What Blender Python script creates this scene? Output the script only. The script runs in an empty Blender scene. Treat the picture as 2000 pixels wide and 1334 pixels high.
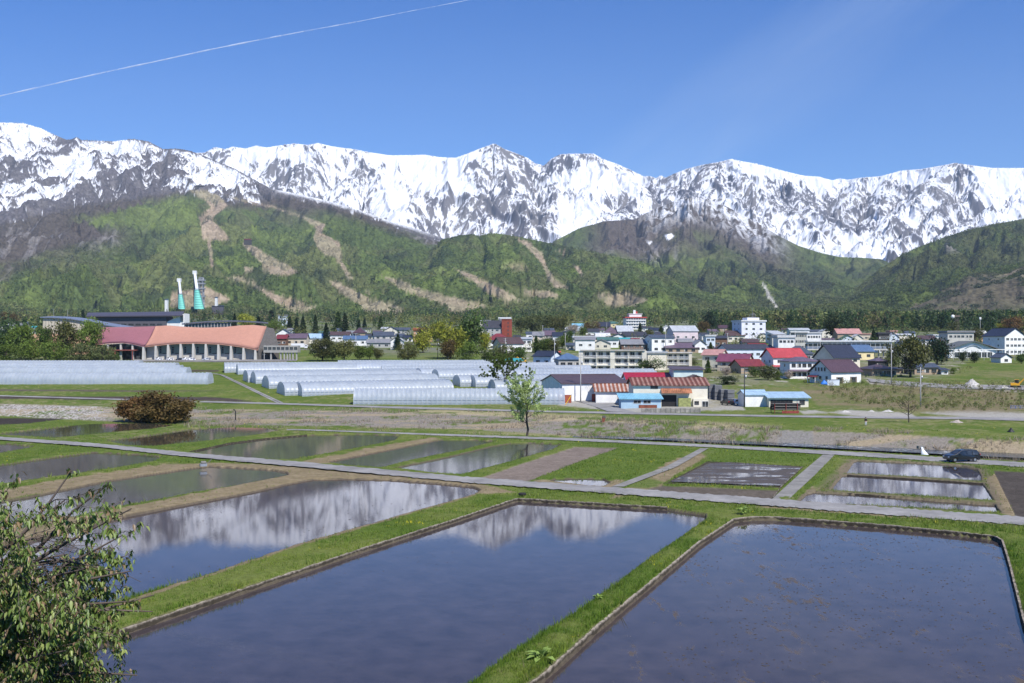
import bpy, math, random
import numpy as np
R = math.radians
SC = bpy.context.scene
COL = SC.collection
random.seed(7)
# ---------------------------------------------------------------- camera, sky, sun, exposure
F, H, HY, CX = 1944.0, 17.0, 673.0, 1000.0     # focal length in photo pixels, eye height, horizon row, centre column
cam = bpy.data.objects.new('camera', bpy.data.cameras.new('camera')); COL.objects.link(cam)
cam.location = (0, 0, H); cam.rotation_euler = (R(90), 0, 0)
cam.data.sensor_width = 36.0; cam.data.lens = 36.0*F/2000.0; cam.data.shift_y = 6.0/2000.0
cam.data.clip_start = 0.3; cam.data.clip_end = 120000
SC.camera = cam
SUN_EL, SUN_AZ = 50.0, 146.0                    # azimuth clockwise from +Y (view direction): behind and to the right
w = bpy.data.worlds.new('World'); SC.world = w; w.use_nodes = True
nt = w.node_tree; bg = nt.nodes['Background']
sky = nt.nodes.new('ShaderNodeTexSky'); sky.sky_type = 'NISHITA'; sky.sun_disc = False
sky.sun_elevation = R(SUN_EL); sky.sun_rotation = R(SUN_AZ); sky.altitude = 700
sky.air_density = 1.0; sky.dust_density = 0.3; sky.ozone_density = 3.0
tint = nt.nodes.new('ShaderNodeMix'); tint.data_type = 'RGBA'; tint.blend_type = 'MULTIPLY'; tint.inputs[0].default_value = 1
tint.inputs[7].default_value = (.50, .77, 1.12, 1)      # clear, cold spring air
nt.links.new(sky.outputs[0], tint.inputs[6])
def wm(op, a, b):
    n = nt.nodes.new('ShaderNodeMath'); n.operation = op
    for k, v in enumerate((a, b)):
        if hasattr(v, 'links'): nt.links.new(v, n.inputs[k])
        elif v is not None: n.inputs[k].default_value = v
    return n.outputs[0]
tcw = nt.nodes.new('ShaderNodeTexCoord'); sxw = nt.nodes.new('ShaderNodeSeparateXYZ'); nt.links.new(tcw.outputs['Generated'], sxw.inputs[0])
yy = wm('MAXIMUM', sxw.outputs[1], .05); uu = wm('DIVIDE', sxw.outputs[0], yy); vv = wm('DIVIDE', sxw.outputs[2], yy)
gw = nt.nodes.new('ShaderNodeMapRange'); nt.links.new(vv, gw.inputs[0]); gw.inputs[1].default_value = .14; gw.inputs[2].default_value = .36
tm = nt.nodes.new('ShaderNodeMix'); tm.data_type = 'RGBA'; nt.links.new(gw.outputs[0], tm.inputs[0]); tm.inputs[6].default_value = (.53, .80, 1.17, 1); tm.inputs[7].default_value = (.13, .55, 1.10, 1); nt.links.new(tm.outputs[2], tint.inputs[7])      # deeper blue overhead
along = wm('ADD', wm('MULTIPLY', uu, .81), wm('MULTIPLY', vv, .59)); across = wm('ADD', wm('MULTIPLY', uu, -.59), wm('MULTIPLY', vv, .81))
cbw = nt.nodes.new('ShaderNodeCombineXYZ'); nt.links.new(wm('MULTIPLY', along, 4.0), cbw.inputs[0]); nt.links.new(wm('MULTIPLY', across, 22.0), cbw.inputs[1])
nzw = nt.nodes.new('ShaderNodeTexNoise'); nzw.inputs['Scale'].default_value = 1.0; nzw.inputs['Detail'].default_value = 8; nzw.inputs['Roughness'].default_value = .6; nzw.inputs['Distortion'].default_value = .4; nt.links.new(cbw.outputs[0], nzw.inputs[0])
bell = wm('POWER', 2.718, wm('MULTIPLY', wm('POWER', wm('DIVIDE', wm('ABSOLUTE', wm('SUBTRACT', across, .06), None), .055), 2.0), -1.0))
mrw = nt.nodes.new('ShaderNodeMapRange'); nt.links.new(wm('MULTIPLY', bell, nzw.outputs[0]), mrw.inputs[0]); mrw.inputs[1].default_value = .15; mrw.inputs[2].default_value = .65; mrw.inputs[4].default_value = .12
cir = nt.nodes.new('ShaderNodeMix'); cir.data_type = 'RGBA'; nt.links.new(mrw.outputs[0], cir.inputs[0]); nt.links.new(tint.outputs[2], cir.inputs[6]); cir.inputs[7].default_value = (6.5, 7.5, 8.5, 1)      # thin cirrus
nt.links.new(cir.outputs[2], bg.inputs[0]); bg.inputs[1].default_value = 0.095
sl = bpy.data.lights.new('sun', 'SUN'); sl.energy = 4.2; sl.angle = R(0.5); sl.color = (1.0, 0.955, 0.89)
so = bpy.data.objects.new('sun', sl); COL.objects.link(so)
so.rotation_euler = (R(90-SUN_EL), 0, R(180-SUN_AZ)); so.location = (60, -60, 120)
SC.view_settings.view_transform = 'Standard'; SC.view_settings.look = 'None'
SC.view_settings.exposure = 0.56; SC.view_settings.gamma = 1.0
SC.render.engine = 'CYCLES'

# ---------------------------------------------------------------- helpers: noise
def hsh(ix, iy, s):
    h = (ix.astype(np.int64)*374761393 + iy.astype(np.int64)*668265263 + s*974711) & 0xffffffff
    h = ((h ^ (h >> 13))*1274126177) & 0xffffffff
    h = ((h ^ (h >> 16))*2246822519) & 0xffffffff
    return ((h ^ (h >> 15)) & 0xffffff)/16777216.0
def vnoise(x, y, s=0):
    ix = np.floor(x); iy = np.floor(y); fx = x-ix; fy = y-iy
    fx = fx*fx*(3-2*fx); fy = fy*fy*(3-2*fy)
    a = hsh(ix, iy, s); b = hsh(ix+1, iy, s); c = hsh(ix, iy+1, s); d = hsh(ix+1, iy+1, s)
    return (a*(1-fx)+b*fx)*(1-fy)+(c*(1-fx)+d*fx)*fy
def fbm(x, y, s=0, o=5, g=0.5):
    t = 0; a = 1; n = 0
    for i in range(o):
        t = t+a*vnoise(x*2**i+17.3*i, y*2**i-9.1*i, s+i); n += a; a *= g
    return t/n
def worley(x, y, s=0):
    ix = np.floor(x); iy = np.floor(y); best = np.full(x.shape, 9.0)
    for i in (-1, 0, 1):
        for j in (-1, 0, 1):
            cx = ix+i; cy = iy+j
            dx = cx+hsh(cx, cy, s)-x; dy = cy+hsh(cx, cy, s+5)-y
            best = np.minimum(best, dx*dx+dy*dy)
    return np.sqrt(best)
def sstep(a, b, x):
    t = np.clip((x-a)/(b-a), 0, 1); return t*t*(3-2*t)
def mixc(c, col, m):
    m = np.asarray(m)[..., None]
    return c*(1-m)+np.asarray(col)*m
def sdf(px, py, poly):
    """signed distance to a polygon, negative inside"""
    P = np.array(poly, float); n = len(P)
    d = np.full(px.shape, 1e18); ins = np.zeros(px.shape, bool)
    for i in range(n):
        ax, ay = P[i]; bx, by = P[(i+1) % n]
        ex, ey = bx-ax, by-ay; L = ex*ex+ey*ey+1e-12
        t = np.clip(((px-ax)*ex+(py-ay)*ey)/L, 0, 1)
        d = np.minimum(d, (px-ax-t*ex)**2+(py-ay-t*ey)**2)
        c = ((ay > py) != (by > py)) & (px < (bx-ax)*(py-ay)/((by-ay) if by != ay else 1e-9)+ax)
        ins ^= c
    d = np.sqrt(d)
    return np.where(ins, -d, d)
# ---------------------------------------------------------------- helpers: valley floor and photo-pixel lookups
ZD = np.array([(0, 0), (282, 0), (340, 3.2), (410, 5.4), (480, 7.9), (510, 9.1), (570, 12), (640, 14.7), (720, 18.9), (900, 25),
               (1300, 39), (1900, 64), (2600, 101), (3600, 160), (9000, 500)], float)
def zgen(D): return np.interp(D, ZD[:, 0], ZD[:, 1])
_D = np.concatenate([np.linspace(40, 800, 1500), np.linspace(801, 8000, 1500)])
_PY = HY+(H-zgen(_D))*F/_D
def dist_at(py): return float(np.interp(-py, -_PY, _D))
def unp(px, py, z=0.0):
    Y = (H-z)*F/(py-HY); return ((px-CX)/F*Y, Y)
def spot(px, py):
    """point of the valley floor beyond the stream seen at that photo pixel"""
    D = dist_at(py); return ((px-CX)/F*D, D, float(zgen(D)))
def curve(pts):
    a = np.array(pts, float); return lambda x: np.interp(x, a[:, 0], a[:, 1])
R2T = curve([(-3000, 700), (-400, 822), (0, 830), (300, 835), (600, 838.5), (900, 848.5), (1100, 855), (1400, 869), (1700, 884.5), (2000, 903), (2400, 926), (5000, 1060)])
R2B = curve([(-3000, 702), (-400, 823), (0, 831), (300, 836), (600, 840.5), (900, 852), (1100, 859.5), (1400, 874), (1700, 892), (2000, 912), (2400, 937), (5000, 1075)])
FOOT = curve([(-3000, 695), (-400, 800), (0, 812), (300, 827), (600, 832), (900, 838), (1100, 850), (1400, 864), (1550, 871.5), (1800, 883), (2000, 892), (2400, 912), (5000, 1030)])
TOP = curve([(-3000, 690), (-400, 780), (0, 789), (300, 798), (600, 801), (900, 808), (1100, 818), (1400, 834), (1530, 840), (1664, 844.5), (1775, 850), (2000, 862), (2400, 880), (5000, 990)])
STZ = curve([(-400, -0.3), (500, -0.6), (900, -1.2), (1300, -2.2), (5000, -2.2)])      # level of the stream bed
def ground_z(X, Y):
    px = CX+F*X/np.maximum(Y, 1e-3); z = zgen(Y).copy() if hasattr(Y, 'copy') else zgen(Y)
    bz = STZ(px); r2 = (H-.2)*F/(R2T(px)-HY); ft = (H-bz)*F/(FOOT(px)-HY); tp = H*F/(TOP(px)-HY); tp = np.maximum(tp, ft+3.5)
    base = np.interp(Y, [55, 90, 120], [.42, .28, .17])
    g = np.where(Y < r2+1.5, base, 0.0)
    t = np.clip((Y-r2-1.5)/5.0, 0, 1); g = np.where((Y >= r2+1.5), base+(bz-base)*t*t*(3-2*t), g)
    t2 = np.clip((Y-ft)/np.maximum(tp-ft, 0.1), 0, 1); g = np.where(Y >= ft, bz+(0.25-bz)*np.minimum(t2*1.15, 1), g)
    g = np.where(Y >= tp, 0.25+z, g)
    hill = 15.4*(1-Y/46.0)
    return np.maximum(g, hill)
# ---------------------------------------------------------------- helpers: objects and materials
def tag(o, label=None, cat=None, group=None, kind=None):
    if label: o['label'] = label
    if cat: o['category'] = cat
    if group: o['group'] = group
    if kind: o['kind'] = kind
    return o
def link(o, parent=None):
    COL.objects.link(o)
    if parent is not None: o.parent = parent
    return o
def np_mesh(name, V, faces, mat, colors=None, smooth=True, attr=None, parent=None):
    """V (n,3), faces (m,k) all the same k"""
    me = bpy.data.meshes.new(name); V = np.asarray(V, np.float32); faces = np.asarray(faces, np.int32)
    m, k = faces.shape
    me.vertices.add(len(V)); me.vertices.foreach_set('co', V.ravel())
    me.loops.add(m*k); me.loops.foreach_set('vertex_index', faces.ravel())
    me.polygons.add(m); me.polygons.foreach_set('loop_start', np.arange(0, m*k, k, dtype=np.int32))
    me.polygons.foreach_set('loop_total', np.full(m, k, np.int32))
    me.polygons.foreach_set('use_smooth', np.full(m, smooth, bool))
    me.update(calc_edges=True)
    if colors is not None:
        a = me.color_attributes.new('tint', 'FLOAT_COLOR', 'POINT')
        c = np.ones((len(V), 4), np.float32); c[:, :3] = colors; a.data.foreach_set('color', c.ravel())
    if attr:
        for k_, v_ in attr.items():
            a = me.attributes.new(k_, 'FLOAT', 'POINT'); a.data.foreach_set('value', np.asarray(v_, np.float32).ravel())
    if mat is not None: me.materials.append(mat)
    return link(bpy.data.objects.new(name, me), parent)
def grid_faces(nr, nc):
    i = np.arange(nr*nc).reshape(nr, nc)
    return np.stack([i[:-1, :-1], i[:-1, 1:], i[1:, 1:], i[1:, :-1]], -1).reshape(-1, 4)
MATS = {}
def srgb(c):
    return tuple((v/12.92 if v <= .04045 else ((v+.055)/1.055)**2.4) for v in [x/255.0 for x in c])
class NT:
    def __init__(s, name):
        s.m = bpy.data.materials.new(name); s.m.use_nodes = True; s.t = s.m.node_tree; s.b = s.t.nodes['Principled BSDF']
    def n(s, typ, **kw):
        nd = s.t.nodes.new(typ)
        for k, v in kw.items():
            if k.startswith('i_'):
                kk = k[2:]; nd.inputs[int(kk) if kk.isdigit() else kk].default_value = v
            else: setattr(nd, k, v)
        return nd
    def l(s, a, b): s.t.links.new(a, b)
    def noise(s, scale, detail=4, rough=.55, vec=None):
        nd = s.n('ShaderNodeTexNoise'); nd.inputs['Scale'].default_value = scale; nd.inputs['Detail'].default_value = detail; nd.inputs['Roughness'].default_value = rough
        if vec is not None: s.l(vec, nd.inputs['Vector'])
        return nd
    def coord(s, kind='Object', scale=None):
        tc = s.n('ShaderNodeTexCoord'); o = tc.outputs[kind]
        if scale:
            mp = s.n('ShaderNodeMapping'); mp.inputs['Scale'].default_value = scale; s.l(o, mp.inputs['Vector']); o = mp.outputs[0]
        return o
    def rng(s, v, a, b, c, d):
        mr = s.n('ShaderNodeMapRange'); s.l(v, mr.inputs[0])
        for i, x in enumerate((a, b, c, d)): mr.inputs[i+1].default_value = x
        return mr.outputs[0]
    def mix(s, f, a, b, mode='MIX'):
        mx = s.n('ShaderNodeMix', data_type='RGBA', blend_type=mode)
        for sock, v in ((mx.inputs[0], f), (mx.inputs[6], a), (mx.inputs[7], b)):
            if hasattr(v, 'links'): s.l(v, sock)
            elif isinstance(v, (int, float)): sock.default_value = v
            else: sock.default_value = (*v[:3], 1)
        return mx.outputs[2]
    def bump(s, h, strength, dist, prev=None):
        b = s.n('ShaderNodeBump'); b.inputs['Strength'].default_value = strength; b.inputs['Distance'].default_value = dist
        s.l(h, b.inputs['Height'])
        if prev is not None: s.l(prev, b.inputs['Normal'])
        return b.outputs[0]
    def done(s, col=None, rough=.8, nrm=None, spec=.3):
        if col is not None:
            if hasattr(col, 'links'): s.l(col, s.b.inputs['Base Color'])
            else: s.b.inputs['Base Color'].default_value = (*col[:3], 1)
        s.b.inputs['Roughness'].default_value = rough
        s.b.inputs['Specular IOR Level'].default_value = spec
        if nrm is not None: s.l(nrm, s.b.inputs['Normal'])
        return s.m
def plain(name, col, rough=.75, var=.18, scale=1.2, bump=0, metal=0, spec=.35):
    """painted / mineral surface: colour with soft weathering and fine grain"""
    if name in MATS: return MATS[name]
    t = NT(name); v = t.coord('Object'); n1 = t.noise(scale, 5, .6, v); n2 = t.noise(scale*9, 3, .6, v)
    f = t.rng(n1.outputs[0], .3, .7, 1-var, 1+var*.6); f2 = t.rng(n2.outputs[0], .3, .7, 1-var*.4, 1+var*.3)
    c = t.mix(1.0, col, f, 'MULTIPLY'); c = t.mix(1.0, c, f2, 'MULTIPLY')
    nr = t.bump(n2.outputs[0], .4, bump) if bump else None
    t.b.inputs['Metallic'].default_value = metal
    MATS[name] = t.done(c, rough, nr, spec); return MATS[name]
def ribbed(name, col, period=.45, axis=0, rough=.5, depth=.03, var=.2, col2=None, metal=0):
    """sheet or tile covering with ribs across the given local axis"""
    if name in MATS: return MATS[name]
    t = NT(name); v = t.coord('Object'); sp = t.n('ShaderNodeSeparateXYZ'); t.l(v, sp.inputs[0])
    m = t.n('ShaderNodeMath', operation='MULTIPLY'); t.l(sp.outputs[axis], m.inputs[0]); m.inputs[1].default_value = 6.2832/period
    s_ = t.n('ShaderNodeMath', operation='SINE'); t.l(m.outputs[0], s_.inputs[0])
    n1 = t.noise(.6, 5, .65, v); n2 = t.noise(6, 3, .6, v)
    c = col
    if col2 is not None:
        f = t.rng(s_.outputs[0], -.2, .5, 0, 1); c = t.mix(f, col, col2)
        f = t.rng(n2.outputs[0], .42, .62, 0, .75); c = t.mix(f, c, col)
    c = t.mix(1.0, c, t.rng(n1.outputs[0], .3, .7, 1-var, 1+var*.5), 'MULTIPLY')
    c = t.mix(1.0, c, t.rng(s_.outputs[0], -1, 1, .86, 1.05), 'MULTIPLY')
    t.b.inputs['Metallic'].default_value = metal
    MATS[name] = t.done(c, rough, t.bump(s_.outputs[0], 1, depth), .4); return MATS[name]
def tinted(name, rough=.9, n_scale=.5, amp=.35, bump=.1, bscale=None, spec=.15, sub=0):
    t = NT(name); a = t.n('ShaderNodeVertexColor', layer_name='tint'); v = t.coord('Object')
    n1 = t.noise(n_scale, 8, .7, v)
    c = t.mix(1.0, a.outputs[0], t.rng(n1.outputs[0], .3, .7, 1-amp, 1+amp), 'MULTIPLY')
    nr = None
    if bump:
        n2 = t.noise(bscale or n_scale*2, 6, .7, v); nr = t.bump(n2.outputs[0], 1, bump)
    return t.done(c, rough, nr, spec)
# ================================================================ MOUNTAINS
def gradient(Z, U, D):
    """Z[row over D, col over u]; returns dz/dX, dz/dY"""
    du = np.gradient(Z, U, axis=1); dd = np.gradient(Z, D, axis=0)
    gx = du/D[:, None]; return gx, dd-(U[None, :]/D[:, None])*du
def gullies(X, Y, gx, gy, L0, amp, octs, seed, strength=1.0):
    """branching gullies and ribs that run down the slope; returns height and rib value (-1 gully .. 1 rib)"""
    tot = np.zeros_like(X); rib = np.zeros_like(X); sx, sy = gx.copy(), gy.copy(); a = amp; ra = 0
    for o in range(octs):
        f = 1.0/(L0*0.5**o); n = np.sqrt(sx*sx+sy*sy)+.05; nx, ny = sx/n, sy/n; steep = np.clip(n/.5, 0, 1)
        qx, qy = X*f, Y*f; ix, iy = np.floor(qx), np.floor(qy)
        hs = np.zeros_like(X); ws = np.zeros_like(X); dh = np.zeros_like(X)
        for i in (-1, 0, 1):
            for j in (-1, 0, 1):
                cx = ix+i; cy = iy+j
                dx = qx-cx-hsh(cx, cy, seed+o*7); dy = qy-cy-hsh(cx, cy, seed+o*7+3)
                w_ = np.exp(-(dx*dx+dy*dy)*2.2); ph = 6.2832*(-dx*ny+dy*nx)*1.0
                hs += w_*np.cos(ph); dh += -w_*np.sin(ph); ws += w_
        hs /= ws; dh /= ws
        tot += a*hs*steep; rib += hs*steep*(.92**o); ra += .92**o
        d = dh*6.2832*f*a*strength; sx = sx+d*(-ny); sy = sy+d*nx
        a *= .5
    return tot, rib/ra
def tents(X, Y, lines, k, base):
    """highest of the roofs hung on ridge lines given as (px, py, D)"""
    Z = base.copy(); W = 60.0
    for ln in lines:
        kk = k
        if isinstance(ln, tuple): ln, kk = ln
        P = [((a-CX)/F*d, d, H+(HY-b)*d/F) for a, b, d in ln]
        best = np.full(X.shape, -1e9)
        for (x0, y0, z0), (x1, y1, z1) in zip(P[:-1], P[1:]):
            ex, ey = x1-x0, y1-y0; L = ex*ex+ey*ey
            t = np.clip(((X-x0)*ex+(Y-y0)*ey)/L, 0, 1)
            d = np.sqrt((X-x0-t*ex)**2+(Y-y0-t*ey)**2)
            dd = np.sqrt(d*d+90.0**2)-90.0
            best = np.maximum(best, z0+t*(z1-z0)-kk*dd)
        # smooth maximum
        h = np.clip(.5+.5*(best-Z)/W, 0, 1); Z = Z*(1-h)+best*h+W*h*(1-h)*.5
    return Z
def massif(name, pxs, Ds, lines, k, base, sky, L0, amp, octs, seed, colour, mat, warp=0, crownamp=0, label=None):
    U = (pxs-CX)/F; D = Ds
    UU, DD = np.meshgrid(U, D); X = UU*DD; Y = DD
    wx = X; wy = Y
    if warp:
        wx = X+warp*(fbm(X/900, Y/900, seed+50, 4)-.5)*2; wy = Y+warp*(fbm(X/900+40, Y/900, seed+60, 4)-.5)*2
    Z = tents(wx, wy, lines, k, base(X, Y))
    gx, gy = gradient(Z, U, D)
    g, rib = gullies(X, Y, gx, gy, L0, amp, octs, seed)
    Z = Z+g
    if name != 'mountain_range':      # run out gently under the valley floor
        fe = sstep(Ds[0], Ds[0]+420, DD); Z = (zgen(Y)-9)*(1-fe)+Z*fe
    fade = 1.0
    if sky is not None:      # stretch every column a little so its top meets the skyline
        px = pxs; el = (Z-H)/DD*F; mx = el.max(0); tgt = HY-sky(px)
        k0 = 31; ker = np.hanning(5); ker /= ker.sum()
        tg = tgt; ratio = np.clip(tg/np.maximum(mx, 1), .5, 1.7)
        ratio = np.convolve(np.pad(ratio, 2, mode='edge'), ker, 'valid')
        wgt = sstep(.25, 1.0, el/np.maximum(mx, 1)[None, :])
        Z = H+(Z-H)*(1+(ratio[None, :]-1)*wgt)
    if crownamp:
        c = worley(X/14, Y/14, seed+9); Z = Z+crownamp*(1-c)
    PX = pxs[None, :]+0*DD; PY = HY-(Z-H)/DD*F
    gx, gy = gradient(Z, U, D); slope = np.sqrt(gx*gx+gy*gy)
    colr = colour(X, Y, Z, PX, PY, slope, rib, gx, gy)
    V = np.stack([X, Y, Z], -1).reshape(-1, 3)
    fc = grid_faces(len(D), len(U))
    o = np_mesh(name, V, fc, mat, colr.reshape(-1, 3))
    tag(o, kind='structure'); return o
def mountain_mat(name, scale, amp, bump, bscale, crown=0, cscale=.08):
    t = NT(name); a = t.n('ShaderNodeVertexColor', layer_name='tint'); v = t.coord('Object')
    n1 = t.noise(scale, 9, .72, v); c = t.mix(1.0, a.outputs[0], t.rng(n1.outputs[0], .32, .68, 1-amp, 1+amp), 'MULTIPLY')
    n2 = t.noise(bscale, 8, .7, v); nr = t.bump(n2.outputs[0], 1, bump)
    if crown:
        vo = t.n('ShaderNodeTexVoronoi'); t.l(v, vo.inputs['Vector']); vo.inputs['Scale'].default_value = cscale
        nr = t.bump(t.rng(vo.outputs['Distance'], 0, 1, 1, 0), 1, crown, nr)
        sp = t.n('ShaderNodeSeparateColor'); t.l(vo.outputs['Color'], sp.inputs[0])
        c = t.mix(1.0, c, t.rng(sp.outputs[0], 0, 1, .72, 1.28), 'MULTIPLY')
    return t.done(c, .95, nr, .05)
# albedos
SNOW = (.76, .77, .79); ROCK = np.array((.105, .10, .112)); ROCKL = np.array((.20, .185, .175)); SCRUB = np.array((.080, .064, .056))
GREEN = np.array((.074, .102, .030)); LIME = np.array((.140, .178, .045)); DARK = np.array((.032, .050, .026)); OLIVE = np.array((.108, .108, .050))
RUN = np.array((.30, .235, .165)); RUNG = np.array((.255, .220, .140))
m_alp = mountain_mat('snow_and_rock', .02, .10, 3.0, .02)
m_hill = mountain_mat('wooded_slope', .006, .14, 3.0, .03, crown=3.0, cscale=.085)

# --- far alps
alp_sky = curve([(-200, 300), (300, 300), (400, 298), (420, 287), (440, 291), (455, 286), (480, 290), (500, 284), (520, 288), (545, 284), (575, 280), (600, 283), (620, 279), (650, 286), (690, 291),
    (720, 297), (760, 303), (800, 303), (830, 302), (860, 307), (890, 308), (915, 299), (940, 289), (966, 280), (985, 291), (1010, 300), (1030, 308), (1045, 319), (1063, 323), (1078, 309), (1095, 301),
    (1115, 300), (1160, 300), (1175, 309), (1205, 320), (1230, 331), (1255, 343), (1270, 344), (1282, 348), (1290, 342), (1300, 347), (1315, 340), (1340, 330), (1370, 322), (1400, 317), (1430, 310), (1450, 315), (1480, 320),
    (1510, 328), (1540, 336), (1570, 343), (1600, 345), (1625, 352), (1640, 348), (1655, 351), (1680, 347), (1720, 344), (1760, 333), (1800, 330), (1840, 323), (1865, 318), (1900, 323), (1940, 328), (2000, 328), (2200, 335)])
crest = [(x, float(alp_sky(x)), d) for x, d in [(-150, 11500), (200, 11500), (400, 11300), (575, 11000), (690, 11300), (800, 11600), (890, 11500), (965, 10800), (1050, 11300), (1115, 10900), (1160, 11000), (1255, 11800), (1340, 11300), (1430, 10600),
          (1540, 11200), (1640, 11700), (1760, 11200), (1865, 10600), (2000, 10800), (2200, 11000)]]
spurs = [
 [(455, 288, 11100), (470, 340, 10300), (500, 400, 9300), (560, 450, 8600)],
 [(575, 281, 11000), (590, 320, 10400), (570, 370, 9600), (600, 430, 8900), (640, 480, 8200)],
 [(690, 292, 11300), (715, 330, 10700), (760, 370, 9900), (780, 420, 9200)],
 [(715, 330, 10700), (680, 370, 9900), (690, 440, 8800)],
 [(965, 281, 10800), (985, 330, 10300), (1000, 370, 9800), (1060, 420, 9000), (1110, 480, 8300)],
 [(965, 281, 10800), (935, 318, 10400), (920, 350, 10000), (950, 400, 9500), (960, 450, 8800)],
 [(1030, 308, 11100), (1060, 350, 10400), (1090, 400, 9600), (1110, 440, 9000)],
 [(880, 372, 9300), (820, 400, 9000), (770, 450, 8400), (740, 480, 8000)],
 [(880, 372, 9300), (960, 395, 9000), (1020, 440, 8500), (1090, 480, 8000)],
 [(1095, 302, 10950), (1080, 340, 10500), (1095, 370, 10100), (1080, 400, 9500)],
 [(1160, 300, 11000), (1180, 340, 10500), (1150, 370, 10100), (1160, 420, 9400)],
 [(1205, 320, 11000), (1260, 370, 10300), (1230, 400, 9700), (1170, 440, 8900)],
 [(1255, 343, 11500), (1310, 370, 10600), (1350, 400, 9700)],
 [(1345, 330, 11200), (1330, 360, 10500), (1380, 400, 9600)],
 [(1430, 311, 10600), (1400, 345, 10200), (1420, 390, 9600), (1470, 440, 8800)],
 [(1430, 311, 10600), (1470, 350, 10100), (1500, 390, 9500), (1560, 440, 8800), (1640, 495, 8100)],
 [(1540, 336, 11200), (1560, 370, 10500), (1600, 420, 9700), (1640, 450, 9000)],
 [(1680, 347, 11500), (1670, 380, 10700), (1640, 420, 9900)],
 [(1760, 333, 11200), (1730, 370, 10500), (1720, 410, 9900), (1690, 450, 9200)],
 [(1865, 319, 10600), (1820, 350, 10200), (1780, 390, 9600), (1740, 430, 9000), (1690, 490, 8200)],
 [(1865, 319, 10600), (1890, 360, 10000), (1850, 400, 9500), (1800, 440, 8900), (1740, 500, 8000)],
 [(2000, 328, 10800), (1990, 380, 10000), (1930, 420, 9200), (1850, 460, 8500)],
]
ROCKHINT = [(1000, 345, 70, 45), (990, 395, 70, 45), (940, 350, 45, 40), (1075, 395, 40, 40), (710, 325, 45, 45), (565, 335, 55, 60), (640, 430, 60, 40), (850, 420, 90, 50), (1010, 440, 60, 30), (720, 440, 70, 35),
    (1110, 320, 70, 25), (1190, 400, 45, 25), (1340, 365, 60, 40), (1400, 340, 60, 35), (1450, 405, 80, 40), (1560, 400, 90, 45), (1690, 410, 80, 60), (1840, 360, 110, 45), (1640, 370, 40, 30), (1860, 410, 70, 40), (1720, 460, 70, 25)]
SNOWHINT = [(850, 335, 70, 40), (900, 310, 40, 15), (1170, 350, 40, 40), (1130, 430, 50, 40), (1950, 350, 60, 60), (1680, 480, 50, 30), (770, 390, 30, 60), (520, 300, 60, 14), (1230, 355, 40, 20), (1480, 330, 60, 15), (740, 305, 60, 15), (1790, 345, 50, 12), (1620, 355, 40, 15)]
def hints(PX, PY, L):
    h = np.zeros_like(PX)
    for x, y, a, b in L: h = np.maximum(h, np.exp(-((PX-x)/a)**2-((PY-y)/b)**2))
    return h
def alp_col(X, Y, Z, PX, PY, S, rib, gx, gy):
    n = fbm(X/70, Y/70, 3, 6, .6); n2 = fbm(X/1100, Y/1100, 13, 3); n3 = fbm(X/18, Y/18, 23, 3)
    nm = fbm(X/260, Y/260, 17, 4, .55)
    rk = (np.clip(S, .5, 1.7)-1.12)*.75+rib*1.35+(n-.5)*1.0+(nm-.5)*1.05+(fbm(X/38, Y/200, 19, 4, .6)-.5)*.5+(n2-.5)*.6+hints(PX, PY, ROCKHINT)*.48-hints(PX, PY, SNOWHINT)*.8-.50
    rk = rk+sstep(1500, 750, Z)*.10+(n3-.5)*.28
    m = sstep(-.05, .09, rk)
    r = mixc(np.broadcast_to(ROCK, X.shape+(3,)), ROCKL, sstep(.35, .7, fbm(X/240, Y/240, 31, 4))*.75)
    return mixc(r, SNOW, 1-m)
massif('mountain_range', np.arange(330, 2110, 1.35), np.concatenate([np.linspace(7600, 11900, 560), np.linspace(11920, 12600, 12)]), [crest]+spurs, 1.05, lambda X, Y: 520+0*X-np.maximum(Y-11800, 0)*.5+np.clip((Y-8000)*.12, 0, 420),
       alp_sky, 460, 78, 6, 11, alp_col, m_alp, warp=150)

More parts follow.
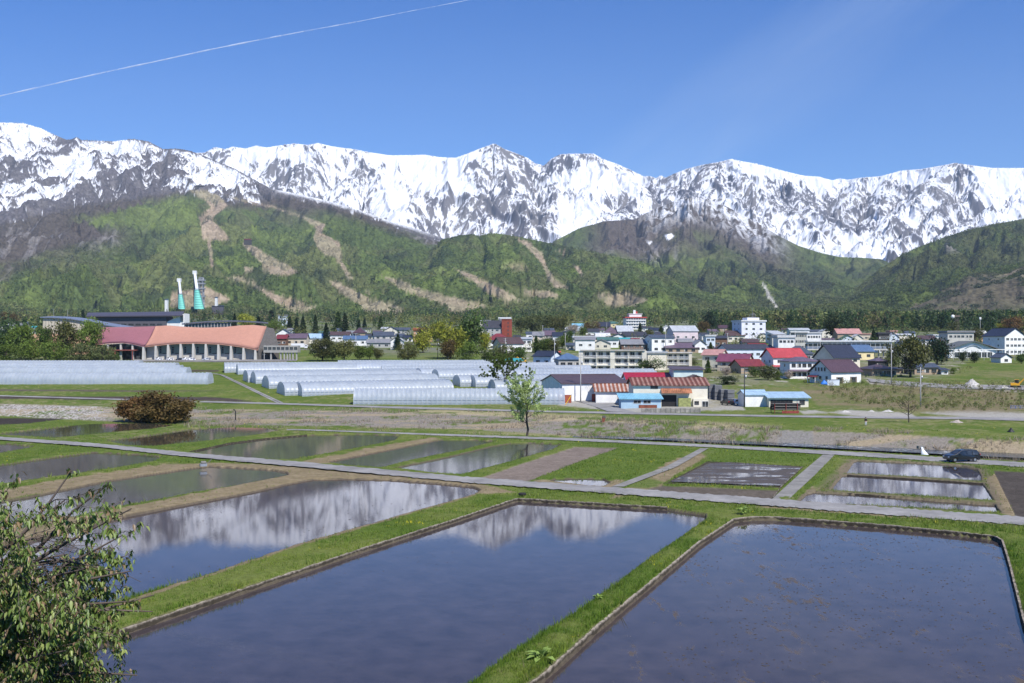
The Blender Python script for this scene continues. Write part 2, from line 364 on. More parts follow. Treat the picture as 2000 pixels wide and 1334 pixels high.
# --- shoulder mountain on the left: snowy above, wooded with ski runs below
b_sky = curve([(-300, 205), (-100, 225), (0, 239), (45, 240), (65, 246), (80, 250), (95, 258), (130, 273), (140, 272), (150, 267), (158, 273), (180, 274), (220, 276), (260, 271), (290, 276), (318, 291), (345, 290), (370, 294), (400, 305),
    (430, 318), (460, 330), (490, 347), (530, 369), (560, 374), (600, 383), (640, 392), (700, 409), (760, 431), (800, 443), (850, 460), (900, 478), (950, 500), (1000, 530), (1050, 560)])
b_lines = [
 [(-250, 215, 9000), (-100, 225, 8900), (0, 240, 8700), (65, 245, 8500), (130, 273, 8400), (150, 270, 8200), (260, 271, 7800), (320, 290, 7500), (370, 294, 7200), (430, 318, 6900), (490, 345, 6500), (530, 369, 6100), (600, 383, 5600), (700, 409, 5000), (760, 431, 4700), (850, 460, 4300), (950, 500, 3900), (1050, 560, 3300)],
 # ribs falling to the lower left
 [(260, 271, 7800), (180, 300, 7400), (100, 345, 6900), (0, 425, 6200), (-80, 470, 5600)],
 [(330, 291, 7450), (280, 315, 7100), (200, 345, 6700), (100, 395, 6100), (20, 440, 5600)],
 [(370, 296, 7150), (330, 330, 6800), (250, 365, 6300), (160, 400, 5800)],
 [(60, 247, 8500), (20, 300, 7900), (-60, 380, 7000)], [(130, 275, 8400), (60, 330, 7600), (0, 370, 7000)],
 # centre spine under the snowfield, carrying the ski runs
 [(380, 300, 7100), (365, 345, 6500), (360, 372, 6000), (330, 400, 5500), (290, 450, 4900), (250, 500, 4200), (170, 550, 3400), (60, 590, 2800)],
 [(440, 372, 5800), (420, 395, 5400), (400, 440, 4800), (420, 480, 4300), (380, 530, 3600), (300, 575, 3000)],
 [(530, 369, 6100), (500, 395, 5500), (540, 440, 4800), (600, 490, 4200), (650, 540, 3500), (690, 580, 2900)],
 [(600, 383, 5600), (640, 430, 4900), (720, 480, 4200), (790, 530, 3500), (860, 570, 3000)],
 [(260, 470, 4600), (160, 510, 4000), (60, 550, 3400), (-60, 580, 3000)],
 [(300, 410, 5400), (180, 440, 4900), (60, 480, 4400), (-60, 510, 3900)],
 [(400, 520, 3700), (450, 560, 3100), (520, 590, 2700)],
 [(430, 455, 4600), (490, 480, 4200), (540, 520, 3700), (590, 560, 3100)]]
RUNS = [[(365, 370), (400, 371), (425, 380), (440, 395), (444, 402), (428, 414), (417, 425), (415, 432), (425, 440), (440, 455), (447, 468), (430, 470), (397, 468), (392, 440), (388, 424), (412, 405), (400, 390)],
 [(430, 378), (470, 388), (540, 405), (600, 425), (636, 438), (628, 455), (640, 462), (662, 472), (670, 502), (655, 502), (635, 498), (620, 485), (612, 462), (618, 447), (590, 425), (530, 405), (470, 392)],
 [(472, 474), (500, 482), (530, 502), (560, 515), (582, 532), (556, 538), (525, 535), (515, 518), (495, 500)],
 [(443, 541), (470, 540), (500, 555), (540, 575), (585, 588), (620, 600), (600, 612), (570, 612), (540, 592), (505, 565), (478, 552)],
 [(478, 520), (495, 523), (490, 533), (478, 535)],
 [(640, 548), (665, 552), (700, 572), (740, 588), (780, 598), (800, 613), (765, 622), (720, 617), (702, 595), (670, 575)],
 [(745, 538), (775, 545), (830, 566), (880, 580), (930, 590), (950, 598), (925, 605), (905, 617), (880, 612), (870, 595), (820, 580), (780, 562)],
 [(405, 470), (412, 470), (418, 520), (412, 522)], [(655, 500), (663, 500), (680, 530), (690, 545), (682, 548)],
 [(335, 572), (400, 560), (430, 572), (448, 585), (420, 600), (350, 605), (330, 600)]]
def patches(PX, PY, polys, jit, s):
    jx = (fbm(PX/9, PY/6, s, 4)-.5)*jit; jy = (fbm(PX/9+30, PY/6, s, 4)-.5)*jit*.7
    m = np.zeros_like(PX)
    for p in polys:
        q = np.array(p); sel = (PX > q[:, 0].min()-12) & (PX < q[:, 0].max()+12) & (PY > q[:, 1].min()-12) & (PY < q[:, 1].max()+12)
        if sel.any():
            d = sdf(PX[sel]+jx[sel], PY[sel]+jy[sel], p); m[sel] = np.maximum(m[sel], sstep(1.2, -1.2, d))
    return m
def woods(X, Y, Z, PX, PY, rib, s):
    """spring woodland: pale new leaf, dark cedar stands, bare brown scrub"""
    a = fbm(X/420, Y/420, s, 5, .6); b = fbm(X/90, Y/90, s+3, 4, .65); c = fbm(X/900, Y/900, s+6, 4)
    col = np.broadcast_to(GREEN, X.shape+(3,)).copy()
    col = mixc(col, LIME, sstep(.48, .66, a*.6+b*.4)*.75)
    col = mixc(col, OLIVE, sstep(.5, .62, fbm(X/260+9, Y/260, s+8, 5, .6))*.5)
    col = mixc(col, DARK, sstep(.57, .66, fbm(X/170+70, Y/170, s+9, 5, .6)+rib*.05)*.62)
    return col
def sn_line(PX): return np.interp(PX, [-300, 0, 60, 150, 250, 350, 372, 400, 440, 520, 545, 600, 700, 1100], [445, 432, 425, 402, 388, 376, 372, 382, 392, 392, 384, 392, 413, 560])
def b_col(X, Y, Z, PX, PY, S, rib, gx, gy):
    col = woods(X, Y, Z, PX, PY, rib, 101)
    n = fbm(X/60, Y/60, 43, 5, .6); n2 = fbm(X/350, Y/350, 47, 4)
    # bare brown-purple belt below the snow on the left, tapering to the right
    sc = sstep(0, 40, PY-sn_line(PX)+14)*sstep(560, 470, PY+PX*.42+(n2-.5)*110)+sstep(25, 0, PY-sn_line(PX)+(n2-.5)*30)+.9*hints(PX, PY, [(590, 405, 55, 24), (640, 395, 40, 12), (60, 470, 170, 32), (200, 462, 60, 20)])
    lime = patches(PX, PY, [[(165, 440), (230, 410), (330, 395), (395, 390), (390, 420), (350, 455), (300, 450), (250, 440)]], 30, 5)
    col = mixc(col, SCRUB, np.clip(sc, 0, 1)*(1-lime)*.93)
    col = mixc(col, LIME*.8+GREEN*.2, lime*.8*sstep(.3, .55, n2*.6+n*.4))
    st = fbm(X/25, Y/260, 49, 4, .6)
    col = mixc(col, ROCKL*1.2, sstep(.57, .68, st)*np.clip(sc, 0, 1)*sstep(420, 440, PY)*.55)
    # snow on the upper part
    rk = rib*1.9+(n-.5)*.9+(n2-.5)*1.2+(fbm((X+Y*.8)/420, (X-Y)/70, 53, 4, .6)-.5)*1.3+.02+.9*sstep(4.5, 1.5, PY-b_sky(PX))*sstep(230, 280, PX)*sstep(.35, .55, n2+.15)-.22*sstep(330, 420, PX)*sstep(560, 500, PX)+sstep(-90, 6, PY-sn_line(PX))*.34-hints(PX, PY, [(400, 345, 55, 35), (450, 350, 40, 22), (230, 285, 80, 14), (60, 255, 100, 22), (400, 330, 30, 30), (300, 285, 30, 14), (140, 330, 50, 40)])*.75
    snow = sstep(.10, -.06, rk)*sstep(6, -2, PY-sn_line(PX)+(n-.5)*26)
    rim = sstep(.0, .1, rib*.0+1)*sstep(7, 0, PY-b_sky(PX))*sstep(520, 560, PX)*sstep(880, 780, PX)*sstep(.35, .5, n+.1)
    rk2 = mixc(mixc(np.broadcast_to(ROCK*1.15, X.shape+(3,)), SCRUB, .4), ROCKL, sstep(.45, .7, n)*.4)
    up = sstep(6, -4, PY-sn_line(PX)+(n-.5)*18)
    col = mixc(col, rk2, up*.9)
    col = mixc(col, SNOW, np.maximum(snow, rim*.85))
    r = patches(PX, PY, RUNS, 5, 77)
    rc = mixc(np.broadcast_to(RUN, X.shape+(3,)), RUNG, sstep(.45, .62, n2+.12*sstep(440, 540, PY)))
    rc = rc*(0.85+.3*n[..., None])
    return col*(1-r[..., None])+rc*r[..., None]
massif('mountain', np.arange(-150, 1080, 1.5), np.concatenate([np.linspace(1900, 5000, 380), np.linspace(5008, 8900, 380)]), b_lines, .48, lambda X, Y: zgen(Y)-6+np.clip((Y-2700)*.13, 0, 700)*sstep(700, 200, X*0+X/Y*F)-sstep(400, 1300, X/Y*F+500)*60,
       b_sky, 540, 96, 7, 21, b_col, m_hill, warp=90)

# --- wooded middle hill
c_sky = curve([(700, 640), (780, 560), (830, 500), (862, 468), (900, 459), (930, 459), (965, 455), (1000, 460), (1050, 470), (1090, 478), (1150, 491), (1220, 505), (1260, 515), (1300, 535), (1340, 557), (1400, 578), (1450, 592), (1520, 612), (1600, 640)])
c_lines = [[(800, 520, 4300), (862, 468, 4500), (965, 456, 4400), (1050, 470, 4200), (1090, 478, 4100), (1220, 505, 3700), (1340, 557, 3200), (1450, 594, 2700)],
  [(965, 456, 4400), (960, 500, 3700), (940, 550, 3100), (930, 590, 2600)], [(1050, 470, 4200), (1080, 520, 3600), (1060, 570, 2900)], [(1150, 491, 3900), (1180, 540, 3200), (1190, 580, 2600)],
  [(880, 480, 4200), (850, 520, 3500), (840, 560, 3000)], [(1260, 520, 3600), (1290, 565, 2900)]]
CRUNS = [[(745, 538), (775, 545), (830, 566), (880, 580), (930, 590), (950, 598), (925, 605), (905, 617), (880, 612), (870, 595), (820, 580), (780, 562)], [(1005, 462), (1030, 470), (1060, 495), (1068, 520), (1085, 545), (1110, 563), (1085, 562), (1070, 545), (1058, 515), (1035, 490)],
  [(885, 524), (920, 535), (960, 555), (1000, 575), (1018, 588), (985, 588), (950, 572), (925, 550)],
  [(1160, 575), (1220, 572), (1265, 585), (1240, 598), (1190, 597)], [(1020, 566), (1075, 568), (1100, 582), (1030, 580)], [(1085, 490), (1105, 490), (1100, 497)], [(1118, 517), (1130, 520), (1140, 537), (1132, 535)]]
def c_col(X, Y, Z, PX, PY, S, rib, gx, gy):
    col = woods(X, Y, Z, PX, PY, rib, 201); n = fbm(X/80, Y/80, 61, 4)
    col = mixc(col, LIME, hints(PX, PY, [(985, 475, 40, 16), (880, 540, 60, 25), (1000, 520, 40, 16)])*.7*sstep(.35, .6, n))
    col = mixc(col, RUN*.8, sstep(.3, .6, n)*hints(PX, PY, [(1010, 522, 22, 8)])*.9)
    r = patches(PX, PY, CRUNS, 5, 87)
    rc = mixc(np.broadcast_to(RUN, X.shape+(3,)), RUNG, np.clip(sstep(.4, .6, n)+sstep(560, 575, PY)*.6, 0, 1))
    return col*(1-r[..., None])+rc*r[..., None]
massif('hill', np.arange(690, 1620, 1.5), np.linspace(1900, 5200, 420), c_lines, .50, lambda X, Y: zgen(Y)-8+np.clip((Y-2600)*.05, 0, 200)-np.maximum(Y-4600, 0)*.4, c_sky, 460, 68, 6, 33, c_col, m_hill, warp=70)

# --- dark cone with dusted top in the centre right
d_sky = curve([(1000, 600), (1060, 500), (1080, 472), (1100, 462), (1130, 446), (1180, 432), (1210, 430), (1240, 428), (1270, 412), (1300, 400), (1330, 388), (1350, 385), (1380, 388), (1405, 396), (1440, 414), (1480, 436), (1520, 460), (1560, 480), (1600, 493), (1640, 502), (1680, 503), (1720, 506), (1780, 530), (1850, 560), (1950, 600)])
d_lines = [[(1060, 500, 6600), (1130, 446, 6800), (1240, 428, 7000), (1345, 385, 7200), (1440, 414, 6800), (1560, 480, 6300), (1640, 502, 6300), (1720, 506, 6600), (1850, 560, 6500)],
  [(1345, 385, 7200), (1330, 430, 6400), (1370, 480, 5600), (1330, 530, 4800), (1300, 570, 4100)], [(1440, 414, 6800), (1460, 470, 5800), (1500, 530, 4800), (1540, 580, 4000)],
  [(1240, 428, 7000), (1200, 470, 6100), (1230, 520, 5200)], [(1370, 480, 5600), (1420, 530, 4700), (1440, 585, 3800)], [(1560, 480, 6300), (1580, 530, 5300), (1600, 580, 4300)], [(1640, 502, 6300), (1650, 540, 5500)]]
def d_col(X, Y, Z, PX, PY, S, rib, gx, gy):
    col = woods(X, Y, Z, PX, PY, rib, 301)*.85; n = fbm(X/60, Y/60, 71, 5, .6); n2 = fbm(X/300, Y/300, 73, 4); st = fbm(X/30, Y/300, 75, 4, .6)
    col = mixc(col, SCRUB*1.15, sstep(100, 45, PY-d_sky(PX)+(n2-.5)*60)*sstep(1120, 1200, PX)*sstep(1600, 1480, PX)*.95+sstep(45, 15, PY-d_sky(PX)+(n2-.5)*40)*.0)
    col = mixc(col, SCRUB, hints(PX, PY, [(1270, 485, 90, 18)])*.85)
    col = mixc(col, ROCKL*1.25, sstep(.52, .62, st*.6+n*.4)*hints(PX, PY, [(1260, 490, 60, 14), (1290, 500, 40, 12)])*.9)
    dust = sstep(62, 8, PY-d_sky(PX)+(n2-.5)*34)*sstep(1230, 1300, PX)*sstep(1560, 1450, PX)
    col = mixc(col, SNOW, dust*sstep(.42, .60, n*.7+fbm(X/14, Y/40, 79, 3)*.35)*.9)
    col = mixc(col, SNOW, patches(PX, PY, [[(1296, 458), (1312, 455), (1318, 462), (1305, 470)], [(1262, 470), (1275, 472), (1270, 478)]], 8, 90))
    s_ = patches(PX, PY, [[(1487, 553), (1492, 553), (1508, 580), (1520, 600), (1514, 601), (1500, 582)]], 4, 91)
    return mixc(col, (.42, .40, .36), s_*.9)
massif('mountain', np.arange(990, 1960, 1.5), np.linspace(2700, 7600, 520), d_lines, .52, lambda X, Y: zgen(Y)-10+np.clip((Y-4000)*.02, 0, 60)-np.maximum(Y-7200, 0)*.4, d_sky, 520, 85, 6, 43, d_col, m_hill, warp=90)

# --- right-hand mountain and the brown knoll in front of it
e_sky = curve([(1560, 640), (1620, 600), (1640, 585), (1680, 556), (1720, 525), (1760, 498), (1800, 480), (1840, 465), (1880, 452), (1940, 438), (2000, 427), (2100, 412), (2300, 390)])
e_lines = [[(1600, 610, 3300), (1680, 556, 3700), (1760, 498, 4300), (1880, 452, 4600), (2000, 427, 4800), (2200, 400, 5000)], [(1880, 452, 4600), (1850, 500, 4000), (1790, 550, 3400), (1760, 590, 2800)],
  [(2000, 427, 4800), (1960, 490, 4000), (1900, 540, 3300)], [(2100, 412, 4900), (2100, 480, 4100), (2050, 540, 3300)]]
def e_col(X, Y, Z, PX, PY, S, rib, gx, gy):
    col = woods(X, Y, Z, PX, PY, rib, 401)*.72; n = fbm(X/60, Y/60, 81, 5, .6)
    col = mixc(col, ROCKL, sstep(.5, .62, n)*hints(PX, PY, [(1855, 482, 26, 10)])*.8)
    return col
massif('mountain', np.arange(1550, 2300, 1.6), np.linspace(2300, 5500, 380), e_lines, .55, lambda X, Y: zgen(Y)-10-np.maximum(Y-4900, 0)*.4, e_sky, 460, 80, 6, 53, e_col, m_hill, warp=70)
f_sky = curve([(1680, 640), (1720, 610), (1750, 592), (1790, 580), (1830, 568), (1865, 556), (1890, 540), (1920, 530), (1960, 522), (2000, 514), (2100, 500), (2300, 490)])
f_lines = [[(1700, 615, 2500), (1790, 580, 2700), (1890, 540, 2900), (2000, 514, 3000), (2200, 495, 3100)], [(1890, 540, 2900), (1860, 580, 2400)], [(2000, 514, 3000), (1980, 565, 2400)]]
def f_col(X, Y, Z, PX, PY, S, rib, gx, gy):
    col = woods(X, Y, Z, PX, PY, rib, 501)*.9; n = fbm(X/45, Y/45, 83, 5, .6); n2 = fbm(X/200, Y/200, 85, 4)
    col = mixc(col, (.105, .088, .062), sstep(.38, .55, n2)*.9)
    col = mixc(col, DARK*1.2, sstep(.56, .66, n)*.7)
    return mixc(col, RUN*.9, sstep(.5, .6, n)*hints(PX, PY, [(1980, 535, 30, 12)])*.8)
massif('hill', np.arange(1670, 2300, 1.6), np.linspace(2000, 3500, 240), f_lines, .5, lambda X, Y: zgen(Y)-10-np.maximum(Y-3100, 0)*.4, f_sky, 260, 28, 5, 63, f_col, m_hill, warp=40)
g_sky = curve([(1480, 640), (1540, 610), (1580, 603), (1620, 596), (1660, 592), (1700, 597), (1740, 605), (1800, 640)])
massif('hill', np.arange(1490, 1790, 1.6), np.linspace(1900, 2700, 140), [[(1520, 612, 2300), (1650, 592, 2350), (1740, 606, 2300)]], .35, lambda X, Y: zgen(Y)-8, g_sky, 200, 10, 4, 67,
       lambda X, Y, Z, PX, PY, S, rib, gx, gy: mixc(woods(X, Y, Z, PX, PY, rib, 601), LIME, .5*sstep(.4, .6, fbm(X/80, Y/80, 5, 3))), m_hill)
# ================================================================ VALLEY FLOOR, PADDIES, ROADS
def W(poly, z=0.0): return [unp(a, b, z) for a, b in poly]
# water surfaces, photo pixels of the waterline
PONDS = {
 'bright_left': [(612, 938), (690, 937), (760, 939), (850, 945), (920, 952), (938, 959), (925, 968), (600, 1062), (420, 1124), (262, 1174), (60, 1240), (-160, 1310), (-160, 1120), (60, 1058), (180, 1026), (260, 1008), (500, 962), (560, 948)],
 'centre': [(999, 984), (1012, 980), (1034, 981), (1200, 991), (1302, 997), (1378, 1008), (1377, 1018), (1260, 1101), (1125, 1203), (1020, 1270), (935, 1334), (770, 1450), (-260, 1700), (-420, 1500), (-100, 1352), (60, 1300), (230, 1246), (420, 1180), (560, 1132), (700, 1083), (900, 1018)],
 'right': [(1436, 1021), (1470, 1017), (1514, 1017), (1600, 1023), (1715, 1032), (1800, 1040), (1880, 1048), (1940, 1055), (1954, 1062), (1966, 1100), (1995, 1220), (2030, 1330), (2090, 1560), (700, 1620), (900, 1440), (1062, 1334), (1160, 1244), (1280, 1142), (1368, 1067)],
 'second_left': [(390, 914), (410, 912), (470, 915), (530, 919), (560, 924), (561, 930), (470, 948), (400, 960), (225, 994), (100, 1022), (-160, 1082), (-160, 1008), (60, 972), (216, 940), (330, 923)],
 'third_left': [(180, 885), (215, 886), (290, 890), (316, 893), (300, 902), (230, 914), (144, 927), (20, 944), (-160, 966), (-160, 925), (20, 907), (110, 894)],
 'fourth_left': [(-160, 862), (20, 868), (69, 873), (0, 886), (-160, 905)],
 'upper_first': [(-160, 862), (-40, 852), (90, 838), (168, 829), (270, 827), (335, 830), (300, 838), (210, 846), (110, 856), (20, 851), (-60, 846)],
 'upper_second': [(210, 862), (300, 850), (375, 839), (450, 835), (520, 837), (548, 841), (500, 850), (400, 862), (300, 872), (250, 871)],
 'upper_third': [(372, 884), (450, 867), (520, 858), (600, 851), (700, 849), (780, 851), (770, 861), (690, 877), (570, 899), (480, 897)],
 'upper_fourth': [(640, 904), (740, 884), (820, 868), (860, 860), (920, 860), (966, 863), (900, 880), (800, 900), (745, 914), (690, 911)],
 'upper_fifth': [(772, 915), (880, 893), (960, 873), (996, 867), (1040, 866), (1095, 869), (1080, 878), (990, 904), (900, 928), (850, 925)],
 'puddle': [(1077, 941), (1085, 937), (1125, 936), (1176, 937), (1190, 944), (1180, 951), (1150, 950), (1110, 945)],
 'terrace_first': [(1668, 903), (1674, 901), (1780, 905), (1880, 911), (1908, 918), (1915, 930), (1916, 941), (1780, 932), (1652, 926)],
 'terrace_second': [(1645, 931), (1660, 929), (1780, 936), (1918, 946), (1928, 960), (1940, 980), (1780, 969), (1622, 959)],
 'terrace_third': [(1576, 966), (1590, 963), (1700, 969), (1820, 979), (1942, 988), (1953, 1005), (1780, 994), (1650, 987), (1560, 981)]}
MUD = {  # drained or ploughed fields: photo outline and albedo
 'ploughed': ([(1122, 873), (1209, 874), (1120, 905), (1032, 939), (936, 934), (1030, 902)], (.185, .150, .125)),
 'wet': ([(1383, 902), (1568, 912), (1526, 951), (1305, 943)], (.060, .050, .040)),
 'wet_strip': ([(1292, 948), (1524, 957), (1508, 974), (1400, 968), (1262, 955)], (.11, .092, .075)),
 'dark_right': ([(1940, 919), (2100, 926), (2200, 1040), (1985, 1011)], (.070, .060, .052)),
 'top_left': ([(-200, 812), (0, 816), (130, 817), (60, 826), (-200, 840)], (.045, .038, .033)),
 'strip_one': ([(-200, 772), (0, 773), (380, 775), (430, 776), (500, 785), (300, 782), (-200, 777)], (.065, .052, .045)),
 'strip_two': ([(-200, 758), (0, 760), (440, 763), (300, 765), (-200, 763)], (.10, .085, .06)),
 'strip_three': ([(330, 722), (430, 723), (425, 726), (330, 726)], (.07, .055, .045))}
px_cols = np.unique(np.concatenate([np.linspace(-6000, -700, 36), np.linspace(-700, -80, 60), np.arange(-80, 2082, 2.0), np.linspace(2084, 2700, 60), np.linspace(2700, 8000, 36)]))
rows_y = np.concatenate([np.geomspace(2.0, 40, 22)[:-1], H*F/(np.linspace(H*F/40, 830, 30)[:-1]), H*F/(np.arange(1500, 1010, -1.6)-HY), H*F/(np.arange(1010, 784, -0.9)-HY), np.linspace(H*F/(784.4-HY)+1.2, 760, 330), np.geomspace(765, 2900, 70)])
rows_y = np.unique(rows_y)
UU, YY = np.meshgrid((px_cols-CX)/F, rows_y); XX = UU*YY
GZ = ground_z(XX, YY)
GPX = CX+F*UU; GPY = HY+(H-GZ)*F/YY
n1 = fbm(XX/1.3, YY/1.3, 7, 4); n2 = fbm(XX/9, YY/9, 8, 4); n3 = fbm(XX/40, YY/40, 9, 4); n4 = fbm(XX/.35, YY/.35, 10, 2)
GRASS = np.array((.085, .125, .024)); GRASS2 = np.array((.145, .165, .045)); DRY = np.array((.36, .29, .19)); SOIL = np.array((.20, .155, .095)); WETM = np.array((.060, .048, .036))
C = np.broadcast_to(GRASS, XX.shape+(3,)).copy()
C = mixc(C, GRASS2, sstep(.40, .62, n2*.6+n1*.4)*.7)
C = mixc(C, DRY*.75, sstep(.54, .72, n3*.45+n1*.55)*.45*sstep(80, 110, YY))
# bank of dry reeds, stones and concrete beyond the upper lane
pxs = GPX; ft = FOOT(pxs); tp = TOP(pxs)
bank = sstep(ft+1.5, ft-1.5, GPY)*sstep(tp-1.5, tp+1.5, GPY)*(YY > 100)*(YY < 320)
conc = np.where(n2 > .5, 1, .85)
C = mixc(C, np.array((.225, .195, .175)), bank*sstep(.36, .52, n2*.5+n1*.5)*.9)
C = mixc(C, DRY*.85, bank*sstep(.54, .66, fbm(XX/14, YY/5, 12, 4))*.85)
C = mixc(C, np.array((.20, .19, .175)), bank*sstep(1515, 1525, pxs)*sstep(1592, 1585, pxs)*.95)
stone = bank*sstep(170, 120, np.abs(pxs-60))
C = mixc(C, np.array((.42, .39, .35)), stone*sstep(.45, .6, n4)*.9)
reed = (YY > 100)*(YY < 320)*(sstep(0, 3, R2T(pxs)-1-GPY)*sstep(ft-2, ft+3, GPY)*(1-np.exp(-((pxs-1900)/350.)**2)*.6)*sstep(500, 900, pxs)+sstep(tp+4, tp, GPY)*sstep(tp-14, tp-3, GPY)*.75*sstep(1560, 1400, pxs))
C = mixc(C, DRY*1.15, np.clip(reed, 0, 1)*sstep(.40, .56, n2*.6+n1*.4)*.85*sstep(820, 1250, pxs+300*(YY > 215)))
# tan, freshly plastered bunds round the left paddies
tanp = [[(380, 905), (470, 905), (640, 914), (790, 925), (960, 950), (1010, 962), (960, 966), (935, 966), (600, 1064), (262, 1180), (240, 1182), (262, 1170), (600, 1056), (900, 965), (930, 957), (760, 938), (620, 936), (430, 976), (180, 1032), (-200, 1132), (-200, 1080), (200, 1000), (540, 932), (380, 914), (220, 940), (-200, 1010), (-200, 990), (160, 930), (330, 905)],
 [(590, 900), (660, 888), (760, 868), (840, 855), (862, 857), (760, 880), (640, 906), (600, 906)], [(1190, 975), (1300, 905), (1370, 880), (1400, 880), (1300, 940), (1290, 952)], [(1040, 938), (1220, 938), (1200, 956), (1060, 948)], [(1535, 978), (1590, 962), (1640, 930), (1680, 898), (1665, 899), (1640, 915), (1560, 970)],
 [(1925, 940), (1950, 920), (1985, 1012), (1955, 1004)], [(1500, 985), (1640, 990), (1960, 1008), (2010, 1020), (2010, 1028), (1640, 1003), (1470, 990)]]
def near_mask(polys, jit, soft, z=.4):
    m = np.zeros_like(XX)
    for p in polys:
        q = np.array(p, float); sel = (GPX > q[:, 0].min()-20) & (GPX < q[:, 0].max()+20) & (GPY > q[:, 1].min()-12) & (GPY < q[:, 1].max()+12) & (YY > 30)
        d = sdf(GPX[sel]+(n1[sel]-.5)*jit*2, GPY[sel]+(n1[sel]-.5)*jit, p); m[sel] = np.maximum(m[sel], sstep(soft, -soft, d))
    return m
tan = near_mask(tanp, 5, 1.6)
C = mixc(C, SOIL*(1.05), tan*.93); C = mixc(C, DRY*.8, tan*sstep(.5, .65, n1)*.35)
# lush and mown patches
lush = near_mask([[(1360, 880), (1400, 876), (1620, 888), (1600, 908), (1390, 898)], [(1590, 935), (1640, 918), (1640, 940), (1590, 955)], [(1215, 950), (1255, 930), (1300, 942), (1265, 955)], [(1200, 880), (1350, 876), (1300, 905), (1180, 915), (1100, 905)], [(1050, 937), (1130, 905), (1280, 910), (1200, 938)]], 6, 3)
C = mixc(C, GRASS*1.05, lush*.85)
# far grass, yard and gravel tones
far = sstep(282, 330, YY)
yard = near_mask([[(1090, 792), (1100, 770), (1240, 770), (1440, 780), (1455, 800), (1240, 806), (1180, 800)], [(1620, 806), (1660, 800), (1780, 808), (1790, 815), (1700, 816)], [(1800, 806), (1900, 800), (2100, 812), (2100, 822), (1900, 816)], [(1560, 802), (1590, 801), (1620, 806), (1570, 809)]], 5, 2)
C = mixc(C, np.array((.34, .32, .29)), yard*.9)
gard = near_mask([[(1380, 700), (1500, 690), (1760, 690), (1900, 690), (1860, 735), (1700, 740), (1600, 750), (1500, 750), (1440, 762), (1385, 775)], [(1000, 690), (1400, 690), (1400, 720), (1140, 740), (1020, 725)]], 8, 6)
C = mixc(C, np.array((.20, .19, .14)), gard*sstep(.38, .6, n2*.5+n1*.5)*.75); C = mixc(C, np.array((.34, .32, .28)), gard*sstep(.60, .66, fbm(XX/6, YY/6, 19, 3))*.8)
roadp = near_mask([[(1690, 742), (1740, 744), (1830, 752), (2100, 762), (2100, 768), (1890, 764), (1790, 758), (1700, 750)], [(265, 702), (560, 702), (560, 707), (265, 707)]], 2, 1)
C = mixc(C, np.array((.33, .30, .27)), roadp*.9)
scr = near_mask([[(1560, 752), (1900, 758), (2100, 770), (2100, 806), (1800, 804), (1600, 792), (1570, 770)]], 8, 6)
C = mixc(C, np.array((.185, .15, .09)), scr*(.35+.6*sstep(.36, .56, n2*.6+n1*.4)))
farg = near_mask([[(1000, 700), (2100, 690), (2100, 770), (1560, 760), (1380, 800), (1240, 770)]], 10, 8)
C = mixc(C, np.array((.17, .155, .075)), farg*sstep(.40, .6, n3*.5+n1*.5)*.6)
town = sstep(500, 620, YY)*sstep(3000, 1500, YY)
C = mixc(C, np.array((.16, .16, .13)), town*sstep(.4, .6, fbm(XX/22, YY/22, 14, 4))*.8)
# carve paddies and fields
PW = {k: W(p, 0.0) for k, p in PONDS.items()}
edge = np.full(XX.shape, 99.0)
for k, P in PW.items():
    q = np.array(P); sel = (XX > q[:, 0].min()-7) & (XX < q[:, 0].max()+7) & (YY > q[:, 1].min()-7) & (YY < q[:, 1].max()+7)
    edge[sel] = np.minimum(edge[sel], sdf(XX[sel]+(n1[sel]-.5)*.35, YY[sel]+(n1[sel]-.5)*.35, P))
fm = np.zeros_like(XX)
for k, (p, alb) in MUD.items():
    z = 0.15 if k not in ('strip_one', 'strip_two', 'strip_three') else None
    m = near_mask([p], 1.5, .9)
    a = np.array(alb)*(0.75+.5*n1[..., None])
    C = C*(1-m[..., None])+a*m[..., None]; fm = np.maximum(fm, m*(1.0 if z else 0))
nearm = (YY > 46) & (YY < 260)
lump = (n1-.5)*.16+(n2-.5)*.14
dome = .18*sstep(.1, 1.2, edge)*sstep(4.5, 1.8, edge)*np.interp(YY, [60, 110], [1, .3]); lump = lump*np.interp(YY, [60, 110], [1, .4])
Zf = np.where(nearm, GZ+lump*(1-fm)+dome*(1-fm)-fm*.1, GZ+np.where(YY >= 260, (n2-.5)*.4, 0))
prof = np.clip(edge*2.3, -.35, 9)
Zf = np.where(nearm, np.minimum(Zf, prof), Zf)
C = mixc(C, WETM*1.1, sstep(.16, .03, edge)*nearm)
C = mixc(C, np.array((.10, .082, .062)), sstep(.30, .14, edge)*nearm*.85)
terr = near_mask([[(1640, 893), (1930, 905), (1965, 1010), (1550, 985)]], 2, 4)
C = mixc(C, np.array((.15, .125, .085)), terr*sstep(2.0, .3, edge)*.85)
hillm = (YY < 46); C = mixc(C, GRASS*.8, hillm*1.0)
C = np.clip(C, .01, .9)
m_ground = tinted('ground_cover', .95, 2.2, .32, .10, 5.0, .05)
V = np.stack([XX, YY, Zf], -1).reshape(-1, 3)
tag(np_mesh('ground', V, grid_faces(*XX.shape), m_ground, C.reshape(-1, 3)), kind='structure')

